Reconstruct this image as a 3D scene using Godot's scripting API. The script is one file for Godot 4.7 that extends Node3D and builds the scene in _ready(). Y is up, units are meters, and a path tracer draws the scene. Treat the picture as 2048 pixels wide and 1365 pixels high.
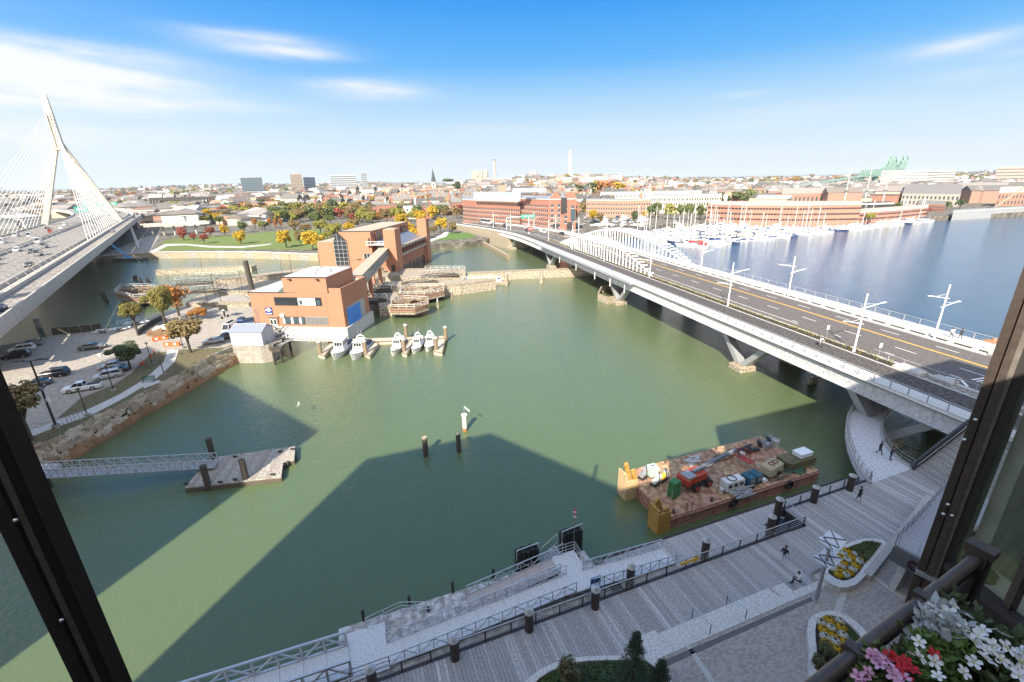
extends Node3D
# ---------------------------------------------------------------- tools
const FPX:=912.0
const EYE:=Vector3(0,35,0)
var cb:=Basis()
var rng:=RandomNumberGenerator.new()
var taken:={}
var mats:={}
var T:={}
class M:
	var v:=PackedVector3Array()
	var n:=PackedVector3Array()
	var col:=PackedColorArray()
	var c:=Color(1,1,1)
	func tri(a: Vector3,b: Vector3,d: Vector3) -> void:
		var k:=(b - a).cross(d - a).normalized()
		v.append(a); v.append(d); v.append(b)
		for i in 3:
			n.append(k); col.append(c)
	func trin(a: Vector3,b: Vector3,d: Vector3,na: Vector3,nb: Vector3,nd: Vector3) -> void:
		v.append(a); v.append(d); v.append(b)
		n.append(na); n.append(nd); n.append(nb)
		for i in 3: col.append(c)
	func quad(a: Vector3,b: Vector3,d: Vector3,e: Vector3) -> void:
		tri(a,b,d); tri(a,d,e)
	func hexa(p: Array) -> void:
		quad(p[4],p[5],p[6],p[7]); quad(p[3],p[2],p[1],p[0])
		for i in 4:
			var j:=(i+1)%4
			quad(p[i],p[j],p[j+4],p[i+4])
	# eight corners in either order round
	func hexa_fix(p: Array) -> M:
		var a: Vector3=p[1] - p[0]
		var b: Vector3=p[3] - p[0]
		if a.cross(b).y<0: p=[p[3],p[2],p[1],p[0],p[7],p[6],p[5],p[4]]
		hexa(p)
		return self
	func box(o: Vector3,s: Vector3,b:=Basis()) -> M:
		var h:=s/2
		var p:=[]
		for y in [-1,1]:
			for q in [[-1,1],[1,1],[1,-1],[-1,-1]]:
				p.append(o+b*Vector3(q[0]*h.x,y*h.y,q[1]*h.z))
		hexa(p)
		return self
	# a box with its upper edges cut at a slant
	func bev(o: Vector3,s: Vector3,e:=0.03,b:=Basis()) -> M:
		var h:=s/2
		var r:=[]
		for q in [[-1.0,0.0],[1.0,0.0],[1.0,1.0]]:
			var row:=[]
			var y: float=q[0]*h.y - (e if q[0]>0 and q[1]==0.0 else 0.0)
			for k in [[-1,1],[1,1],[1,-1],[-1,-1]]:
				row.append(o+b*Vector3(k[0]*(h.x - e*q[1]),y,k[1]*(h.z - e*q[1])))
			r.append(row)
		for a in 2:
			for i in 4:
				var j:=(i+1)%4
				quad(r[a][i],r[a][j],r[a+1][j],r[a+1][i])
		quad(r[2][0],r[2][1],r[2][2],r[2][3]); quad(r[0][3],r[0][2],r[0][1],r[0][0])
		return self
	func beam(a: Vector3,b: Vector3,w: float,h: float,up:=Vector3.UP) -> M:
		var z:=(b - a)
		if z.length()<1e-5: return self
		var f:=z.normalized()
		if absf(f.dot(up))>0.98: up=Vector3.RIGHT if absf(f.x)<0.9 else Vector3.BACK
		var x:=up.cross(f).normalized()
		return box((a+b)/2,Vector3(w,h,z.length()),Basis(x,f.cross(x),f))
	func cyl(a: Vector3,b: Vector3,r0: float,r1: float,k:=10,caps:=true) -> M:
		var f:=(b - a).normalized()
		var x:=f.cross(Vector3.RIGHT if absf(f.x)<0.8 else Vector3.UP).normalized()
		var y:=f.cross(x)
		for i in k:
			var t0:=TAU*i/k
			var t1:=TAU*(i+1)/k
			var d0:=x*cos(t0)+y*sin(t0)
			var d1:=x*cos(t1)+y*sin(t1)
			trin(a+d0*r0,a+d1*r0,b+d1*r1,d0,d1,d1)
			if r1>0: trin(a+d0*r0,b+d1*r1,b+d0*r1,d0,d1,d0)
			if caps:
				if r1>0: tri(b,b+d0*r1,b+d1*r1)
				tri(a,a+d1*r0,a+d0*r0)
		return self
	func path(pts: Array,r: float,k:=6) -> M:
		for i in pts.size() - 1: cyl(pts[i],pts[i+1],r,r,k,true)
		return self
	# a flat band along points at one height
	func path_flat(pts: Array,y: float,w: float,h: float) -> M:
		for i in pts.size() - 1: beam(Vector3(pts[i].x,y,pts[i].z),Vector3(pts[i+1].x,y,pts[i+1].z),w,h)
		return self
	func ell(o: Vector3,r: Vector3,la:=6,lo:=10,up_only:=false) -> M:
		var p:=func(i: int,j: int) -> Vector3:
			var t:=(PI/2 if up_only else PI)*i/la
			var f:=TAU*j/lo
			return Vector3(sin(t)*cos(f),cos(t),-sin(t)*sin(f))
		for i in la:
			for j in lo:
				var a: Vector3=p.call(i,j); var b: Vector3=p.call(i+1,j); var d: Vector3=p.call(i+1,j+1); var e: Vector3=p.call(i,j+1)
				trin(o+a*r,o+b*r,o+d*r,a,b,d)
				if i>0: trin(o+a*r,o+d*r,o+e*r,a,d,e)
		return self
	# poly: Vector2(x, z); straight walls
	func prism(poly: PackedVector2Array,y0: float,y1: float,bottom:=false) -> M:
		var q:=poly
		if Geometry2D.is_polygon_clockwise(q):
			q=poly.duplicate(); q.reverse()
		var ix:=Geometry2D.triangulate_polygon(q)
		for i in range(0,ix.size(),3):
			var a:=q[ix[i]]; var b:=q[ix[i+1]]; var d:=q[ix[i+2]]
			if (b - a).cross(d - a)>0:
				var s:=b; b=d; d=s
			tri(Vector3(a.x,y1,a.y),Vector3(b.x,y1,b.y),Vector3(d.x,y1,d.y))
			if bottom: tri(Vector3(a.x,y0,a.y),Vector3(d.x,y0,d.y),Vector3(b.x,y0,b.y))
		if y1>y0:
			for i in q.size():
				var a:=q[i]; var b:=q[(i+1)%q.size()]
				var sgn:=1.0 if not Geometry2D.is_polygon_clockwise(q) else -1.0
				if sgn>0:
					quad(Vector3(b.x,y0,b.y),Vector3(a.x,y0,a.y),Vector3(a.x,y1,a.y),Vector3(b.x,y1,b.y))
				else:
					quad(Vector3(a.x,y0,a.y),Vector3(b.x,y0,b.y),Vector3(b.x,y1,b.y),Vector3(a.x,y1,a.y))
		return self
	# rows of points; faces between neighbouring rows (outside to the left of row direction, going up)
	func sheet(rows: Array,smooth:=false) -> M:
		var nn:=[]
		if smooth:
			for i in rows.size():
				var r:=[]
				for j in rows[i].size():
					var i0:=maxi(i - 1,0); var i1:=mini(i+1,rows.size() - 1)
					var j0:=maxi(j - 1,0); var j1:=mini(j+1,rows[i].size() - 1)
					var du: Vector3=rows[i][j1] - rows[i][j0]
					var dv: Vector3=rows[i1][j] - rows[i0][j]
					r.append(du.cross(dv).normalized())
				nn.append(r)
		for i in rows.size() - 1:
			for j in rows[i].size() - 1:
				if smooth:
					trin(rows[i][j],rows[i][j+1],rows[i+1][j+1],nn[i][j],nn[i][j+1],nn[i+1][j+1])
					trin(rows[i][j],rows[i+1][j+1],rows[i+1][j],nn[i][j],nn[i+1][j+1],nn[i+1][j])
				else:
					quad(rows[i][j],rows[i][j+1],rows[i+1][j+1],rows[i+1][j])
		return self
	func add(m: M,t: Transform3D) -> M:
		for i in m.v.size():
			v.append(t*m.v[i]); n.append((t.basis*m.n[i]).normalized()); col.append(m.col[i])
		return self
	func mesh() -> ArrayMesh:
		var a:=[]
		a.resize(Mesh.ARRAY_MAX)
		a[Mesh.ARRAY_VERTEX]=v
		a[Mesh.ARRAY_NORMAL]=n
		a[Mesh.ARRAY_COLOR]=col
		var r:=ArrayMesh.new()
		r.add_surface_from_arrays(Mesh.PRIMITIVE_TRIANGLES,a)
		return r
func mb() -> M: return M.new()
# direction through a pixel of the photograph, and where it meets a level y or a distance ahead
func ray(px: float,py: float) -> Vector3:
	return cb*Vector3((px - 1024.0)/FPX,-(py - 682.5)/FPX,-1)
func G(px: float,py: float,y:=0.0) -> Vector3:
	var d:=ray(px,py)
	return EYE+d*((y - EYE.y)/d.y)
func at(px: float,py: float,ahead: float) -> Vector3:
	var d:=ray(px,py)
	return EYE+d*(ahead/-d.z)
func v2(p: Vector3) -> Vector2: return Vector2(p.x,p.z)
func poly(px: Array,y: float) -> PackedVector2Array:
	var r:=PackedVector2Array()
	for p in px: r.append(v2(G(p[0],p[1],y)))
	return r
func V(a: float,b: float,c: float) -> Vector3: return Vector3(a,b,c)
func numbered(s: String) -> String:
	var k: int=taken.get(s,0)
	taken[s]=k+1
	return s if k==0 else "%s_%03d"%[s,k]
func tag(o: Node,label: String,category: String,group:="") -> Node:
	o.set_meta("label",label); o.set_meta("category",category)
	if group: o.set_meta("group",group)
	return o
func thing(called: String,label: String,category: String,where:=Vector3.ZERO,turn:=0.0,group:="") -> Node3D:
	var o:=Node3D.new()
	o.name=numbered(called); add_child(o)
	o.position=where; o.rotation.y=turn
	tag(o,label,category,group)
	return o
func part(called: String,m,mt: Material,parent: Node=null) -> MeshInstance3D:
	var o:=MeshInstance3D.new()
	o.mesh=m.mesh() if m is M else m
	o.material_override=mt
	if parent==null:
		o.name=numbered(called); add_child(o)
	else:
		o.name=called; parent.add_child(o,true)
	return o
func struct(called: String,m,mt: Material) -> MeshInstance3D:
	var o:=part(called,m,mt)
	o.set_meta("kind","structure")
	return o
func dup(src: Node3D,where: Vector3,turn:=0.0,label:="") -> Node3D:
	var o: Node3D=src.duplicate()
	var base:=src.name as String
	var k:=base.rfind("_")
	if k>0 and base.substr(k+1).is_valid_int(): base=base.substr(0,k)
	o.name=numbered(base); add_child(o)
	o.position=where; o.rotation.y=turn
	if label: o.set_meta("label",label)
	return o
func lin(r: float,g: float,b: float) -> Color: return Color(r,g,b).linear_to_srgb()
# plain material, cached; colour in linear values
func P(r: float,g: float,b: float,rough:=0.8,metal:=0.0) -> StandardMaterial3D:
	var k:="%s,%s,%s,%s,%s"%[r,g,b,rough,metal]
	if not mats.has(k):
		var m:=StandardMaterial3D.new()
		m.albedo_color=lin(r,g,b); m.roughness=rough; m.metallic=metal
		mats[k]=m
	return mats[k]
func ntex(key: String,freq: float,lo: Color,hi: Color,kind:=FastNoiseLite.TYPE_SIMPLEX_SMOOTH,oct:=4,w:=512,h:=512,sd:=1) -> NoiseTexture2D:
	if not T.has(key):
		var n:=FastNoiseLite.new()
		n.noise_type=kind; n.frequency=freq; n.seed=sd; n.fractal_octaves=oct
		var t:=NoiseTexture2D.new()
		t.width=w; t.height=h; t.seamless=true; t.seamless_blend_skirt=0.2; t.noise=n
		var g:=Gradient.new()
		g.set_color(0,lo); g.set_color(1,hi)
		g.set_offset(0,0.2); g.set_offset(1,0.8)
		t.color_ramp=g
		T[key]=t
	return T[key]
# material with a mottled texture laid on in world metres
func W(r: float,g: float,b: float,rough:=0.85,tex:="soft",size:=4.0,metal:=0.0) -> StandardMaterial3D:
	var k:="w%s,%s,%s,%s,%s,%s,%s"%[r,g,b,rough,tex,size,metal]
	if not mats.has(k):
		var m:=StandardMaterial3D.new()
		m.albedo_color=lin(r,g,b); m.roughness=rough; m.metallic=metal
		m.albedo_texture=T[tex]
		m.uv1_triplanar=true; m.uv1_world_triplanar=true
		m.uv1_scale=Vector3.ONE/size
		mats[k]=m
	return mats[k]
func textures() -> void:
	var g:=func(a: float) -> Color: return Color(a,a,a)
	ntex("soft",0.02,g.call(0.84),g.call(1.0))
	ntex("hard",0.02,g.call(0.55),g.call(1.0),FastNoiseLite.TYPE_SIMPLEX_SMOOTH,5)
	ntex("grain",0.09,g.call(0.72),g.call(1.0),FastNoiseLite.TYPE_SIMPLEX_SMOOTH,4)
	ntex("rust",0.012,Color(0.74,0.64,0.56),Color(1,1,1),FastNoiseLite.TYPE_SIMPLEX_SMOOTH,6)
	ntex("lawn",0.03,Color(0.75,0.82,0.7),Color(1,1,0.92),FastNoiseLite.TYPE_SIMPLEX_SMOOTH,5)
	ntex("rockt",0.03,Color(0.72,0.62,0.52),Color(1,1,1),FastNoiseLite.TYPE_SIMPLEX_SMOOTH,5)
	ntex("wear",0.006,Color(0.7,0.68,0.66),Color(1,1,1),FastNoiseLite.TYPE_SIMPLEX_SMOOTH,6)
# ---------------------------------------------------------------- the scene
func _ready() -> void:
	rng.seed=7
	var cam:=Camera3D.new()
	cam.name="camera"
	cam.fov=rad_to_deg(2.0*atan(682.5/FPX))
	cam.near=0.05; cam.far=30000
	cb=Basis(Vector3.RIGHT,deg_to_rad(-19.3))*Basis(Vector3.BACK,deg_to_rad(-1.1))
	cam.transform=Transform3D(cb,EYE)
	add_child(cam)
	var we:=WorldEnvironment.new()
	we.name="world"
	var e:=Environment.new()
	e.background_mode=Environment.BG_SKY
	e.tonemap_mode=Environment.TONE_MAPPER_LINEAR
	e.tonemap_exposure=2.5
	e.sdfgi_enabled=true; e.ssao_enabled=true; e.ssil_enabled=true
	e.fog_enabled=true; e.fog_density=0.00005; e.fog_light_color=Color(0.86,0.92,1.0)
	e.sky=Sky.new()
	var pm:=PanoramaSkyMaterial.new()
	pm.panorama=sky_image()
	e.sky.sky_material=pm
	we.environment=e
	add_child(we)
	var sun:=DirectionalLight3D.new()
	sun.name="sun"
	sun.light_energy=1.5; sun.light_angular_distance=0.5
	sun.light_color=Color(1.0,0.955,0.88)
	sun.shadow_enabled=true
	var to:=V(sin(deg_to_rad(17.3))*cos(deg_to_rad(36)),-sin(deg_to_rad(36)),-cos(deg_to_rad(17.3))*cos(deg_to_rad(36)))
	sun.basis=Basis.looking_at(to)
	add_child(sun)
	textures()
	materials()
	var t0:=Time.get_ticks_msec()
	for f in [land,city_buildings,road_bridge,cable_bridge,dam,docks,riverside_lot,barge,waterfront,plaza,marina,landmarks,far_town,trees,balcony]:
		f.call()
		print(f.get_method()," ",Time.get_ticks_msec() - t0)
# sky: blue above, pale at the horizon, thin high cloud
func sky_image() -> ImageTexture:
	var w:=2048
	var h:=1024
	var im:=Image.create(w,h,false,Image.FORMAT_RGBF)
	var n:=FastNoiseLite.new()
	n.seed=3; n.noise_type=FastNoiseLite.TYPE_SIMPLEX_SMOOTH; n.frequency=1.0; n.fractal_octaves=5
	# streaks: pixel of the photograph (x, y), half width, half height, strength
	var st:=[]
	for s in [[120,100,260,26,0.7],[60,130,260,34,0.8],[200,150,240,24,0.6],[330,205,260,20,0.55],[80,185,260,45,0.6],[40,275,330,34,0.45],[250,260,260,30,0.3],[530,92,130,20,0.75],[480,70,110,12,0.5],[600,108,100,12,0.5],[750,182,105,18,0.8],[700,168,80,10,0.4],
			[1890,100,110,16,0.6],[1960,80,120,14,0.3],[2010,65,90,10,0.3],[1490,188,50,7,0.45],[1600,220,190,20,0.22],[2030,105,60,8,0.3],[1960,145,130,16,0.22],[1500,250,80,7,0.2],[1000,262,300,12,0.15],[-250,150,350,60,0.7],[-500,60,300,40,0.5]]:
		var d:=ray(s[0],s[1]).normalized()
		var d2:=ray(s[0]+s[2],s[1]).normalized()
		var d3:=ray(s[0],s[1] - s[3]).normalized()
		st.append([atan2(d.x,-d.z),asin(d.y),absf(angle_difference(atan2(d.x,-d.z),atan2(d2.x,-d2.z))),absf(asin(d3.y) - asin(d.y)),s[4]])
	rng.seed=21
	for i in 90:  # unseen clouds added outside the view to brighten the shade
		var el:=asin(rng.randf_range(0.06,1.0))
		var az:=rng.randf_range(1.15,TAU - 1.15) if el<0.42 else rng.randf()*TAU
		if absf(angle_difference(az,0.0))<1.35 and el<1.1: continue
		st.append([az,el,rng.randf_range(0.2,0.5)/maxf(cos(el),0.15),rng.randf_range(0.05,0.13),rng.randf_range(0.5,0.9)])
	var stops:=[[0.0,Color(0.78,0.86,0.93)],[2.0,Color(0.76,0.865,0.95)],[5.0,Color(0.62,0.80,0.95)],[8.5,Color(0.38,0.66,0.95)],[12.0,Color(0.11,0.46,0.94)],[17.0,Color(0.012,0.32,0.9)],[30.0,Color(0.02,0.29,0.82)],[90.0,Color(0.05,0.29,0.76)]]
	var sa:=PI+deg_to_rad(17.3)
	for y in h:
		var el:=PI/2 - PI*(y+0.5)/h
		var deg:=maxf(rad_to_deg(el),0.0)
		var c: Color=stops[7][1]
		for k in 7:
			if deg<=stops[k+1][0]:
				var q: float=(deg - stops[k][0])/(stops[k+1][0] - stops[k][0])
				c=stops[k][1].lerp(stops[k+1][1],q)
				break
		if el<0:
			im.fill_rect(Rect2i(0,y,w,1),Color(0.25,0.27,0.28)*0.5)
			continue
		var near:=[]
		var cs:=cos(el)*cos(deg_to_rad(36))
		var sn:=sin(el)*sin(deg_to_rad(36))
		for s in st:
			if absf(el - s[1])<s[3]*2.2: near.append(s)
		for x in w:
			var az:=TAU*(x+0.5)/w
			var cc:=0.0
			for s in near:
				var da: float=absf(angle_difference(az,s[0]))/s[2]
				if da<2.2:
					var u: float=da*da+pow((el - s[1])/s[3],2)
					cc+=s[4]*exp(-u*1.1)
			var px:=c
			if cc>0.01:
				var k:=n.get_noise_2d(az*4.0+el*5.0,el*34.0+az*1.5)*0.5+0.5
				var f:=n.get_noise_2d(az*13.0+el*18.0,el*120.0+7.0)*0.5+0.5
				cc=clampf(cc*(0.25+1.1*k+0.55*(f - 0.5)),0.0,0.93)
				px=c.lerp(Color(0.93,0.95,0.985),cc)
			var g:=cs*cos(az - sa)+sn
			px+=Color(1.0,0.96,0.9)*2.2*exp(-acos(clampf(g,-1,1))/0.55)  # wide glow about the unseen sun, added to lift the shade
			im.set_pixel(x,y,px/2.5)
	return ImageTexture.create_from_image(im)
var X:={}
func materials() -> void:
	var w:=StandardMaterial3D.new()
	w.albedo_color=Color(1,1,1,0.0); w.transparency=BaseMaterial3D.TRANSPARENCY_ALPHA
	w.roughness=0.06
	w.metallic_specular=0.5
	var wn:=FastNoiseLite.new()
	wn.noise_type=FastNoiseLite.TYPE_SIMPLEX_SMOOTH; wn.frequency=0.02; wn.fractal_octaves=5; wn.fractal_gain=0.55; wn.seed=5
	var wt:=NoiseTexture2D.new()
	wt.width=1024; wt.height=1024; wt.seamless=true; wt.noise=wn; wt.as_normal_map=true; wt.bump_strength=6.0
	w.normal_enabled=true; w.normal_texture=wt; w.normal_scale=0.75
	w.uv1_triplanar=true; w.uv1_world_triplanar=true; w.uv1_scale=V(1/19.0,1/19.0,1/12.0)
	X.water=w
	X.concrete=W(0.44,0.41,0.36,0.9,"hard",9.0)
	X.pale=W(0.5,0.49,0.47,0.85,"soft",5.0)
	X.tan=W(0.46,0.39,0.29,0.9,"hard",6.0)
	X.brick=W(0.47,0.215,0.13,0.9,"grain",3.0)
	X.brick2=W(0.40,0.17,0.105,0.9,"soft",7.0)
	X.white=P(0.75,0.75,0.74,0.5)
	X.steel=W(0.5,0.51,0.53,0.45,"soft",3.0,0.3)
	X.galv=W(0.42,0.43,0.45,0.5,"soft",2.0,0.4)
	X.asphalt=W(0.125,0.11,0.104,0.9,"soft",8.0)
	X.lot=W(0.34,0.305,0.265,0.92,"soft",11.0)
	X.grass=W(0.14,0.175,0.045,0.95,"lawn",5.0)
	X.drygrass=W(0.18,0.155,0.075,0.95,"hard",4.0)
	X.paint=P(0.72,0.72,0.7,0.7)
	X.yellow=P(0.72,0.42,0.04,0.7)
	X.glass=P(0.025,0.03,0.035,0.08)
	X.glassb=P(0.05,0.08,0.1,0.06)
	X.dark=P(0.03,0.028,0.027,0.6)
	X.wood=W(0.33,0.255,0.17,0.9,"hard",3.0)
	X.timber=W(0.14,0.115,0.09,0.9,"hard",2.0)
	X.pile=W(0.095,0.08,0.068,0.9,"hard",1.5)
	X.roofw=W(0.66,0.66,0.65,0.8,"soft",6.0)
	X.bark=W(0.11,0.085,0.065,0.95,"hard",0.7)
	X.stone=W(0.42,0.37,0.30,0.95,"rockt",2.6)
	X.soil=W(0.05,0.036,0.028,1.0,"grain",1.0)
	X.rubber=P(0.02,0.02,0.02,0.8)
	X.hull=P(0.72,0.72,0.7,0.35)
	X.chrome=P(0.55,0.55,0.56,0.25,0.8)
func leafmat(r: float,g: float,b: float) -> StandardMaterial3D:
	var k:="leaf%s,%s,%s"%[r,g,b]
	if not mats.has(k):
		var m:=StandardMaterial3D.new()
		m.albedo_color=lin(r,g,b); m.roughness=0.75
		m.cull_mode=BaseMaterial3D.CULL_DISABLED
		m.vertex_color_use_as_albedo=true
		m.backlight_enabled=true; m.backlight=lin(r*0.5,g*0.5,b*0.4)
		mats[k]=m
	return mats[k]
# ---------------------------------------------------------------- ground and water
func hill(x: float,z: float) -> float:
	var h:=1.0
	h+=27.0*exp(-(pow((x - 150)/190,2)+pow((z+1120)/190,2)))
	h+=13.0*exp(-(pow((x+40)/420,2)+pow((z+1000)/330,2)))
	h+=7.0*exp(-(pow((x+420)/300,2)+pow((z+1250)/350,2)))
	h+=16.0*exp(-(pow((x - 1500)/700,2)+pow((z+2300)/500,2)))
	if z<-2600:
		h+=smoothstep(-2600,-5200,z)*(22.0+26.0*sin(x*0.0011+1.0)*sin(x*0.00037)+11.0*sin(x*0.0043+2.0)+5.0*sin(x*0.011))
	return h
func land() -> void:
	var m:=mb()
	m.quad(V(-9000,0,120),V(9000,0,120),V(9000,0,-9000),V(-9000,0,-9000))
	struct("river",m,X.water)
	# silty river this side; beyond the bridge, sky reflection painted into bluer water
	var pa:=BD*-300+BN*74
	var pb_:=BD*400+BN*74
	struct("river_silt",mb().prism(PackedVector2Array([v2(pa),v2(pb_),Vector2(-9000,pb_.z),Vector2(-9000,pa.z)]),-0.04,-0.04),P(0.072,0.108,0.04,1.0))
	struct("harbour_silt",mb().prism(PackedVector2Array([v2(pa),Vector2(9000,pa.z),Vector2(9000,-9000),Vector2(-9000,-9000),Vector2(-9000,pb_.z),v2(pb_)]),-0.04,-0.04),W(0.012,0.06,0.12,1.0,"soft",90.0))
	# far bank
	var p:=PackedVector2Array()
	for q in [[-300,545],[0,523],[200,513],[300,504],[415,503],[525,504],[636,508],[648,520],[700,520],[815,505],[832,498],[846,491],[880,487],[930,484],[975,478],[1000,472],[1060,462],[1090,463],[1150,470],[1210,471],[1290,456],[1350,447],[1500,443],[1700,440],[1900,432],[2048,425],[2300,412]]:
		p.append(v2(G(q[0],q[1],3.2)))
	p.append_array(PackedVector2Array([Vector2(4000,-480),Vector2(4000,-1500),Vector2(-4000,-1500),Vector2(-4000,-200),Vector2(-900,-180)]))
	m=mb().prism(p,-1,3.2)
	struct("far_bank_ground",m,W(0.2,0.18,0.145,0.95,"hard",60.0))
	# town hill and the land beyond it
	m=mb()
	var rows:=[]
	var zs:=[-430,-480,-530,-580,-630,-680,-730,-780,-830,-880,-930,-980,-1030,-1080,-1130,-1180,-1230,-1290,-1350,-1420,-1500,-1600,-1720,-1850,-2000,-2200,-2400,-2700,-3000,-3400,-3800,-4300,-4800,-5300,-5800,-6400,-7000,-8000]
	for z in zs:
		var r:=[]
		var half: float=1500.0 - z*1.5
		for i in 141:
			var x:=lerpf(-half,half,i/140.0)
			r.append(V(x,hill(x,z),z))
		rows.append(r)
	m.sheet(rows,true)
	struct("hills",m,W(0.1,0.105,0.06,1.0,"hard",150.0))
	# seawall blocks of the park
	var sw:=Node3D.new()
	sw.name="seawall"; sw.set_meta("kind","structure"); add_child(sw)
	var wall:=[[180,514],[300,504.5],[415,503.5],[525,504.5],[637,508.5]]
	var wm=X.tan
	for i in wall.size() - 1:
		var a:=G(wall[i][0],wall[i][1],3.2)
		var b:=G(wall[i+1][0],wall[i+1][1],3.2)
		var k:=int(a.distance_to(b)/5.0)
		for j in k:
			var c0:=a.lerp(b,float(j)/k)
			var c1:=a.lerp(b,float(j+1)/k - 0.002)
			for r in 3:
				var out:=0.25+0.06*((j+r)%2)
				part("stone",mb().beam(c0+V(0,-0.55 - r*1.1,out),c1+V(0,-0.55 - r*1.1,out),0.7,1.06),[wm,X.concrete,X.stone][(j*7+r*3)%3],sw)
		part("coping",mb().beam(a+V(0,0.12,0.3),b+V(0,0.12,0.3),1.1,0.28),X.pale,sw)
	# park lawns and walks on the far bank
	var lawn:=func(nm: String,q: Array,y: float,mt: Material) -> void:
		struct(nm,mb().prism(poly(q,y),y - 0.05,y),mt)
	lawn.call("lawn",[[310,502],[330,480],[380,474],[470,470],[560,462],[640,458],[660,475],[640,499],[560,499],[470,499]],3.3,X.grass)
	lawn.call("path",[[300,503],[330,488],[372,488],[420,492],[480,493],[530,489],[545,487],[538,490],[484,496],[415,495],[372,490.5],[335,492],[312,503.5]],3.34,X.pale)
	lawn.call("lawn",[[868,481],[893,473],[895,465],[940,466],[952,472],[940,477]],3.3,W(0.1,0.17,0.03,0.95,"lawn",5.0))
	lawn.call("path",[[850,484],[880,470],[893,462],[899,463],[893,473],[868,481],[860,485]],3.33,X.pale)
	lawn.call("plaza_paving",[[200,512],[300,470],[320,470],[300,503]],3.28,X.concrete)
	# ground of the parking lot
	m=mb().prism(poly([[-300,1040],[55,898],[116,874],[185,835],[253,803],[316,769],[377,737],[417,713],[464,694],[520,694],[545,690],[560,668],[500,600],[480,585],[390,606],[300,636],[263,652],[185,664],[105,672],[0,692],[-300,740]],3.6),-1,3.6)
	struct("parking_lot",m,X.lot)
	struct("lawn",mb().prism(poly([[113,838],[160,797],[225,771],[262,747],[300,708],[335,703],[327,724],[290,758],[237,790],[171,821]],3.64),3.5,3.64),X.drygrass)
	struct("lawn",mb().prism(poly([[20,912],[55,897],[116,873],[185,834],[253,802],[316,768],[377,736],[417,712],[453,695],[355,700],[348,724],[311,758],[248,795],[185,827],[111,853],[30,880]],3.64),3.5,3.64),X.drygrass)
	struct("path",mb().prism(poly([[335,700],[327,724],[290,758],[237,790],[171,821],[113,843],[30,872],[30,886],[111,855],[187,828],[250,795],[313,757],[349,724],[357,700]],3.69),3.5,3.69),X.pale)
	struct("path",mb().prism(poly([[283,771],[316,760],[322,764],[288,777]],3.68),3.5,3.68),X.pale)
	var bl:=[[170,775,215,752],[195,765,240,742],[235,748,270,728],[95,790,140,768],[60,758,100,745],[40,720,95,703],[130,700,190,680],[100,835,135,812],[115,850,160,815],[140,790,160,780]]
	m=mb()
	for b in bl:
		m.beam(G(b[0],b[1],3.606),G(b[2],b[3],3.606),0.12,0.006)
	struct("bay_lines",m,W(0.5,0.42,0.2,0.8,"hard",1.0))
	# stones of the sloping bank
	var rr:=Node3D.new()
	rr.name="stone_bank"; rr.set_meta("kind","structure"); add_child(rr)
	var top:=[[20,915],[55,898],[116,874],[185,835],[253,803],[316,769],[377,737],[417,713],[462,693]]
	var bot:=[[85,962],[121,937],[169,908],[237,866],[290,832],[343,803],[395,774],[448,742],[519,706]]
	var pt:=[]
	var pb:=[]
	for i in 9:
		pt.append(G(top[i][0],top[i][1],3.6)); pb.append(G(bot[i][0],bot[i][1],0.0))
	m=mb()
	m.sheet([pb.map(func(q): return q+V(0,-0.9,0)),pt.map(func(q): return q+V(0,-0.7,0))])
	struct("bank_earth",m,X.soil)
	rng.seed=11
	var on:=func(t: float,u: float) -> Vector3:
		var k:=clampi(int(t*8),0,7)
		var f:=t*8 - k
		var a: Vector3=pt[k].lerp(pt[k+1],f)
		var b: Vector3=pb[k].lerp(pb[k+1],f)
		return a.lerp(b,u)
	var sm:=[W(0.52,0.48,0.41,0.95,"rockt",2.6),W(0.42,0.37,0.3,0.95,"rockt",2.2),W(0.6,0.57,0.5,0.95,"rockt",3.0)]
	var wet:=[W(0.36,0.23,0.13,0.9,"rockt",2.4),W(0.3,0.19,0.11,0.9,"rockt",2.0)]
	var nr:=5
	for r in nr:
		var k:=27+(r%2)*3
		for i in k:
			var t0:=(i+(0.5 if r%2 else 0.0))/k
			if t0>0.995: continue
			var t1:=minf(t0+1.0/k,1.0)
			var u0:=(r+0.04)/nr
			var u1:=(r+0.98)/nr
			var c: Array[Vector3]=[]
			for q in [[t0,u0],[(t0+t1)/2,u0],[t1,u0],[t1,(u0+u1)/2],[t1,u1],[(t0+t1)/2,u1],[t0,u1],[t0,(u0+u1)/2]]:
				c.append(on.call(clampf(q[0]+rng.randf_range(-0.33,0.33)/k,0,1),clampf(q[1]+rng.randf_range(-0.3,0.3)/nr,0,1.03)))
			var mid:=Vector3.ZERO
			for q in c: mid+=q/8
			var lift:=rng.randf_range(0.05,0.4)
			var s:=mb()
			var inr:=[]
			for q in c:
				var e: Vector3=mid.lerp(q,rng.randf_range(0.76,0.9))+V(0,lift+rng.randf_range(-0.12,0.12),0)
				inr.append(e)
			for j in 8:
				var j2:=(j+1)%8
				var a: Vector3=mid.lerp(c[j],0.93)+V(0,-0.45,0)
				var b: Vector3=mid.lerp(c[j2],0.93)+V(0,-0.45,0)
				s.quad(b,a,inr[j],inr[j2])
				s.tri(mid+V(0,lift+0.06,0),inr[j2],inr[j])
			part("stone",s,wet[rng.randi()%2] if r==nr - 1 or (r==nr - 2 and rng.randf()<0.45) else sm[rng.randi()%3],rr)
	# a few weeds between the stones
	m=mb()
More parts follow.
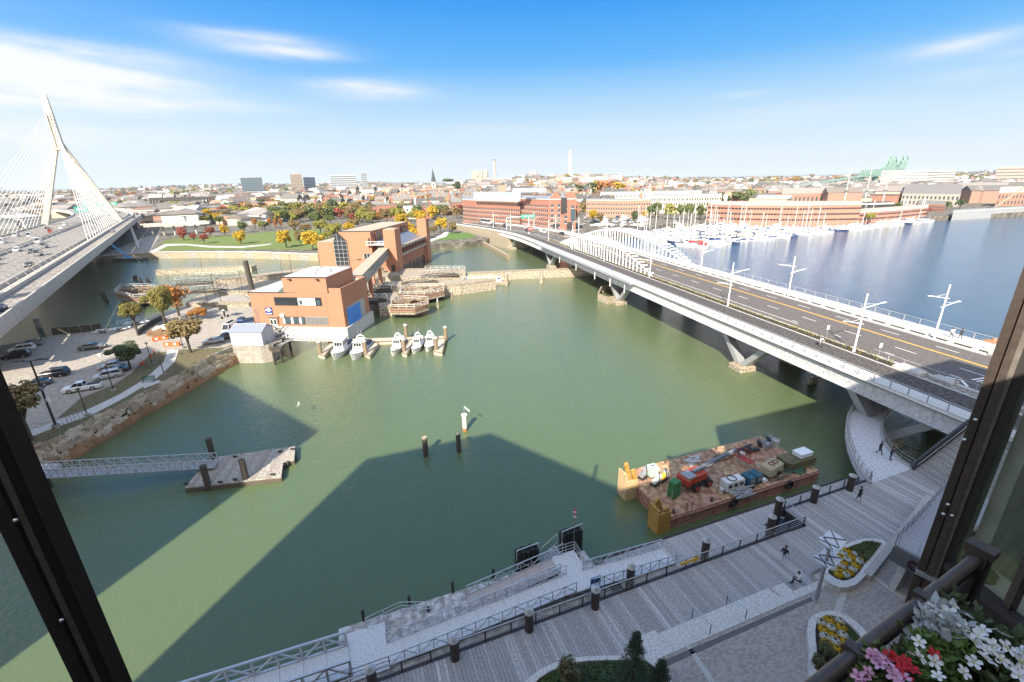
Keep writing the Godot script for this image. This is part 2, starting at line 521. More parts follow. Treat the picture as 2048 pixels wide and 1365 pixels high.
	for i in 60:
		var o: Vector3=on.call(rng.randf(),rng.randf_range(0.0,0.5))
		var cl:=rng.randi_range(8,20)
		for j in cl:
			var a:=rng.randf()*TAU
			var q:=o+V(cos(a),0,sin(a))*rng.randf()*0.5+V(0,0.15,0)
			m.tri(q,q+V(0.08,0,0.05),q+V(cos(a)*0.15,rng.randf_range(0.3,0.6),sin(a)*0.15))
	var wd:=part("weeds",m,leafmat(0.09,0.12,0.03))
	tag(wd,"tufts of green weeds growing between the stones of the sloping bank","weeds")
	wd.set_meta("kind","stuff")
# ---------------------------------------------------------------- road bridge on the right
const BD:=Vector3(-0.23337,0,-0.97239)
const BN:=Vector3(0.97239,0,-0.23337)
func dk(s: float) -> float: return 9.0 - 2.2*smoothstep(215,345,s)
func bs(s: float,o: float,y:=0.0) -> Vector3:
	var c:=-0.0011*pow(maxf(s - 205,0),2)
	var q:=BD*s+BN*(o+c)
	q.y=dk(s)+y
	return q
func strip(m: M,s0: float,s1: float,o0: float,o1: float,y0: float,y1: float) -> M:
	var k:=maxi(1,int((s1 - s0)/15.0))
	if s1<=205: k=1
	for i in k:
		var a:=lerpf(s0,s1,float(i)/k)
		var b:=lerpf(s0,s1,float(i+1)/k)
		m.hexa([bs(a,o0,y0),bs(a,o1,y0),bs(b,o1,y0),bs(b,o0,y0),bs(a,o0,y1),bs(a,o1,y1),bs(b,o1,y1),bs(b,o0,y1)])
	return m
func sof(px: float,py: float,y: float) -> float:
	return G(px,py,y).dot(BD)
func road_bridge() -> void:
	var b:=thing("road_bridge","long road bridge with white steel girders and V shaped piers crossing the river","bridge")
	var gw:=W(0.62,0.63,0.64,0.5,"soft",7.0)
	var S1:=345.0
	part("deck",strip(mb(),12,S1,59.6,90.6,-0.55,-0.03),X.concrete,b)
	part("roadway",strip(mb(),12,S1,68.6,84.0,-0.02,0.0),X.asphalt,b)
	part("cycle_path",strip(mb(),12,S1,61.6,66.0,0.08,0.13),W(0.12,0.105,0.098,0.9,"hard",6.0),b)
	part("walkway",strip(mb(),12,S1,59.4,61.6,-0.1,0.14),W(0.66,0.65,0.63,0.8,"soft",3.0),b)
	part("kerb",strip(mb(),12,S1,68.1,68.6,-0.02,0.16),X.pale,b)
	part("kerb",strip(mb(),12,S1,66.0,66.35,-0.02,0.16),X.pale,b)
	part("kerb",strip(mb(),12,S1,84.0,84.7,-0.02,0.2),W(0.62,0.61,0.58,0.8,"soft",3.0),b)
	part("walkway",strip(mb(),12,S1,84.7,90.6,0.02,0.14),W(0.66,0.64,0.6,0.8,"soft",3.0),b)
	var far:=part("barrier",strip(mb(),30,S1,85.1,85.45,0.14,0.55),W(0.66,0.64,0.6,0.8,"soft",3.0),b)
	for i in 40:
		part("slot",strip(mb(),34+i*3.4,36.4+i*3.4,84.86,85.09,0.21,0.33),X.dark,far)
	var gd:=part("girder",strip(mb(),8,216,60.0,60.5,-2.5,-0.3),gw,b)
	strip(mb(),0,1,0,1,0,1)
	for i in 26:
		part("panel_joint",strip(mb(),20+i*7.5,20.06+i*7.5,59.97,60.02,-2.45,-0.34),W(0.4,0.4,0.4,0.6,"soft",2.0),gd)
	part("girder",strip(mb(),216,300,60.0,60.5,-2.5,-0.3),gw,b)
	part("girder_flange",strip(mb(),8,300,59.7,60.8,-2.62,-2.48),gw,b)
	part("cornice",strip(mb(),8,S1,59.35,60.2,-0.32,-0.1),P(0.7,0.7,0.7,0.6),b)
	for o in [68.0,76.0,83.5]:
		part("girder",strip(mb(),8,300,o,o+0.5,-2.4,-0.5),gw,b)
	part("girder",strip(mb(),8,300,89.5,90.0,-2.5,-0.3),gw,b)
	var bracket:=mb()
	for i in 30:
		var s:=112.0+i*2.6
		bracket.beam(bs(s,60.2,-1.2),bs(s,58.6,-0.5),0.14,0.2)
	part("outrigger",strip(mb(),108,190,58.2,59.5,-0.42,-0.1),X.galv,b)
	for i in 30:
		var s:=112.0+i*2.6
		part("bracket",mb().beam(bs(s,60.1,-1.5),bs(s,58.3,-0.45),0.14,0.2),X.galv,b)
	for s in [112.0,121.0,132.0,148.0,165.0]:
		part("drain_pipe",mb().cyl(bs(s,58.9,-0.4),bs(s,58.9,-3.6),0.16,0.16,8),gw,b)
	# piers
	for q in [[1553,722],[1268,600],[1101,532],[1016,496],[1850,860]]:
		var s:=sof(q[0],q[1],0.8)
		for o in [62.0,74.0,87.0]:
			var pr:=part("pier_footing",mb().bev(bs(s,o,0)*V(1,0,1)+V(0,0.3,0),V(3.4,1.6,3.4),0.3,Basis(BN,Vector3.UP,-BD)),X.tan,b)
			for k in [-1,1]:
				part("leg",mb().beam(bs(s+k*0.4,o,0)*V(1,0,1)+V(0,0.9,0),bs(s+k*6.2,o,-2.4),1.5,1.0,-BD),X.galv if o<63 else X.concrete,pr)
	# abutment
	part("abutment",mb().prism(PackedVector2Array([v2(bs(246,59.6)),v2(bs(246,90)),v2(bs(345,90)),v2(bs(345,59.6))]),-1,6.2),X.tan,b)
	part("abutment",strip(mb(),262,345,59.3,59.9,-6.0,-0.1),X.tan,b)
	for i in 9:
		part("arch_niche",strip(mb(),266+i*7.6,269.5+i*7.6,59.22,59.32,-3.6,-1.9),X.stone,b)
	# markings
	var mk:=func(s0: float,s1: float,o0: float,o1: float,mt: Material) -> void:
		part("road_marking",strip(mb(),s0,s1,o0,o1,0.002,0.006),mt,b)
	mk.call(14.0,S1,78.75,78.9,X.yellow)
	mk.call(14.0,S1,79.05,79.2,X.yellow)
	mk.call(66.0,S1,70.6,70.75,X.paint)
	for i in 36:
		var s:=20.0+i*9.0
		mk.call(s,s+3.2,81.5,81.64,X.paint)
		mk.call(s+1.5,s+4.7,75.1,75.25,X.paint)
		if s<66 and s>28: mk.call(s+2.0,s+3.4,71.4,71.55,X.paint)
	for i in 5:
		mk.call(37.0+i*0.55,37.25+i*0.55,72.2,74.6,X.paint)
	for i in 4:
		var z:=23.0+i*5.0
		part("road_marking",mb().beam(bs(z,69.4,0.004),bs(z+1.6,70.8,0.004),0.3,0.004),X.paint,b)
		part("road_marking",mb().beam(bs(z+1.6,70.8,0.004),bs(z+3.0,70.2,0.004),0.3,0.004),X.paint,b)
	mk.call(14.0,50.0,69.0,69.15,X.paint)
	# bollard-like concrete ends of the planting strip and of the barrier
	part("strip_end",mb().bev(bs(43.6,67.2,0.35),V(2.0,0.7,3.4),0.25,Basis(BN,Vector3.UP,-BD)),X.pale,b)
	part("strip_end",mb().bev(bs(40.0,68.3,0.25),V(1.4,0.5,2.6),0.2,Basis(BN,Vector3.UP,-BD)),X.pale,b)
	part("barrier_end",mb().bev(bs(43.0,84.8,0.4),V(1.6,0.8,4.0),0.3,Basis(BN,Vector3.UP,-BD)),X.pale,b)
	# near railing
	var rail:=part("railing",strip(mb(),14,262,59.42,59.5,1.2,1.27),X.steel,b)
	var post:=mb().beam(V(0,0,0),V(0.0,1.1,0),0.07,0.16).mesh()
	for i in 110:
		var s:=16.0+i*2.2
		var o:=part("railing_post",post,X.galv,rail)
		o.position=bs(s,59.46,0.13); o.rotation.y=0.236
	for y in [0.4,0.65,0.9]:
		part("wire",strip(mb(),14,262,59.45,59.465,y,y+0.015),X.steel,rail)
	rail=part("railing",strip(mb(),14,262,90.3,90.36,1.2,1.26),X.steel,b)
	for i in 84:
		var s:=20.0+i*2.8
		var o:=part("railing_post",post,X.galv,rail)
		o.position=bs(s,90.33,0.13); o.rotation.y=0.236
	for y in [0.45,0.8]:
		part("wire",strip(mb(),14,262,90.32,90.34,y,y+0.02),X.steel,rail)
	rail=part("railing",strip(mb(),14,50,68.3,68.36,1.0,1.07),X.steel,b)
	for i in 16:
		var o:=part("railing_post",post,X.galv,rail)
		o.position=bs(14.5+i*2.2,68.33,-0.05); o.rotation.y=0.236
	# planting
	rng.seed=5
	var m:=mb()
	for i in 5200:
		var s:=rng.randf_range(46,205)
		if s>118 and s<178 and rng.randf()<0.55: continue
		var q:=bs(s,rng.randf_range(66.7,68.0),0.15+rng.randf()*0.5)
		var a:=V(rng.randf_range(-1,1),rng.randf_range(-0.4,1),rng.randf_range(-1,1))*0.2
		var e:=V(rng.randf_range(-1,1),rng.randf_range(-0.4,1),rng.randf_range(-1,1))*0.2
		m.c=Color(0.8,0.9,0.6).lerp(Color(1.2,1.0,0.7),rng.randf())
		m.tri(q,q+a,q+e)
	var hd:=part("planting_strip",m,leafmat(0.2,0.17,0.05))
	tag(hd,"low yellow green planting strip between the cycle path and the bridge road","hedge")
	hd.set_meta("kind","stuff")
	struct("planting_soil",strip(mb(),45,300,66.35,68.1,-0.02,0.13),X.soil)
	# arched trellises
	for w in 2:
		var near:=w==0
		var tr:=thing("arch_trellis","white steel trellis of curved ribs beside the cycle path of the bridge" if near else "white steel trellis of ribs leaning out over the marina side walkway","trellis",Vector3.ZERO,0,"trellises on the bridge")
		var o0:=67.6 if near else 85.6
		var sa:=112.5 if near else 121.0
		var sb:=190.0 if near else 212.0
		var k:=34 if near else 38
		var apts:=[]
		for i in k+1:
			var t:=float(i)/k
			var s:=lerpf(sa,sb,t)
			var h:=6.3*pow(sin(PI*t),0.85)+0.1
			apts.append(bs(s,o0,h+0.15))
			if i==0 or i==k: continue
			var ln:=(2.4 if near else 4.2)*pow(sin(PI*t),0.5)
			var rb:=part("rib",mb().beam(bs(s,o0,0.1),bs(s,o0,h+0.1),0.16,0.34,BN),X.white,tr)
			part("arm",mb().beam(bs(s,o0,h),bs(s - 0.6,o0+ln*0.55,h+ln*0.22),0.13,0.3).beam(bs(s - 0.6,o0+ln*0.55,h+ln*0.22),bs(s - 1.4,o0+ln,h+ln*0.26),0.11,0.24),X.white,rb)
			if near:
				part("brace",mb().beam(bs(s,o0,h*0.62),bs(s+2.2,o0,h*0.62),0.06,0.09),X.white,rb)
		part("arch",mb().path(apts,0.16,8),X.white,tr)
		if not near:
			for q in [0.3,0.6,0.9]:
				var pp:=[]
				for i in range(1,k):
					var t:=float(i)/k
					var ln: float=4.2*pow(sin(PI*t),0.5)*q
					pp.append(bs(lerpf(sa,sb,t) - 1.2*q,o0+ln,6.3*pow(sin(PI*t),0.85)+0.1+ln*0.26))
				part("purlin",mb().path(pp,0.05,5),X.white,tr)
	# lamps
	var lp: Node3D=null
	var lampw:=P(0.78,0.78,0.77,0.4)
	var spots:=[]
	for s in [51.7,80.7,113.0,143.0,173.0,203.0,233.0,262.0,290.0]: spots.append([s,66.9,0])
	for s in [52.6,83.0,115.0,147.0,179.0,210.0,240.0,270.0]: spots.append([s,84.4,1])
	var protos:=[]
	for k in 2:
		var t:=thing("street_lamp","tall white street lamp with two arms rising from the planting strip of the bridge" if k==0 else "tall white street lamp with two arms along the marina side kerb of the bridge","street lamp",Vector3.ZERO,0,"lamps on the bridge planting strip" if k==0 else "lamps on the marina side of the bridge")
		part("base",mb().cyl(V(0,0,0),V(0,0.5,0),0.22,0.18,10),lampw,t)
		part("pole",mb().cyl(V(0,0.3,0),V(0,9.2,0),0.14,0.1,10),lampw,t)
		var sg:=1.0 if k==0 else -1.0
		for q in [[7.0,3.2*sg],[4.6 if k==0 else 5.6,-2.6*sg]]:
			var tip:=V(q[1],q[0]+0.55,0)
			var ar:=part("arm",mb().beam(V(-q[1]*0.22,q[0] - 0.15,0),tip,0.08,0.09),lampw,t)
			part("stay",mb().beam(V(0,q[0]+0.7,0),tip.lerp(V(0,q[0],0),0.25),0.03,0.03),lampw,ar)
			part("lamp_head",mb().beam(tip,tip+V(signf(q[1])*0.7,0.06,0),0.3,0.09),lampw,ar)
		protos.append(t)
	var used:=[false,false]
	for q in spots:
		var t: Node3D=protos[q[2]]
		if used[q[2]]: t=dup(protos[q[2]],Vector3.ZERO)
		used[q[2]]=true
		t.position=bs(q[0],q[1],0.1); t.rotation.y=0.236
	# signs on the bridge
	for q in [[57.0,67.2,"rectangular white sign on a thin post in the planting strip beside a dashed lane"],[48.0,67.0,"small round sign on a thin post in the planting strip of the bridge"],[44.8,85.6,"yellow and white sign post beside the concrete barrier end"],[33.0,69.2,"thin sign post standing by the bridge road markings"]]:
		var t:=thing("traffic_sign",q[2],"traffic sign",bs(q[0],q[1],0.1),0.236)
		part("post",mb().cyl(V(0,0,0),V(0,2.3,0),0.035,0.035,6),X.galv,t)
		part("plate",mb().box(V(0,2.3,0),V(0.5,0.7,0.03)),X.white if q[0]>45 else P(0.8,0.55,0.05,0.5),t)
	# gantry at the far end
	var gn:=thing("sign_gantry","white cantilever gantry with a green sign over the far end of the bridge","sign",bs(268,66.8))
	part("post",mb().cyl(V(0,0,0),V(0,7.0,0),0.28,0.22,10),lampw,gn)
	part("arm",mb().beam(V(0,6.8,0),BN*17+V(0,7.6,0),0.35,0.35),lampw,gn)
	part("sign_plate",mb().box(BN*13+V(0,7.2,0.3),V(8.4,2.0,0.12),Basis(Vector3.UP,0.236)),P(0.04,0.3,0.2,0.5),gn)
	for i in 2: part("sign_legend",mb().box(BN*(11.5+i*3.4)+V(0,7.3,0.42),V(2.2,0.4,0.02),Basis(Vector3.UP,0.236)),X.white,gn)
	var rs:=thing("traffic_sign","red and white sign board standing at the far end of the planting strip","traffic sign",bs(232,67.3))
	part("post",mb().cyl(V(0,0,0),V(0,2.6,0),0.08,0.08,6),X.galv,rs)
	part("plate",mb().box(V(0,2.9,0),V(2.6,1.9,0.1),Basis(Vector3.UP,0.236)),P(0.4,0.06,0.05,0.5),rs)
	part("legend",mb().box(V(0,2.9,0.07),V(1.6,0.3,0.02),Basis(Vector3.UP,0.236)),X.white,rs)
	# timber fender and cofferdam under the bridge
	var fd:=thing("timber_fender","long weathered timber fender wall lying in the water beside the bridge","fender")
	var fa:=G(962,487,0.0)
	var fb:=G(1016,518,0.0)
	for i in 26:
		var q:=fa.lerp(fb,i/25.0)
		part("plank",mb().box(q+V(0,0.4,0),V(1.5,2.2+0.1*(i%3),fa.distance_to(fb)/26.2),Basis(Vector3.UP,atan2(fb.x - fa.x,fb.z - fa.z))),X.wood,fd)
	part("cap",mb().beam(fa+V(0,1.7,0),fb+V(0,1.7,0),1.7,0.25),X.tan,fd)
	var cf:=thing("cofferdam","angular box of rusty tan sheet piles standing in the water by a bridge pier","cofferdam")
	var ring:=[]
	for q in [[1196,601],[1216,609],[1244,602],[1243,585],[1225,580],[1203,585]]: ring.append(G(q[0],q[1],0.0))
	for i in 6:
		var a: Vector3=ring[i]
		var c: Vector3=ring[(i+1)%6]
		var k:=maxi(3,int(a.distance_to(c)/0.55))
		for j in k:
			var q:=a.lerp(c,(j+0.5)/k)
			part("sheet_pile",mb().box(q+V(0,0.7,0),V(a.distance_to(c)/k*0.96,2.9+0.15*(j%2),0.25+0.14*(j%2)),Basis(Vector3.UP,atan2(-(c.z - a.z),c.x - a.x))),X.tan,cf)
# ---------------------------------------------------------------- cable stayed motorway bridge on the left
const ZD:=Vector3(-0.566,0,-0.824)
const ZN:=Vector3(0.824,0,-0.566)
func zb(s: float,o: float,y:=13.0) -> Vector3:
	var bend:=0.0
	if s>470: bend=-0.0006*pow(s - 470,2)+0.03*(s - 470)
	var q:=ZD*s+ZN*(o+bend)
	q.y=y
	return q
func zstrip(m: M,s0: float,s1: float,o0: float,o1: float,y0: float,y1: float) -> M:
	var k:=maxi(1,int((s1 - 455)/25.0))
	if s1<=470: k=1
	for i in k:
		var a:=lerpf(s0,s1,float(i)/k)
		var b:=lerpf(s0,s1,float(i+1)/k)
		m.hexa([zb(a,o0,y0),zb(a,o1,y0),zb(b,o1,y0),zb(b,o0,y0),zb(a,o0,y1),zb(a,o1,y1),zb(b,o1,y1),zb(b,o0,y1)])
	return m
func cable_bridge() -> void:
	var b:=thing("cable_stayed_bridge","cable stayed motorway bridge with pale inverted Y tower and fans of white cables","bridge")
	var con:=W(0.5,0.47,0.42,0.85,"soft",12.0)
	var rd:=W(0.36,0.33,0.3,0.9,"hard",14.0)
	var S0:=111.0
	var S1:=780.0
	part("deck",zstrip(mb(),S0,470,-80.5,-38.6,11.3,12.6),con,b)
	part("deck",zstrip(mb(),470,S1,-80.5,-38.6,11.3,12.6),con,b)
	part("roadway",zstrip(mb(),S0,470,-78.5,-59.8,12.7,13.0),rd,b)
	part("roadway",zstrip(mb(),470,S1,-78.5,-59.8,12.7,13.0),rd,b)
	part("roadway",zstrip(mb(),S0,470,-57.6,-40.0,12.7,13.0),rd,b)
	part("roadway",zstrip(mb(),470,S1,-57.6,-40.0,12.7,13.0),rd,b)
	part("ramp",zstrip(mb(),S0,470,-36.4,-30.6,12.3,13.0),W(0.42,0.38,0.34,0.9,"hard",11.0),b)
	part("ramp",zstrip(mb(),470,S1,-36.4,-30.6,12.3,13.0),W(0.42,0.38,0.34,0.9,"hard",11.0),b)
	for q in [[-30.9,-30.5,11.7,13.9],[-36.5,-36.0,12.3,13.9],[-40.2,-39.9,12.6,13.8],[-57.6,-57.3,12.6,13.8],[-60.0,-59.7,12.6,13.8],[-78.9,-78.5,12.6,13.8]]:
		part("barrier",zstrip(mb(),S0,470,q[0],q[1],q[2],q[3]),con,b)
		part("barrier",zstrip(mb(),470,S1,q[0],q[1],q[2],q[3]),con,b)
	part("edge_girder",zstrip(mb(),S0,470,-33.0,-30.8,10.7,12.3),con,b)
	part("edge_girder",zstrip(mb(),470,S1,-33.0,-30.8,10.7,12.3),con,b)
	part("soffit",zstrip(mb(),S0,470,-38.7,-36.3,11.2,11.5),con,b)  # plate added to keep sunlight from passing the gap beside the ramp
	part("soffit",zstrip(mb(),470,S1,-38.7,-36.3,11.2,11.5),con,b)
	# grating strips along the cables and the median
	for o in [-38.2,-58.6]:
		for i in 78:
			part("cross_beam",mb().beam(zb(112+i*4.6,o - 1.3,12.7),zb(112+i*4.6,o+1.3,12.7),0.7,0.5),con,b)
	for o in [-38.2,-79.9]: part("cable_beam",zstrip(mb(),S0,470,o - 0.35,o+0.35,12.5,13.2),con,b)
	# towers
	var tower:=func(sc: float,nm: String) -> void:
		var oc:=-58.8
		var tw:=Node3D.new()
		tw.name="tower"; b.add_child(tw,true)
		if nm: tw.set_meta("label",nm)
		for sd in [-1,1]:
			var a:=zb(sc,oc+sd*14.0,-1)
			var k:=zb(sc,oc+sd*20.6,11)
			var f:=zb(sc,oc+sd*1.6,63)
			var lg:=mb()
			lg.beam(a,k,3.0,4.2,-ZD)
			var rows:=5
			for i in rows:
				var p0: Vector3=k.lerp(f,float(i)/rows)
				var p1: Vector3=k.lerp(f,float(i+1)/rows+(0.02 if i==rows - 1 else 0.0))
				var wd:=lerpf(3.3,2.3,float(i)/rows)
				lg.beam(p0,p1,wd,lerpf(4.6,3.9,float(i)/rows),-ZD)
			part("leg",lg,W(0.55,0.515,0.45,0.85,"soft",14.0),tw)
		var m:=mb()
		var r:=[]
		for q in [[60.0,3.3,2.2],[82.0,2.6,1.9],[94.0,2.2,1.6]]:
			r.append([zb(sc - q[1],oc+q[2],q[0]),zb(sc - q[1],oc - q[2],q[0]),zb(sc+q[1],oc - q[2],q[0] - (2.5 if q[0]>90 else 0.0)),zb(sc+q[1],oc+q[2],q[0] - (2.5 if q[0]>90 else 0.0))])
		for i in 2: m.hexa([r[i][3],r[i][0],r[i][1],r[i][2],r[i+1][3],r[i+1][0],r[i+1][1],r[i+1][2]])
		part("mast",m,W(0.56,0.53,0.47,0.85,"soft",14.0),tw)
		for i in 14:
			part("anchor_slot",mb().box(zb(sc - 3.0+i*0.03,oc+0.9,62+i*1.4),V(0.5,0.9,0.6)).box(zb(sc - 3.0+i*0.03,oc - 0.9,62+i*1.4),V(0.5,0.9,0.6)),X.dark,tw)
	tower.call(442.0,"pale concrete tower with splayed legs and a slanted top")
	tower.call(118.0,"")
	var cm:=P(0.8,0.79,0.76,0.4)
	# cables of the main span, two planes, from the far tower
	for sd in [[-38.2,1.0],[-79.9,-1.0]]:
		for i in 16:
			var an:=zb(424 - i*9.4,sd[0],13.1)
			var tp:=zb(439.5,-58.8+sd[1]*(1.1 if i>5 else lerpf(4.2,1.4,i/5.0)),54+i*1.9)
			part("cable",mb().cyl(an,tp,0.11,0.11,6,false),cm,b)
		for i in 16:
			var an:=zb(136+i*8.2,sd[0],13.1)
			var tp:=zb(120.5,-58.8+sd[1]*1.1,54+i*1.8)
			part("cable",mb().cyl(an,tp,0.1,0.1,6,false),cm,b)
	for i in 12:
		part("cable",mb().cyl(zb(456+i*9,-58.7,13.1),zb(444.5,-58.8,62+i*1.7),0.1,0.1,6,false),cm,b)
	# piers beyond the water
	for q in [[505,-34],[535,-33],[560,-33],[590,-33],[505,-60],[550,-60],[600,-60],[300,-1000]]:
		if q[1]<-500: continue
		part("pier",mb().beam(zb(q[0],q[1],0),zb(q[0],q[1]+1.5,11.6),2.2,3.4,-ZD),con,b)
	part("strut",mb().cyl(G(277,497,3.2),zb(415,-32,11),0.8,0.8,8),con,b)
	# traffic
	rng.seed=31
	var lanes:=[-42.2,-45.7,-49.2,-52.7,-55.6,-62.0,-65.5,-69.0,-72.5,-76.0]
	var cols:=[[0.6,0.6,0.6,"white"],[0.03,0.03,0.035,"black"],[0.2,0.2,0.21,"grey"],[0.35,0.36,0.38,"silver"],[0.3,0.03,0.03,"red"],[0.04,0.06,0.15,"dark blue"]]
	var list:=[[212,3,1],[232,1,2],[243,2,1],[255,4,0],[262,2,2],[228,4,3],[200,0,1],[290,4,0],[248,7,1],[268,6,3],[282,8,2],[300,7,0],[318,5,3],[330,6,0],[345,7,5],[356,5,4],[340,8,0],[372,6,3],[385,5,0],[310,9,1],[326,9,0],[390,7,1],[420,6,0],[365,1,2],[405,2,3],[520,1,0],[535,3,1],[550,6,0],[565,2,3],[575,7,0],[590,1,1],[540,8,0],[600,4,2],[610,6,0],[580,5,3],[560,4,0],[620,2,1],[525,6,2]]
	for q in list:
		var c: Array=cols[q[2]]
		var o:=vehicle(["suv","sedan","suv","van"][rng.randi()%4],c[0],c[1],c[2])
		tag(o,"%s %s driving on the cable stayed bridge"%[c[3],o.get_meta("category")],o.get_meta("category"),"cars on the cable stayed bridge")
		o.position=zb(q[0],lanes[q[1]],13.0)
		o.rotation.y=atan2(-ZD.z,ZD.x)+(PI if q[1]<5 else 0.0)
	for q in [[330,2],[128,5],[480,1],[540,1]]:
		var c: Array=cols[q[1]]
		var o:=vehicle("sedan",c[0],c[1],c[2])
		tag(o,"%s car on the outer ramp of the cable stayed bridge"%c[3],"car","cars on the outer ramp")
		o.position=zb(q[0],-33.4,13.0); o.rotation.y=atan2(-ZD.z,ZD.x)
	# overhead signs
	for q in [[500,-66,8.0,4.2,"wide green motorway sign beside the foot of the tower"],[600,-62,6.0,3.5,"green motorway sign over the far lanes"],[640,-56,5.0,3.5,"second green motorway sign over the far lanes"],[690,-50,6.0,4.0,"green motorway sign at the far bend"],[700,-62,6.0,4.0,"green motorway sign beyond the far bend"],[650,-44,5.0,3.5,"green motorway sign near the curved ramp"]]:
		var t:=thing("motorway_sign",q[4],"road sign",zb(q[0],q[1],13.0),atan2(ZD.x,ZD.z)+PI)
		part("post",mb().cyl(V(-q[2]/2,0,0),V(-q[2]/2,8,0),0.2,0.2,6),X.galv,t)
		part("post",mb().cyl(V(q[2]/2,0,0),V(q[2]/2,8,0),0.2,0.2,6),X.galv,t)
		part("plate",mb().box(V(0,7.5,0.25),V(q[2],q[3],0.15)),P(0.015,0.27,0.18,0.5),t)
		part("legend",mb().box(V(-0.4,8.2,0.35),V(q[2]*0.6,0.45,0.03)),X.white,t)
		part("legend",mb().box(V(-0.2,7.0,0.35),V(q[2]*0.7,0.45,0.03)),X.white,t)
	# elevated dark viaduct behind
	var vd:=thing("viaduct","dark elevated steel railway viaduct running behind the motorway","viaduct")
	for i in 24:
		var a:=at(300+i*6.3,399 - i*0.15,760)
		var c:=at(306.3+i*6.3,399 - (i+1)*0.15,760)
		part("span",mb().beam(a,c,6,4.5),X.dark,vd)
		part("pillar",mb().cyl(V(a.x,0,a.z),a,1.2,1.2,6),X.dark,vd)
	# low road deck behind the lawn, running under the motorway
	var lr:=thing("low_viaduct","low concrete road deck on columns behind the riverside lawn","viaduct")
	var la:=at(290,452,330)
	var lb:=at(420,445,345)
	part("deck",mb().beam(la,lb,9,1.6),con,lr)
	part("parapet",mb().beam(la+V(0,1.2,4.3),lb+V(0,1.2,4.3),0.4,1.1),X.pale,lr)
	for i in 6:
		var q:=la.lerp(lb,(i+0.5)/6)
		part("column",mb().cyl(V(q.x,0,q.z),q,0.7,0.7,8),con,lr)
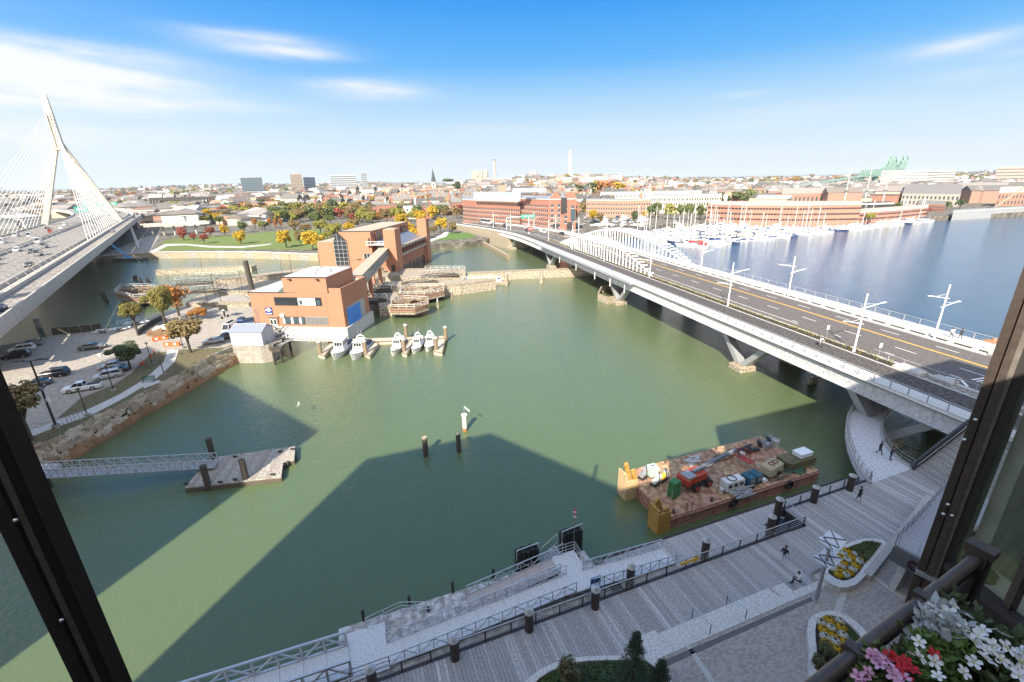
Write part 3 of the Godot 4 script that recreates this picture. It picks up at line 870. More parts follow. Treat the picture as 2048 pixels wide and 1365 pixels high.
# ---------------------------------------------------------------- vehicles: length along x, front at +x
var vcache:={}
func vehicle(kind: String,r: float,g: float,b: float) -> Node3D:
	var key:="%s%s%s%s"%[kind,r,g,b]
	if not vcache.has(kind):
		var L: float={"sedan": 4.7,"suv": 4.7,"van": 5.6,"pickup": 5.8,"bus": 11.0}[kind]
		var Hh: float={"sedan": 1.42,"suv": 1.72,"van": 2.4,"pickup": 1.9,"bus": 3.1}[kind]
		var w:=0.92 if kind!="bus" else 1.25
		var wr:=0.33 if kind in ["sedan","suv"] else 0.4
		var belt: float={"sedan": 0.9,"suv": 1.05,"van": 1.2,"pickup": 1.12,"bus": 1.3}[kind]
		# lower body: stations along the length (x, top, half width)
		var st:=[]
		match kind:
			"sedan": st=[[-0.5,0.78,0.8],[-0.47,0.92,0.9],[-0.28,0.98,1.0],[0.14,0.95,1.0],[0.38,0.86,0.98],[0.48,0.72,0.88],[0.5,0.6,0.78]]
			"suv": st=[[-0.5,0.95,0.86],[-0.48,1.08,0.95],[-0.2,1.08,1.0],[0.2,1.05,1.0],[0.42,0.98,0.98],[0.49,0.86,0.9],[0.5,0.7,0.82]]
			"van": st=[[-0.5,1.2,0.95],[-0.49,1.22,1.0],[0.25,1.2,1.0],[0.44,1.1,0.97],[0.5,0.8,0.85]]
			"pickup": st=[[-0.5,1.02,0.94],[-0.49,1.08,0.98],[-0.12,1.08,1.0],[0.2,1.14,1.0],[0.46,1.08,0.98],[0.5,0.85,0.88]]
			"bus": st=[[-0.5,1.3,0.98],[0.49,1.3,1.0],[0.5,1.1,0.95]]
		var rows:=[]
		for s in st:
			var x: float=s[0]*L
			var hw: float=s[2]*w
			var tp: float=s[1]
			rows.append([V(x,0.24,hw*0.86),V(x,0.4,hw),V(x,tp - 0.14,hw),V(x,tp,hw*0.9),V(x,tp+0.01,0),V(x,tp,-hw*0.9),V(x,tp - 0.14,-hw),V(x,0.4,-hw),V(x,0.24,-hw*0.86)])
		var body:=mb()
		for i in rows.size() - 1:
			for j in 8: body.quad(rows[i][j],rows[i+1][j],rows[i+1][j+1],rows[i][j+1])
			body.quad(rows[i][8],rows[i+1][8],rows[i+1][0],rows[i][0])
		for j in range(1,8):
			body.tri(rows[0][0],rows[0][j+1],rows[0][j])
			var e: Array=rows[rows.size() - 1]
			body.tri(e[0],e[j],e[j+1])
		# greenhouse: glass, then roof above
		var gx: Array={"sedan": [-0.4,-0.2,0.06,0.24],"suv": [-0.48,-0.42,0.1,0.26],"van": [-0.49,-0.48,0.26,0.42],"pickup": [-0.1,-0.06,0.14,0.27],"bus": [-0.5,-0.495,0.47,0.5]}[kind]
		var gl:=mb()
		var rf:=mb()
		var y0:=belt - 0.04
		var y1:=Hh - 0.1
		var b4:=func(xa: float,xb: float,hw: float,y: float) -> Array:
			return [V(xa*L,y,hw),V(xb*L,y,hw),V(xb*L,y,-hw),V(xa*L,y,-hw)]
		gl.hexa(b4.call(gx[0],gx[3],w*0.9,y0)+b4.call(gx[1],gx[2],w*0.74,y1))
		rf.hexa(b4.call(gx[1] - 0.01,gx[2]+0.01,w*0.76,y1 - 0.03)+b4.call(gx[1]+0.02,gx[2] - 0.03,w*0.66,Hh))
		# pillars
		for k in [-1,1]:
			var n:=4 if kind=="bus" else 3
			for i in n:
				var t:=float(i)/(n - 1)
				if kind=="van" and i<2: continue
				rf.beam(V(lerpf(gx[0],gx[3],t)*L,y0,k*w*0.905),V(lerpf(gx[1],gx[2],t)*L,y1,k*w*0.745),0.07,0.07)
		if kind=="van": rf.box(V(-0.17*L,(y0+y1)/2+0.05,0),V(0.62*L,y1 - y0+0.1,w*1.86))
		var wl:=mb()
		wl.cyl(V(0,0,-0.11),V(0,0,0.11),wr,wr,14)
		var hub:=mb().cyl(V(0,0,-0.115),V(0,0,0.115),wr*0.6,wr*0.6,10)
		vcache[kind]={"L": L,"w": w,"wr": wr,"h": Hh,"body": body.mesh(),"glass": gl.mesh(),"roof": rf.mesh(),"wheel": wl.mesh(),"rim": hub.mesh(),
			"lamp": mb().box(Vector3.ZERO,V(0.08,0.14,0.36)).mesh(),"bed": mb().box(V(-0.31*L,1.05,0),V(0.36*L,0.1,w*1.6)).mesh()}
	var d: Dictionary=vcache[kind]
	var pm:=P(r,g,b,0.28)
	pm.clearcoat_enabled=true; pm.clearcoat=0.6; pm.clearcoat_roughness=0.1
	var o:=thing({"sedan": "car","suv": "car","van": "van","pickup": "pickup_truck","bus": "bus"}[kind],"",{"sedan": "car","suv": "car","van": "van","pickup": "pickup truck","bus": "bus"}[kind])
	part("body",d.body,pm,o)
	part("windows",d.glass,X.glass,o)
	part("roof",d.roof,pm,o)
	if kind=="pickup": part("bed",d.bed,X.dark,o)
	for x in [-1,1]:
		for z in [-1,1]:
			var wl:=part("wheel",d.wheel,X.rubber,o)
			wl.position=V(x*d.L*0.3+0.05,d.wr,z*(d.w - 0.1))
			part("rim",d.rim,X.chrome,wl)
			var lp:=part("headlight" if x>0 else "taillight",d.lamp,P(0.8,0.8,0.78,0.2) if x>0 else P(0.35,0.02,0.02,0.3),o)
			lp.position=V(x*(d.L*0.5 - 0.06),0.72,z*d.w*0.68)
	return o
# a run of railing along points: posts and rails are its parts
func fence(called: String,label: String,cat: String,pts: Array,gap: float,h: float,r: float,rails: Array,mt: Material,parent: Node3D=null) -> Node3D:
	var t: Node3D=parent if parent else thing(called,label,cat)
	for i in pts.size() - 1:
		var a: Vector3=pts[i]
		var b: Vector3=pts[i+1]
		var k:=maxi(1,int(round(a.distance_to(b)/gap)))
		for j in k+(1 if i==pts.size() - 2 else 0):
			var q:=a.lerp(b,float(j)/k)
			part("post",mb().cyl(q,q+V(0,h,0),r,r,6),mt,t)
		for y in rails:
			part("rail",mb().cyl(a+V(0,y,0),b+V(0,y,0),r*0.8,r*0.8,6),mt,t)
	return t
# truss side of a gangway: top and bottom chord, verticals and diagonals
func truss(a: Vector3,b: Vector3,h: float,k: int,r: float,mt: Material,parent: Node3D) -> void:
	part("chord",mb().beam(a+V(0,h,0),b+V(0,h,0),r*2.4,r*2.0),mt,parent)
	part("chord",mb().beam(a+V(0,0.1,0),b+V(0,0.1,0),r*2.4,r*2.0),mt,parent)
	part("mid_rail",mb().beam(a+V(0,h*0.5,0),b+V(0,h*0.5,0),r,r),mt,parent)
	for i in k+1:
		var q:=a.lerp(b,float(i)/k)
		part("vertical",mb().beam(q,q+V(0,h,0),r*2,r*2),mt,parent)
		if i<k:
			var q2:=a.lerp(b,float(i+1)/k)
			part("diagonal",mb().beam(q+V(0,h if i%2 else 0.1,0),q2+V(0,0.1 if i%2 else h,0),r*1.6,r*1.6),mt,parent)
# wooden or steel pile with a cap
func pile(called: String,label: String,q: Vector3,top: float,r: float,mt: Material,cap: Material,group:="") -> Node3D:
	var t:=thing(called,label,"pile",V(q.x,0,q.z),0,group)
	part("shaft",mb().cyl(V(0,-1.5,0),V(0,top,0),r*1.03,r,14),mt,t)
	if cap: part("cap",mb().cyl(V(0,top,0),V(0,top+0.08,0),r*1.12,r*1.12,14).cyl(V(0,top+0.08,0),V(0,top+r*0.9,0),r*1.12,0.03,14),cap,t)
	return t
# ---------------------------------------------------------------- trees
var crowns:={}
func crown(kind: String,n: int,leaf: float,seed_: int) -> ArrayMesh:
	var key:="%s%d"%[kind,seed_]
	if crowns.has(key): return crowns[key]
	var r:=RandomNumberGenerator.new()
	r.seed=seed_*77+5
	# clumps inside a unit crown: radius 1, height 2 around the centre
	var cl:=[]
	var nc:=22
	for i in nc:
		var d:=V(r.randf_range(-1,1),r.randf_range(-0.75,1),r.randf_range(-1,1))
		if kind=="column": d=V(d.x*0.55,r.randf_range(-1.0,1.0),d.z*0.55)
		if kind=="cone":
			var y:=r.randf_range(-1,1)
			d=V(r.randf_range(-1,1),0,r.randf_range(-1,1)).normalized()*(1 - y)*0.42+V(0,y,0)
			cl.append([d,r.randf_range(0.18,0.3)])
			continue
		d=d.normalized()*pow(r.randf(),0.4)*0.66 if kind!="column" else d*0.8
		if kind=="spread": d.y=d.y*0.6+0.1
		cl.append([d*r.randf_range(0.8,1.25),r.randf_range(0.17,0.4)])
	var m:=mb()
	for i in n:
		var c: Array=cl[r.randi()%nc]
		var dir:=V(r.randfn(),r.randfn(),r.randfn()).normalized()
		var q: Vector3=c[0]+dir*c[1]*pow(r.randf(),0.33)
		var nn:=(dir+V(r.randfn(),r.randfn()+0.5,r.randfn())*0.55).normalized()
		var x:=nn.cross(V(r.randfn(),r.randfn(),r.randfn())).normalized()
		var y:=nn.cross(x)
		var l:=leaf*r.randf_range(0.6,1.3)
		var t:=r.randf_range(0.72,1.18)
		m.c=Color(t*r.randf_range(0.92,1.1),t,t*r.randf_range(0.8,1.1))
		m.tri(q - x*l*0.5,q+y*l*0.75,q+x*l*0.5)
		m.tri(q - x*l*0.5,q+x*l*0.5,q - y*l*0.75)
	crowns[key]=m.mesh()
	return crowns[key]
var trunks:={}
func trunk(seed_: int) -> ArrayMesh:
	if not trunks.has(seed_):
		var r:=RandomNumberGenerator.new()
		r.seed=seed_
		var m:=mb()
		m.cyl(V(0,0,0),V(0,0.35,0),0.034,0.026,8,false)
		for i in 7:
			var a:=TAU*i/7+r.randf()
			var e:=V(cos(a)*0.2,r.randf_range(0.6,0.85),sin(a)*0.2)
			var mid:=V(cos(a)*0.07,0.45+r.randf()*0.1,sin(a)*0.07)
			m.cyl(V(0,0.3,0),mid,0.019,0.013,6,false).cyl(mid,e,0.013,0.004,5,false)
			m.cyl(mid,mid+V(cos(a+0.9)*0.16,0.2,sin(a+0.9)*0.16),0.009,0.003,5,false)
		trunks[seed_]=m.mesh()
	return trunks[seed_]
# h: whole height, w: crown radius, low: part of the height below the crown
func tree(called: String,label: String,q: Vector3,h: float,w: float,low: float,mt: Material,kind:="round",fine:=0,group:="") -> Node3D:
	var t:=thing(called,label,"tree",q,rng.randf()*TAU,group)
	var tk:=part("trunk",trunk(1+rng.randi()%3),X.bark,t)
	tk.scale=V(h,h*(1.0 if low>0.2 else 0.9),h)
	var sd:=1+rng.randi()%3
	var cr:=part("crown",crown(kind+str(fine),[700,2800,10000][fine],[0.2,0.105,0.058][fine],sd),mt,t)
	cr.position.y=h*(low+(1 - low)/2)
	cr.scale=V(w,h*(1 - low)/2*1.08,w)
	return t
# ---------------------------------------------------------------- boats: bow at +x, waterline at y = 0
var bcache:={}
func hull_mesh(L: float,B: float,Hb: float,Hs: float) -> Array:
	var key:="%s,%s,%s,%s"%[L,B,Hb,Hs]
	if not bcache.has(key):
		var st:=[[-0.5,0.86,0.0],[-0.3,0.97,0.0],[0.0,1.0,0.05],[0.2,0.9,0.25],[0.36,0.62,0.55],[0.46,0.28,0.85],[0.5,0.03,1.0]]
		var rows:=[]
		var dk:=[]
		for s in st:
			var x: float=s[0]*L
			var w: float=s[1]*B/2
			var h:=lerpf(Hs,Hb,s[2])
			var xk: float=x - s[2]*L*0.06
			rows.append([V(xk - s[2]*L*0.04,-0.25,0),V(xk,-0.05,w*0.72),V(x,h,w),V(x,h+0.04,w*0.9),V(x,h - 0.06,w*0.86)])
			dk.append([V(x,h - 0.06,w*0.88),V(x,h - 0.06,-w*0.88)])
		var m:=mb()
		for i in rows.size() - 1:
			for j in 4:
				m.quad(rows[i][j],rows[i+1][j],rows[i+1][j+1],rows[i][j+1])
				var f:=func(p: Vector3) -> Vector3: return p*V(1,1,-1)
				m.quad(f.call(rows[i+1][j]),f.call(rows[i][j]),f.call(rows[i][j+1]),f.call(rows[i+1][j+1]))
		var r: Array=rows[0]
		m.quad(r[1]*V(1,1,-1),r[1],r[2],r[2]*V(1,1,-1))
		m.tri(r[0],r[1],r[1]*V(1,1,-1))
		var d:=mb()
		for i in dk.size() - 1: d.quad(dk[i][0],dk[i+1][0],dk[i+1][1],dk[i][1])
		# rubbing strake
		var s2:=mb()
		for i in rows.size() - 1:
			for k in [1,-1]: s2.beam(rows[i][2]*V(1,1,k),rows[i+1][2]*V(1,1,k),0.1,0.12)
		bcache[key]=[m.mesh(),d.mesh(),s2.mesh()]
	return bcache[key]
func cabin(L: float,x: float,w: float,y: float,h: float,rake:=0.35) -> M:
	var a:=[V(x - L/2,y,w/2),V(x+L/2,y,w/2),V(x+L/2,y,-w/2),V(x - L/2,y,-w/2)]
	var b:=[V(x - L/2+0.1,y+h,w*0.43),V(x+L/2 - rake,y+h,w*0.43),V(x+L/2 - rake,y+h,-w*0.43),V(x - L/2+0.1,y+h,-w*0.43)]
	var m:=mb()
	m.hexa(a+b)
	return m
func patrol_boat(label: String,L: float,hullm: Material,big: bool) -> Node3D:
	var t:=thing("patrol_boat",label,"boat")
	var B:=L*0.3
	var hm:=hull_mesh(L,B,L*0.15,L*0.09)
	part("hull",hm[0],hullm,t)
	part("deck",hm[1],P(0.6,0.6,0.59,0.6),t)
	part("strake",hm[2],X.dark if not big else X.galv,t)
	var y:=L*0.085
	var w:=B*0.66
	var cx:=0.02*L if big else -0.08*L
	var ch:=2.1 if big else 1.7
	var cabw:=cabin(L*0.3,cx,w,y,ch,0.5)
	var c:=part("cabin",cabw,X.white,t)
	var fx:=cx+L*0.15
	for i in 3:
		part("windscreen",mb().box(V(fx - 0.32,y+ch*0.68,(i - 1)*w*0.27),V(0.06,ch*0.36,w*0.23),Basis(Vector3.BACK,0.2)),X.glass,c)
	for k in [-1,1]:
		for i in 2: part("side_window",mb().box(V(cx - L*0.06+i*L*0.11,y+ch*0.68,k*w*0.465),V(L*0.085,ch*0.34,0.05),Basis(Vector3.RIGHT,-k*0.1)),X.glass,c)
	part("cabin_roof",mb().bev(V(cx - 0.1,y+ch+0.05,0),V(L*0.3,0.12,w*0.98),0.06),P(0.7,0.7,0.7,0.4),c)
	part("radar_arch",mb().path([V(cx - L*0.08,y+ch,w*0.4),V(cx - L*0.1,y+ch+0.7,w*0.3),V(cx - L*0.1,y+ch+0.7,-w*0.3),V(cx - L*0.08,y+ch,-w*0.4)],0.07),X.white,t)
	part("radar",mb().cyl(V(cx - L*0.1,y+ch+0.75,0),V(cx - L*0.1,y+ch+1.0,0),0.3,0.26,10),X.white,t)
	part("antenna",mb().cyl(V(cx - L*0.1,y+ch+0.7,0.5),V(cx - L*0.12,y+ch+3.0,0.5),0.03,0.015,5),X.galv,t)
	part("mast",mb().cyl(V(cx - L*0.1,y+ch+0.7,-0.3),V(cx - L*0.1,y+ch+2.0,-0.3),0.05,0.04,6),X.galv,t)
	if big:
		part("foredeck_hatch",mb().bev(V(L*0.26,y+0.38,0),V(0.9,0.12,0.8),0.05),X.galv,t)
		part("stern_cover",mb().bev(V(-L*0.32,y+0.35,0),V(L*0.26,0.7,B*0.7),0.2),P(0.06,0.07,0.1,0.8),t)
		part("side_stripe",mb().box(V(-L*0.1,y+0.06,B*0.5),V(L*0.4,0.35,0.05)),P(0.1,0.13,0.25,0.5),t)
	else:
		for k in [-0.35,0.35]: part("outboard_motor",mb().bev(V(-L*0.53,y+0.5,k),V(0.5,0.9,0.4),0.1),X.white,t)
		part("bow_cushion",mb().bev(V(L*0.26,y+0.35,0),V(L*0.18,0.2,B*0.4),0.08),P(0.5,0.5,0.5),t)
	var rp:=[]
	for q in [[-0.1,0.46],[0.15,0.44],[0.33,0.31],[0.45,0.1]]: rp.append(V(q[0]*L,y+0.75+q[0]*0.6,q[1]*B))
	var rq:=rp.map(func(p): return p*V(1,1,-1))
	rq.reverse()
	part("bow_rail",mb().path(rp+rq,0.025,5),X.chrome,t)
	return t
# ---------------------------------------------------------------- people: one skin over tapered bones (surface nets)
func skin(m: M,bones: Array,cell: float,blend: float) -> void:
	# a bone: [a, b, radius a, radius b, colour]
	var lo:=V(1e9,1e9,1e9)
	var hi:=-lo
	for b in bones:
		var r:=maxf(b[2],b[3])+cell*2
		for q in [b[0],b[1]]:
			lo=lo.min(q - V(r,r,r)); hi=hi.max(q+V(r,r,r))
	var nx:=int((hi.x - lo.x)/cell)+2
	var ny:=int((hi.y - lo.y)/cell)+2
	var nz:=int((hi.z - lo.z)/cell)+2
	var f:=PackedFloat32Array(); f.resize(nx*ny*nz); f.fill(1.0)
	var near:=PackedFloat32Array(); near.resize(f.size()); near.fill(1.0)
	var who:=PackedInt32Array(); who.resize(f.size())
	for bi in bones.size():
		var b: Array=bones[bi]
		var a: Vector3=b[0]
		var ab: Vector3=b[1] - a
		var l2:=maxf(ab.length_squared(),1e-9)
		var r:=maxf(b[2],b[3])+blend+cell*2
		var p0: Vector3=((b[0] as Vector3).min(b[1]) - V(r,r,r) - lo)/cell
		var p1: Vector3=((b[0] as Vector3).max(b[1])+V(r,r,r) - lo)/cell
		for z in range(maxi(0,int(p0.z)),mini(nz,int(p1.z)+1)):
			for y in range(maxi(0,int(p0.y)),mini(ny,int(p1.y)+1)):
				for x in range(maxi(0,int(p0.x)),mini(nx,int(p1.x)+1)):
					var q:=lo+V(x,y,z)*cell
					var t:=clampf((q - a).dot(ab)/l2,0,1)
					var d: float=(q - a - ab*t).length() - lerpf(b[2],b[3],t)
					var i:=(z*ny+y)*nx+x
					if d<near[i]: near[i]=d; who[i]=bi
					var h:=maxf(blend - absf(d - f[i]),0)/blend
					f[i]=minf(d,f[i]) - h*h*blend*0.25
	var vert:={}
	var cols:={}
	var idx:=func(x: int,y: int,z: int) -> int: return (z*ny+y)*nx+x
	for z in nz - 1:
		for y in ny - 1:
			for x in nx - 1:
				var i0: int=(z*ny+y)*nx+x
				var neg:=0
				for k in 8:
					if f[i0+(k & 1)+((k >> 1) & 1)*nx+(k >> 2)*nx*ny]<0: neg+=1
				if neg==0 or neg==8: continue
				var s:=Vector3.ZERO
				var c:=0
				for e in [[0,1],[2,3],[4,5],[6,7],[0,2],[1,3],[4,6],[5,7],[0,4],[1,5],[2,6],[3,7]]:
					var va:=f[i0+(e[0] & 1)+((e[0] >> 1) & 1)*nx+(e[0] >> 2)*nx*ny]
					var vb:=f[i0+(e[1] & 1)+((e[1] >> 1) & 1)*nx+(e[1] >> 2)*nx*ny]
					if (va<0)==(vb<0): continue
					var t:=va/(va - vb)
					var A:=V(e[0] & 1,(e[0] >> 1) & 1,e[0] >> 2)
					var B:=V(e[1] & 1,(e[1] >> 1) & 1,e[1] >> 2)
					s+=A.lerp(B,t); c+=1
				vert[i0]=lo+(V(x,y,z)+s/c)*cell
				cols[i0]=bones[who[i0]][4]
	var st:=[1,nx,nx*ny]
	for i0 in vert:
		for ax in 3:
			var u: int=st[(ax+1)%3]
			var w: int=st[(ax+2)%3]
			var fa:=f[i0]
			var fb:=f[i0+st[ax]]
			if (fa<0)==(fb<0): continue
			if not (vert.has(i0 - u) and vert.has(i0 - w) and vert.has(i0 - u - w)): continue
			m.c=cols[i0]
			if fa<0: m.quad(vert[i0 - u - w],vert[i0 - w],vert[i0],vert[i0 - u])
			else: m.quad(vert[i0 - u - w],vert[i0 - u],vert[i0],vert[i0 - w])
func person(label: String,where: Vector3,turn: float,o:={}) -> Node3D:
	var top: Color=o.get("top",Color(0.03,0.03,0.035))
	var legs: Color=o.get("legs",Color(0.04,0.045,0.06))
	var hair: Color=o.get("hair",Color(0.025,0.018,0.012))
	var sk:=Color(0.42,0.25,0.17)
	var shin: Color=o.get("shin",legs)
	var pose: String=o.get("pose","walk")
	var shoe: Color=o.get("shoe",Color(0.03,0.03,0.03))
	# joints, facing +z
	var hip:=V(0,0.93,0)
	var chest:=V(0,1.28,0.02)
	var neck:=V(0,1.47,0.02)
	var hd:=V(0,1.62,0.05)
	var kn:=[V(0.1,0.5,0.1),V(-0.1,0.5,0.02)]
	var an:=[V(0.1,0.09,0.26),V(-0.1,0.12,-0.24)]
	var el:=[V(0.25,1.14,-0.12),V(-0.25,1.14,0.06)]
	var wr:=[V(0.24,0.93,0.02),V(-0.24,0.95,0.24)]
	if pose=="stand":
		kn=[V(0.1,0.5,0.02),V(-0.1,0.5,0.03)]; an=[V(0.11,0.09,0),V(-0.12,0.09,0.02)]
		el=[V(0.26,1.15,-0.02),V(-0.24,1.16,0.08)]; wr=[V(0.25,0.92,0.06),V(-0.1,1.2,0.28)]
	elif pose=="sit":
		hip=V(0,0.56,0); chest=V(0,0.9,0.06); neck=V(0,1.08,0.12); hd=V(0,1.2,0.2)
		kn=[V(0.1,0.58,0.44),V(-0.12,0.56,0.45)]; an=[V(0.12,0.1,0.52),V(-0.1,0.1,0.42)]
		el=[V(0.26,0.78,0.12),V(-0.26,0.78,0.12)]; wr=[V(0.12,0.72,0.36),V(-0.1,0.74,0.38)]
	elif pose=="bike":
		hip=V(0,0.95,-0.2); chest=V(0,1.25,0.1); neck=V(0,1.4,0.2); hd=V(0,1.52,0.28)
		kn=[V(0.1,0.75,0.2),V(-0.1,0.6,0.12)]; an=[V(0.1,0.45,-0.02),V(-0.1,0.25,0.02)]
		el=[V(0.26,1.1,0.3),V(-0.26,1.1,0.3)]; wr=[V(0.24,1.05,0.52),V(-0.24,1.05,0.52)]
	var b:=[]
	b.append([hip+V(0.07,0,0),hip+V(-0.07,0,0),0.125,0.125,legs])
	b.append([hip,chest,0.135,0.15,top])
	b.append([chest+V(0.09,0.03,0),chest+V(-0.09,0.03,0),0.125,0.125,top])
	b.append([chest,neck,0.11,0.065,top])
	b.append([neck,hd,0.055,0.055,sk])
	for k in 2:
		var sgn:=1 if k==0 else -1
		var h0:=hip+V(0.09*sgn,-0.03,0)
		b.append([h0,kn[k],0.095,0.065,legs])
		b.append([kn[k],an[k],0.06,0.042,shin])
		b.append([an[k]+V(0,-0.03,-0.04),an[k]+V(0.01*sgn,-0.05,0.16),0.045,0.035,shoe])
		var sh:=chest+V(0.19*sgn,0.09,0)
		b.append([chest+V(0.1*sgn,0.09,0),sh,0.08,0.065,top])
		b.append([sh,el[k],0.062,0.048,top])
		b.append([el[k],wr[k],0.045,0.032,o.get("sleeve",top)])
	var m:=mb()
	skin(m,b,0.03,0.05)
	# hands
	for k in 2:
		var w: Vector3=wr[k]
		var dir: Vector3=(w - el[k]).normalized()
		var sd:=dir.cross(V(0,0,1) if absf(dir.z)<0.8 else V(0,1,0)).normalized()
		var pn:=dir.cross(sd)
		var hb:=[[w,w+dir*0.07,0.026,0.03,sk],[w+dir*0.07 - sd*0.02,w+dir*0.07+sd*0.02,0.02,0.02,sk]]
		for j in 4:
			var r0:=w+dir*0.08+sd*(j - 1.5)*0.019
			var ln: float=[0.06,0.072,0.068,0.052][j]
			hb.append([r0,r0+dir*ln*0.6+pn*0.012,0.0095,0.009,sk])
			hb.append([r0+dir*ln*0.6+pn*0.012,r0+dir*ln+pn*0.035,0.009,0.008,sk])
		hb.append([w+dir*0.03+sd*0.025,w+dir*0.08+sd*0.055+pn*0.02,0.012,0.009,sk])
		skin(m,hb,0.009,0.012)
	# head with face
	var c:=hd+V(0,0.05,0)
	var fc:=[[c+V(0,0.03,-0.015),c+V(0,-0.03,0.01),0.092,0.075,sk],[c+V(0,-0.08,0.035),c+V(0,-0.06,0.05),0.045,0.035,sk],[c+V(0,0.0,0.09),c+V(0,-0.03,0.105),0.011,0.015,sk],
		[c+V(0.086,0.01,0),c+V(0.086,-0.03,-0.005),0.014,0.011,sk],[c+V(-0.086,0.01,0),c+V(-0.086,-0.03,-0.005),0.014,0.011,sk],[c+V(0.034,0.005,0.085),c+V(0.034,0.004,0.086),0.012,0.012,Color(0.05,0.04,0.03)],[c+V(-0.034,0.005,0.085),c+V(-0.034,0.004,0.086),0.012,0.012,Color(0.05,0.04,0.03)],[c+V(0.02,-0.066,0.083),c+V(-0.02,-0.066,0.083),0.009,0.009,Color(0.3,0.12,0.1)]]
	skin(m,fc,0.012,0.014)
	var t:=thing("person",label,"person",where,turn)
	if not mats.has("skin"):
		var sm:=StandardMaterial3D.new()
		sm.vertex_color_use_as_albedo=true; sm.roughness=0.8
		mats["skin"]=sm
	part("body",m,mats["skin"],t)
	var hm:=mb()
	hm.c=hair
	skin(hm,[[c+V(0,0.055,-0.03),c+V(0,0.05,0.0),0.098,0.09,hair],[c+V(0,0.0,-0.05),c+V(0,-0.05,-0.055),0.082,0.06,hair],[c+V(0.03,0.095,0.04),c+V(-0.03,0.095,0.04),0.045,0.045,hair]],0.018,0.03)
	part("hair",hm,mats["skin"],t)
	return t
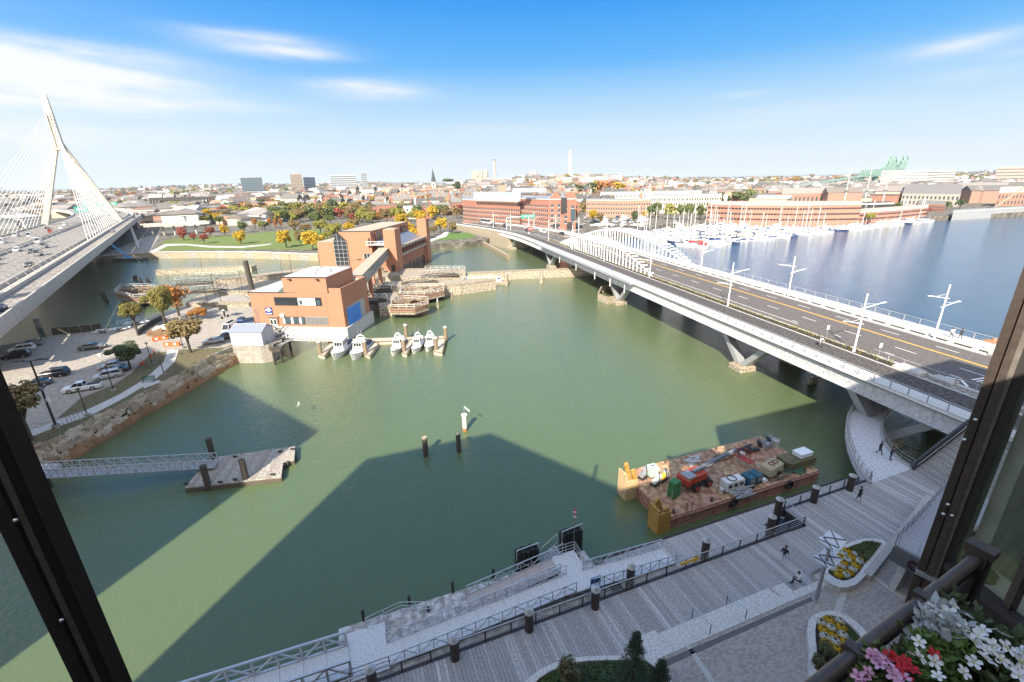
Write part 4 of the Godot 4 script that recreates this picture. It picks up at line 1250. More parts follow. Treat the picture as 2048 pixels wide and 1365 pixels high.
# ---------------------------------------------------------------- dam, lock and brick buildings
func frame(u: Vector3) -> Basis: return Basis(u,Vector3.UP,u.cross(Vector3.UP))
func dam() -> void:
	var u:=V(0.993,0,0.118)
	var bb:=frame(u)
	var plat:=func(px: Array,y: float,mt: Material) -> void:
		struct("lock_platform",mb().prism(poly(px,y),-2,y),mt)
	var con2:=W(0.5,0.43,0.33,0.9,"hard",7.0)
	plat.call([[700,560],[720,537],[796,537],[930,537],[931,545],[853,550],[850,552],[790,552],[770,553],[735,562]],3.0,con2)
	plat.call([[700,592],[735,572],[774,564],[924,559],[989,558],[991,561],[922,567],[812,573],[813,578],[800,591],[780,598],[728,608]],2.98,con2)
	plat.call([[757,613],[782,612],[793,599],[779,594],[757,600]],3.02,con2)
	plat.call([[372,605],[395,592],[430,568],[470,553],[520,548],[640,532],[700,538],[722,560],[728,608],[560,606],[500,606]],2.96,con2)
	var O:=V(-62,3,-105.8)
	var A:=func(a: float,b: float,y: float) -> Vector3: return O+u*a+V(0.118,0,-0.993)*b+V(0,y - 3,0)
	struct("boathouse_quay",mb().box(A.call(11.45,7.0,1.4),V(24.2,3.4,15.4),bb),X.pale)
	# building A
	var a:=thing("brick_boathouse","orange brick boathouse with white roof, strip windows and a big blue door","building")
	part("wall",mb().box(A.call(11.45,7.05,7.2),V(22.9,8.2,14.1),bb),X.brick,a)
	part("wall",mb().box(A.call(14.3,6.9,13.1),V(10.8,3.7,13.8),bb),X.brick,a)
	part("roof",mb().box(A.call(4.5,7.1,11.36),V(8.7,0.12,13.6),bb),X.roofw,a)
	var rf:=part("roof",mb().box(A.call(14.3,6.9,15.0),V(10.5,0.14,13.5),bb),X.roofw,a)
	part("roof",mb().box(A.call(21.3,7.1,11.35),V(2.6,0.1,13.4),bb),X.galv,a)
	for q in [[20.0,22.9,0.15],[20.0,22.9,13.95]]:
		part("parapet",mb().box(A.call((q[0]+q[1])/2,q[2],11.9),V(2.9,1.2,0.3),bb),X.brick,a)
	part("parapet",mb().box(A.call(22.75,7.05,11.9),V(0.3,1.2,14.08),bb),X.brick,a)
	part("coping",mb().box(A.call(4.5,0.06,11.42),V(9.2,0.14,0.35),bb),X.dark,a)
	part("coping",mb().box(A.call(14.3,0.0,15.05),V(11.0,0.16,0.35),bb),X.dark,a)
	part("coping",mb().box(A.call(0.1,7.0,11.42),V(0.35,0.14,14.2),bb),X.pale,a)
	for q in [[11.5,6.0],[13.0,8.0],[16.0,9.0],[15.0,4.0],[17.5,6.5],[12.5,11.0]]:
		part("roof_vent",mb().box(A.call(q[0],q[1],15.25),V(0.7,0.4,0.9),bb),X.pale,rf)
	part("roof_duct",mb().box(A.call(13.8,5.2,15.2),V(3.2,0.3,0.4),bb),X.pale,rf)
	# pyramid skylight
	var sk:=mb()
	var ap: Vector3=A.call(9.4,1.6,13.6)
	var ba:=[A.call(7.4,-0.06,11.45),A.call(11.8,-0.06,11.45),A.call(11.8,3.0,11.45),A.call(7.4,3.0,11.45)]
	for i in 4: sk.tri(ba[i],ba[(i+1)%4],ap)
	var sky:=part("skylight",sk,P(0.06,0.09,0.07,0.15),a)
	for i in 4: part("glazing_bar",mb().beam(ba[i],ap,0.08,0.08),X.dark,sky)
	# windows
	var wn:=part("window_band",mb().box(A.call(12.0,0.0,9.3),V(11.8,2.0,0.12),bb),X.dark,a)
	for i in 8:
		part("pane",mb().box(A.call(6.9+i*1.46,-0.09,9.3),V(1.34,1.75,0.06),bb),X.white if i in [4,5,6] else X.glass,wn)
		if i in [4,7]: part("pane",mb().box(A.call(6.9+i*1.46,-0.13,9.1),V(0.8,1.1,0.04),bb),X.glassb,wn)
	wn=part("window_band",mb().box(A.call(10.1,0.0,4.6),V(5.8,1.9,0.12),bb),X.dark,a)
	for i in 8: part("pane",mb().box(A.call(7.65+i*0.7,-0.09,4.6),V(0.6,1.6,0.06),bb),X.glassb if i%3 else X.pale,wn)
	wn=part("window_band",mb().box(A.call(15.95,0.0,4.6),V(5.7,2.0,0.12),bb),X.galv,a)
	for i in 6: part("pane",mb().box(A.call(13.6+i*0.94,-0.09,4.6),V(0.88,1.85,0.06),bb),P(0.16,0.16,0.16,0.3),wn)
	var dr:=part("door",mb().box(A.call(4.9,0.0,4.15),V(1.9,2.3,0.14),bb),X.dark,a)
	for i in 2:
		part("door_leaf",mb().box(A.call(4.45+i*0.9,-0.1,4.0),V(0.8,1.9,0.06),bb),X.white,dr)
		part("pane",mb().box(A.call(4.45+i*0.9,-0.15,4.2),V(0.6,1.1,0.04),bb),X.glass,dr)
	var sg:=part("sign",mb().box(A.call(4.25,-0.1,6.9),V(1.75,1.7,0.12),bb),P(0.02,0.05,0.22,0.4),a)
	sg.set_meta("label","dark blue square sign with a white round emblem")
	part("emblem",mb().cyl(A.call(4.25,-0.16,7.2),A.call(4.25,-0.2,7.2),0.42,0.42,16),X.white,sg)
	part("emblem_wing",mb().beam(A.call(3.55,-0.18,7.0),A.call(3.9,-0.18,7.45),0.1,0.14).beam(A.call(4.95,-0.18,7.0),A.call(4.6,-0.18,7.45),0.1,0.14),X.white,sg)
	part("lettering",mb().box(A.call(4.25,-0.18,6.3),V(1.3,0.18,0.03),bb),X.white,sg)
	part("flood_light",mb().box(A.call(11.0,-0.3,14.6),V(0.7,0.25,0.5),bb),X.dark,a)
	part("flood_light",mb().box(A.call(17.8,-0.3,14.6),V(0.7,0.25,0.5),bb),X.dark,a)
	part("pipe",mb().cyl(A.call(0.7,-0.1,3),A.call(0.7,-0.1,7.5),0.07,0.07,6).cyl(A.call(1.2,-0.1,3),A.call(1.2,-0.1,7.5),0.07,0.07,6),X.galv,a)
	part("pipe",mb().path([A.call(6.2,-0.15,3.6),A.call(6.2,-0.15,5.4),A.call(7.4,-0.15,5.6)],0.07),X.dark,a)
	part("equipment_box",mb().box(A.call(7.6,-0.3,5.9),V(0.9,0.7,0.5),bb),X.white,a)
	var side:=func(v0: float,v1: float,y0: float,y1: float,nm: String,mt: Material,th: float,par: Node) -> MeshInstance3D:
		return part(nm,mb().box(A.call(22.9+th/2 - 0.02,(v0+v1)/2,(y0+y1)/2),V(th,y1 - y0,v1 - v0),bb),mt,par)
	side.call(1.5,11.5,1.2,7.6,"door_recess",X.galv,0.1,a)
	var bd: MeshInstance3D=side.call(1.6,8.4,1.4,7.1,"boat_door",P(0.035,0.2,0.6,0.5),0.3,a)
	for i in 6: side.call(1.7+i*1.12,1.76+i*1.12,1.5,7.0,"rib",P(0.03,0.16,0.5,0.5),0.36,bd)
	for i in 5: part("panel_joint",mb().box(A.call(3.8*(i+1),-0.01,7.2),V(0.05,8.0,0.04),bb),P(0.3,0.13,0.08),a)
	# building B
	var OB:=V(-75,3,-180)
	var Bf:=func(aa: float,v: float,y: float) -> Vector3: return OB+u*aa+V(0.118,0,-0.993)*v+V(0,y - 3,0)
	var b:=thing("brick_pumping_station","large orange brick pumping station with two tall stair towers over the dam","building")
	var bx:=func(nm: String,u0: float,u1: float,v0: float,v1: float,y0: float,y1: float,mt: Material,par: Node) -> MeshInstance3D:
		return part(nm,mb().box(Bf.call((u0+u1)/2,(v0+v1)/2,(y0+y1)/2),V(u1 - u0,y1 - y0,v1 - v0),bb),mt,par)
	var tanr:=W(0.42,0.36,0.28,0.9,"soft",8.0)
	bx.call("wall",0.0,9.4,0.0,40.0,0.0,14.2,X.brick,b)
	bx.call("wall",9.3,22.0,-0.05,44.0,0.0,18.0,X.brick,b)
	bx.call("roof",9.5,21.8,0.1,43.8,18.0,18.12,tanr,b)
	part("roof",mb().box(Bf.call(4.7,20,14.25),V(9.2,0.12,39.6),bb),tanr,b)
	bx.call("coping",9.2,22.1,-0.15,0.1,17.95,18.25,X.dark,b)
	bx.call("coping",9.2,9.5,-0.1,44.0,17.95,18.25,X.dark,b)
	bx.call("coping",-0.1,0.15,-0.1,40.0,14.2,14.45,X.dark,b)
	# glazed bay with pointed top
	var bay:=mb()
	var q0: Array=[Bf.call(7.0,-0.5,5.0),Bf.call(12.2,-0.5,5.0),Bf.call(12.2,-0.5,14.6),Bf.call(9.2,-0.5,17.6),Bf.call(7.0,-0.5,14.6)]
	bay.tri(q0[0],q0[1],q0[2]); bay.tri(q0[0],q0[2],q0[3]); bay.tri(q0[0],q0[3],q0[4])
	bay.quad(q0[1],Bf.call(12.2,0.5,5.0),Bf.call(12.2,0.5,14.6),q0[2])
	bay.quad(Bf.call(7.0,0.5,5.0),q0[0],q0[4],Bf.call(7.0,0.5,14.6))
	bay.quad(q0[2],Bf.call(12.2,0.5,14.6),Bf.call(9.2,0.5,17.6),q0[3]); bay.quad(q0[3],Bf.call(9.2,0.5,17.6),Bf.call(7.0,0.5,14.6),q0[4])
	var gb:=part("glazed_bay",bay,X.glass,b)
	for i in 4: part("mullion",mb().beam(Bf.call(7.0+i*1.73,-0.58,5.0),Bf.call(7.0+i*1.73,-0.58,[14.6,16.8,15.6,14.6][i]),0.12,0.12),X.galv,gb)
	for i in 7: part("transom",mb().beam(Bf.call(7.0,-0.58,5.2+i*1.56),Bf.call(12.2,-0.58,5.2+i*1.56),0.1,0.12),X.galv,gb)
	# stepped side toward the water
	bx.call("wall",22.0,29.5,3.0,44.0,0.0,9.8,X.brick2,b)
	bx.call("window_band",22.0,22.3,4.0,40.0,14.6,17.0,X.glass,b)
	for i in 9: bx.call("mullion",22.2,22.4,4.0+i*4.4,4.5+i*4.4,14.4,17.2,X.brick,b)
	var sl:=mb()
	sl.quad(Bf.call(22.3,3.5,14.2),Bf.call(28.8,3.5,11.3),Bf.call(28.8,42,11.3),Bf.call(22.3,42,14.2))
	sl.tri(Bf.call(22.3,3.5,9.8),Bf.call(28.8,3.5,9.8),Bf.call(28.8,3.5,11.3)); sl.tri(Bf.call(22.3,3.5,9.8),Bf.call(28.8,3.5,11.3),Bf.call(22.3,3.5,14.2))
	part("sloping_roof",sl,W(0.3,0.31,0.34,0.4,"soft",5.0,0.5),b)
	bx.call("band",29.3,30.6,3.5,46.0,10.6,11.5,tanr,b)
	bx.call("band",29.3,30.6,3.5,46.0,7.4,8.3,tanr,b)
	bx.call("window_band",29.4,29.6,5.0,44.0,8.3,10.6,X.glass,b)
	for i in 10: bx.call("mullion",29.5,30.3,6.0+i*4.0,6.5+i*4.0,8.3,10.6,X.brick2,b)
	var tw: MeshInstance3D=bx.call("stair_tower",27.6,32.2,-1.5,4.5,-0.5,18.8,X.brick,b)
	bx.call("door",29.6,31.0,-1.6,-1.5,3.0,5.6,X.dark,tw)
	bx.call("tower_roof",27.8,32.0,-1.3,4.3,18.8,18.95,tanr,tw)
	bx.call("stair_tower",26.6,31.0,43.0,48.0,0.0,19.3,X.brick,b)
	bx.call("balcony",20.5,27.6,-1.6,3.0,13.0,13.3,X.pale,b)
	for i in 5: bx.call("balcony_post",20.6+i*1.7,20.7+i*1.7,-1.6,-1.5,13.3,14.4,X.white,b)
	bx.call("balcony_rail",20.5,27.6,-1.6,-1.5,14.4,14.5,X.white,b)
	bx.call("door",20.9,21.7,-0.15,-0.05,13.4,15.6,X.dark,b)
	var wb: MeshInstance3D=bx.call("window_band",18.4,22.4,-0.12,-0.04,7.8,9.6,X.glass,b)
	for i in 4: bx.call("mullion",18.4+i*1.3,18.5+i*1.3,-0.18,-0.1,7.8,9.6,X.white,wb)
	part("lettering",mb().box(Bf.call(13.6,-0.12,7.2),V(1.6,0.12,0.05),bb).box(Bf.call(16.3,-0.12,7.4),V(1.8,0.45,0.05),bb),X.dark,b)
	for i in 8: bx.call("arch_opening",29.5,29.62,6.0+i*4.6,9.4+i*4.6,-0.5,3.2,X.glass,b)  # dark panels paint the shade inside the arches
	# covered footbridge
	var fb:=thing("covered_footbridge","covered footbridge with tan roof and grey windows joining the two brick buildings","footbridge")
	var f0: Vector3=A.call(19.6,13.0,10.2)
	var f1: Vector3=Bf.call(27.2,-1.0,10.2)
	part("floor",mb().beam(f0+V(0,-1.3,0),f1+V(0,-1.3,0),3.2,0.7),tanr,fb)
	part("roof",mb().beam(f0+V(0,1.7,0),f1+V(0,1.7,0),3.6,0.4),tanr,fb)
	part("glazing",mb().beam(f0+V(0,0.3,0),f1+V(0,0.3,0),2.9,2.5),P(0.12,0.2,0.22,0.2),fb)
	var sd:=(f1 - f0).normalized().cross(Vector3.UP)
	for i in 22: part("mullion",mb().beam(f0.lerp(f1,(i+0.5)/22)+sd*1.5+V(0,-1,0),f0.lerp(f1,(i+0.5)/22)+sd*1.5+V(0,1.5,0),0.12,0.12),X.pale,fb)
	for t in [0.3,0.62]:
		var q:=f0.lerp(f1,t)
		for k in [-1.2,1.2]: part("column",mb().beam(V(q.x,1,q.z)+sd*k,q+sd*k+V(0,-1.5,0),1.0,1.0),X.brick,fb)
	# lock walls
	var lw:=func(px: Array,w: float,h: float,y: float,label: String,nseg: int) -> void:
		var t:=thing("lock_wall",label,"wall")
		for i in px.size() - 1:
			var p0:=G(px[i][0],px[i][1],y)
			var p1:=G(px[i+1][0],px[i+1][1],y)
			for j in nseg:
				part("wall_block",mb().beam(p0.lerp(p1,float(j)/nseg)+V(0,-h/2,0),p0.lerp(p1,(j+0.985)/nseg)+V(0,-h/2,0),w,h+0.02*(j%2)),con2,t)
			part("coping",mb().beam(p0+V(0,0.1,0),p1+V(0,0.1,0),w+0.3,0.2),X.tan,t)
	lw.call([[935,546],[1135,538],[1330,530]],1.8,4.6,3.0,"long tan concrete guide wall running from the lock to beneath the bridge",14)
	lw.call([[314,541],[480,533],[507,533]],3.6,3.2,1.8,"low ruined tan wall standing alone in the river behind the lock",8)
	lw.call([[426,560],[520,552],[600,545]],1.6,3.0,4.6,"tan concrete wall along the back of the lock platform",8)
	lw.call([[440,584],[498,583],[540,580]],1.6,2.4,4.2,"short tan concrete wall in the middle of the lock platform",5)
	lw.call([[375,606],[440,606],[501,606]],1.6,3.2,4.6,"tan concrete wall facing the parked blue pickup trucks",6)
	lw.call([[700,556],[735,541],[765,536]],2.0,2.6,4.8,"tan concrete wall under the covered footbridge",4)
	lw.call([[815,577],[922,569],[990,560]],1.2,4.2,3.3,"tan concrete river wall of the middle lock pier",8)
	lw.call([[792,553],[850,553],[925,548]],1.2,4.0,3.4,"tan concrete wall of the lock chamber facing the middle pier",7)
	# timber fenders with white railings
	for q in [[[800,600],[850,600],[888,592],[889,584],[820,583],[805,590],"curved timber fender with pale railings next to the middle lock pier"],[[783,628],[830,628],[857,619],[857,612],[810,609],[785,615],"curved timber fender with pale railings beside the boathouse"],[[233,596],[270,606],[320,604],[330,590],[300,583],[245,584],"pointed timber fender with railings on the upstream side of the lock"]]:
		var t:=thing("timber_fender",q[6],"fender")
		var pt:=[]
		for i in 6: pt.append(G(q[i][0],q[i][1],1.6))
		var ring:=PackedVector2Array()
		for p in pt: ring.append(v2(p))
		part("deck",mb().prism(ring,1.2,1.6),X.timber,t)
		for i in 6:
			var p0: Vector3=pt[i]
			var p1: Vector3=pt[(i+1)%6]
			for y in 3: part("wale",mb().beam(p0+V(0,1.35 - y*0.62,0),p1+V(0,1.35 - y*0.62,0),0.5,0.5),W(0.36,0.22,0.15,0.9,"hard",2.0) if y<2 else X.tan,t)
			var k:=maxi(2,int(p0.distance_to(p1)/2.0))
			for j in k:
				var p:=p0.lerp(p1,float(j)/k)
				part("post",mb().beam(p+V(0,1.4,0),p+V(0,2.7,0),0.14,0.14),X.pale,t)
			for y in [2.05,2.65]: part("rail",mb().beam(p0+V(0,y,0),p1+V(0,y,0),0.12,0.14),X.pale,t)
		rng.seed=3
		for i in 14:
			var p: Vector3=pt[rng.randi()%3].lerp(pt[3+rng.randi()%3],rng.randf())
			part("timber",mb().beam(p+V(0,1.8,0),p+V(rng.randf_range(-5,5),2.0,rng.randf_range(-2,2)),0.4,0.4),X.wood,t)
	# gate machinery: curved trusses folded on the walls
	for q in [[840,567,18,"dark curved lock gate truss on the middle lock pier"],[880,553,20,"dark curved lock gate truss beside the lock chamber"],[760,585,16,"tangle of pale gate trusses by the footbridge columns"],[740,605,14,"dark gate frame lying behind the boathouse"],[395,570,20,"dark lock gate frame at the upstream wall"],[420,585,16,"dark lock gate frame on the upstream platform"],[770,580,12,"pale pipe frame on the lower lock platform"]]:
		var c:=G(q[0],q[1],3.0)
		var t:=thing("lock_gate",q[3],"lock gate",c)
		var pts:=[]
		var pt2:=[]
		for i in 8:
			var f:=lerpf(-1.0,1.0,i/7.0)
			pts.append(V(f*q[2]*0.33,0.5+(1 - f*f)*1.0,-f*1.2+(1 - f*f)*2.0))
			pt2.append(V(f*q[2]*0.33,2.1+(1 - f*f)*0.6,-f*1.2+(1 - f*f)*2.0))
		part("chord",mb().path(pts,0.16,6),X.timber,t)
		part("chord",mb().path(pt2,0.1,6),X.galv,t)
		for i in 8:
			part("vertical",mb().cyl(pts[i],pt2[i],0.08,0.08,5),X.galv,t)
			if i<7: part("diagonal",mb().cyl(pts[i],pt2[i+1],0.07,0.07,5),X.timber,t)
		part("sill",mb().beam(V(-q[2]*0.33,0.3,1.6),V(q[2]*0.33,0.3,-0.6),1.3,0.6),X.timber,t)
	# railings of the lock
	var px:=func(a2: Array,y: float) -> Array:
		var r:=[]
		for p in a2: r.append(G(p[0],p[1],y))
		return r
	fence("railing","white railing on the outer lock wall beside the guide wall","railing",px.call([[850,538],[930,538]],3.0),2.2,1.1,0.05,[0.55,1.1],X.white)
	fence("railing","white railing along the tip of the middle lock pier","railing",px.call([[925,560],[988,558]],3.2),1.8,1.1,0.06,[0.55,1.1],X.white)
	fence("railing","white railing at the upstream lock wall","railing",px.call([[350,560],[392,552],[475,549]],3.2),2.4,1.1,0.05,[0.55,1.1],X.white)
	fence("railing","thin grey railing in front of the upstream concrete wall","railing",px.call([[470,568],[510,562],[560,556]],3.2),3.0,1.1,0.04,[0.55,1.1],X.galv)
	# lamp posts of the lock
	var n:=0
	for q in [[405,545],[430,590],[443,610],[480,592],[505,575],[487,590],[565,552],[583,545],[800,548],[905,546],[736,590],[760,606],[415,605]]:
		var t:=thing("lamp_post","thin dark lamp post standing on the lock platforms","lamp post",G(q[0],q[1],3.0),0,"lamp posts on the lock")
		part("pole",mb().cyl(Vector3.ZERO,V(0,5.5+(n%3),0),0.08,0.05,6),X.dark,t)
		part("lamp_head",mb().box(V(0.3,5.5+(n%3),0),V(0.8,0.12,0.3)),X.dark,t)
		n+=1
	var st:=thing("steel_pile","tall leaning dark steel pile beside the boathouse roof","pile",G(505,582,3.0))
	part("shaft",mb().cyl(V(0,-1,0),V(-0.4,9.6,0),0.75,0.75,12),X.pile,st)
	part("top_plate",mb().cyl(V(-0.4,9.6,0),V(-0.4,9.75,0),0.8,0.8,12),X.timber,st)
	n=0
	for q in [[214,605,3.2,0.7,0.25],[290,577,4.0,0.6,0.35],[303,574,3.4,0.6,0.3],[271,560,1.8,0.9,0],[77,655,2.4,0.7,0]]:
		var t:=thing("timber_dolphin",["thick dark leaning pile stump standing alone in the river","dark leaning pile pair beside the upstream fender","shorter dark leaning pile beside the upstream fender","small dark pile cluster in open water behind the lock","pale pile stump in the river under the motorway ramp"][n],"pile",G(q[0],q[1],0.0))
		part("shaft",mb().cyl(V(0,-1,0),V(-q[4]*q[2],q[2],0),q[3],q[3]*0.9,10),X.dark if n!=4 else X.concrete,t)
		part("band",mb().cyl(V(-q[4]*q[2]*0.8,q[2]*0.8,0),V(-q[4]*q[2]*0.86,q[2]*0.86,0),q[3]*1.0,q[3]*1.0,10),X.timber,t)
		n+=1
	# small cabin float and channel markers
	var cb2:=thing("work_float","small float with a white cabin moored to the tip of the lock pier","boat",G(1004,568,0.0),0.12)
	part("hull",mb().bev(V(0,0.5,0),V(5.0,1.2,2.4),0.2),X.tan,cb2)
	part("cabin",mb().bev(V(-1.2,1.9,0),V(1.5,1.8,1.6),0.15),X.white,cb2)
	part("window",mb().box(V(-1.2,2.2,0.82),V(1.0,0.6,0.04)),X.glass,cb2)
	part("rail",mb().path([V(-0.3,1.1,1.1),V(-0.3,1.9,1.1),V(2.3,1.9,1.1),V(2.3,1.1,1.1)],0.05),X.white,cb2)
	n=0
	for q in [[904,598],[876,619],[1013,570],[1083,567]]:
		var t:=thing("channel_marker",["small brown pile with a white seabird topped cap in the channel","small pale pile by the timber fender of the boathouse","thick pale pile with a lamp beside the work float","thick pale pile with a lamp in front of the guide wall"][n],"pile",G(q[0],q[1],0.0))
		var hh: float=[2.2,2.6,3.6,3.6][n]
		part("shaft",mb().cyl(V(0,-1,0),V(0,hh,0),0.35 if n<2 else 0.75,0.3 if n<2 else 0.7,10),X.tan if n else X.wood,t)
		part("top",mb().cyl(V(0,hh,0),V(0,hh+0.9,0),0.16 if n<2 else 0.35,0.05 if n<2 else 0.3,8),X.white if n<2 else X.galv,t)
		n+=1
# ---------------------------------------------------------------- floating docks
func docks() -> void:
	var ply:=func(px: Array,y: float) -> PackedVector2Array: return poly(px,y)
	var d:=thing("floating_dock","long pale floating dock with finger piers where five patrol boats lie","dock")
	var dm:=W(0.5,0.44,0.36,0.9,"soft",2.0)
	for q in [[[655,680],[891,672],[891,678],[660,687]],[[636,709],[660,686],[671,686],[648,712]],[[729,707],[747,686],[757,687],[739,712]],[[804,706],[820,679],[829,679],[813,708]],[[867,703],[876,677],[891,677],[884,706]]]:
		var f:=part("float_section",mb().prism(ply.call(q,0.75),-0.3,0.75),dm,d)
		var e:=poly(q,0.77)
		for i in 4: part("edge_beam",mb().beam(V(e[i].x,0.7,e[i].y),V(e[(i+1)%4].x,0.7,e[(i+1)%4].y),0.25,0.22),X.wood,f)
	var n:=0
	for q in [[642,714,691,"beside the outermost finger pier"],[732,713,687,"beside the second large patrol boat"],[813,678,663,"behind the three small patrol boats"],[809,709,687,"between the small patrol boats"],[892,683,658,"at the outer corner of the floating dock"],[873,706,684,"beside the last small patrol boat"]]:
		var p:=G(q[0],q[1],0.0)
		pile("mooring_pile","pale pile with a white cone cap "+q[3],p,3.4,0.42,X.wood,X.white,"piles of the patrol dock")
	for q in [[682,676],[690,674],[697,670]]:
		pile("timber_pile","brown timber pile against the boathouse quay corner",G(q[0],q[1],0.0),3.6+0.4*(q[0]%2),0.45,X.wood,null,"timber piles at the quay corner")
	# white gangway from the quay
	var g:=thing("gangway","white truss gangway running along the front of the boathouse quay","gangway")
	var g0:=G(577,679,3.0)
	var g1:=G(684,681,1.2)
	for k in [-0.8,0.8]: truss(g0+V(0,0,k),g1+V(0,0,k),1.6,12,0.055,X.white,g)
	part("walkway",mb().beam(g0,g1,1.7,0.12),dm,g)
	# boats
	var gray:=P(0.5,0.52,0.53,0.35)
	for q in [[667,720,697,686,1,"large grey patrol boat on the outermost berth by the finger pier"],[704,721,737,687,1,"large grey patrol boat on the second berth beside a capped pile"],[785,712,803,684,0,"small grey patrol boat with dark fender beside the long dock"],[827,708,841,683,0,"small patrol boat lying in the middle berth of the dock"],[855,704,864,680,0,"smallest white patrol boat at the end berth of the dock"]]:
		var a:=G(q[0],q[1],0.3)
		var b:=G(q[2],q[3],0.3)
		var t:=patrol_boat(q[5],maxf(a.distance_to(b),6.0),gray if q[4] else P(0.55,0.55,0.55,0.4),q[4]==1)
		t.position=(a+b)/2*V(1,0,1)
		t.rotation.y=atan2(-(a - b).z,(a - b).x)
	# storage platform beside the shed
	var pf:=thing("timber_platform","dark timber platform with stacked frames between the shed and the gangway","platform")
	part("deck",mb().prism(poly([[530,692],[560,672],[580,674],[560,700],[545,703]],3.0),2.6,3.0),X.timber,pf)
	for q in [[533,694],[545,702],[559,699],[577,676]]: part("leg",mb().cyl(G(q[0],q[1],3.0)*V(1,0,1),G(q[0],q[1],3.0)+V(0,-0.2,0),0.25,0.25,8),X.dark,pf)
	fence("","","",[G(529,690,3.0),G(545,702,3.0),G(558,699,3.0)],1.0,1.6,0.04,[0.5,1.0,1.55],X.dark,pf)
	rng.seed=8
	for i in 9:
		var p:=G(rng.randf_range(545,572),rng.randf_range(664,690),3.1)
		var t:=thing("trestle","rusty steel trestle among those stacked beside the boathouse door","trestle",p,rng.randf()*3,"trestles stacked by the boathouse")
		part("bar",mb().beam(V(-1.6,0.2,0),V(1.6,1.0,0),0.12,0.2),X.timber,t)
		part("bar",mb().beam(V(-1.6,0.2,1),V(1.6,1.0,1),0.12,0.2),X.galv,t)
		for k in 4: part("cross_bar",mb().beam(V(-1.5+k,0.25+k*0.25,0),V(-1.5+k,0.25+k*0.25,1),0.1,0.1),X.galv,t)
	# lone dock on the left with its gangway
	var l:=thing("floating_dock","worn wooden floating dock lying alone off the stone bank","dock")
	var q1:=[[369,976],[400,938],[436,914],[590,893],[588,920],[566,924],[562,954]]
	part("float",mb().prism(poly(q1,0.7),-0.3,0.55),X.timber,l)
	var fa:=G(369,976,0.7)
	var du:=(G(562,954,0.7) - fa)
	rng.seed=13
	var pm:=[W(0.5,0.44,0.38,0.9,"hard",2.5),W(0.44,0.39,0.34,0.9,"hard",2.0),W(0.55,0.5,0.44,0.9,"hard",3.0)]
	var pl2:=poly(q1,0.7)
	for i in 34:
		# planks laid across, cut to the outline
		var a:=-2.0+i*0.5
		var x0:=v2(fa)+v2(du.normalized())*a
		var nd:=Vector2(du.z,-du.x).normalized()
		var strip2:=PackedVector2Array([x0+nd*-9,x0+v2(du.normalized())*0.485+nd*-9,x0+v2(du.normalized())*0.485+nd*12,x0+nd*12])
		for c in Geometry2D.intersect_polygons(strip2,pl2):
			part("plank",mb().prism(c,0.55,0.7+rng.randf()*0.02),pm[rng.randi()%3],l)
	for q in [[372,970],[440,966],[470,961],[545,951],[560,905],[470,915],[585,900]]:
		part("cleat",mb().box(G(q[0],q[1],0.75)+V(0,0.12,0),V(0.5,0.2,0.2)),X.dark,l)
	for q in [[570,930],[590,915],[578,925]]:
		part("tyre",mb().cyl(G(q[0],q[1],0.3)+V(-0.1,0,0.3),G(q[0],q[1],0.3)+V(0.2,0,0.3),0.4,0.4,12),X.rubber,l)
	pile("timber_pile","grey timber pile rising behind the lone dock at the gangway end",G(426,916,0.0),3.0,0.36,X.pile,null)
	pile("timber_pile","timber pile at the front edge of the lone dock by the gangway",G(418,979,0.0),3.4,0.36,X.pile,null)
	pile("timber_pile","timber pile standing through the middle of the lone dock",G(494,967,0.0),3.4,0.36,X.pile,null)
	g=thing("gangway","long grey aluminium truss gangway from the stone bank to the lone dock","gangway")
	g0=G(82,951,3.4)
	g1=G(432,930,1.0)
	var sd:=(g1 - g0).normalized().cross(Vector3.UP)*0.85
	truss(g0+sd,g1+sd,1.25,26,0.045,X.steel,g)
	truss(g0 - sd,g1 - sd,1.25,26,0.045,X.steel,g)
	part("walkway",mb().beam(g0,g1,1.6,0.1),X.galv,g)
	part("landing",mb().box(G(88,942,3.4)+V(-0.6,-0.2,0),V(2.4,0.4,3.0)),X.pale,g)
	part("support_pile",mb().cyl(G(100,975,0.0)+V(0,-1,0),V(G(100,975,0.0).x,3.0,G(100,975,0.0).z),0.3,0.3,10),X.pile,g)
	# three piles in open water
	var p1:=pile("timber_pile","dark pile with a pale worn top, left alone in the middle of the water",G(852,912,0.0),2.7,0.36,X.pile,null)
	part("worn_top",mb().cyl(V(0,2.7,0),V(0.04,2.95,0),0.38,0.3,10),X.tan,p1)
	var p2:=pile("timber_pile","dark pile with a small spike on top beside the white capped marker pile",G(918,903,0.0),2.7,0.32,X.pile,null)
	part("spike",mb().cyl(V(0,2.7,0),V(0,2.95,0),0.3,0.05,8),X.galv,p2)
	var p3:=pile("marker_pile","white pile with a rusty foot and a bent white marker arm in the water",G(930,862,0.0),2.6,0.34,W(0.66,0.6,0.5,0.8,"soft",1.0),null)
	part("rust_band",mb().cyl(V(0,-0.5,0),V(0,0.5,0),0.365,0.36,14),W(0.4,0.2,0.08,0.9,"hard",1.0),p3)
	part("head",mb().cyl(V(0,2.55,0),V(0,2.75,0),0.42,0.42,14),X.white,p3)
	part("pole",mb().cyl(V(0,2.7,0),V(0.05,3.9,0),0.03,0.03,6),X.galv,p3)
	part("marker_arm",mb().beam(V(0.1,4.0,0),V(0.85,3.3,0.1),0.3,0.06),X.white,p3)
	# gull
	var gu:=thing("gull","grey gull gliding low over the water with wings spread","bird",G(607,826,0.0)+V(0,2.0,1.0),0.4)
	var bd:=mb()
	bd.ell(V(0,0,0),V(0.24,0.08,0.08),6,8)
	bd.ell(V(0.25,0.03,0),V(0.07,0.06,0.06),5,7)
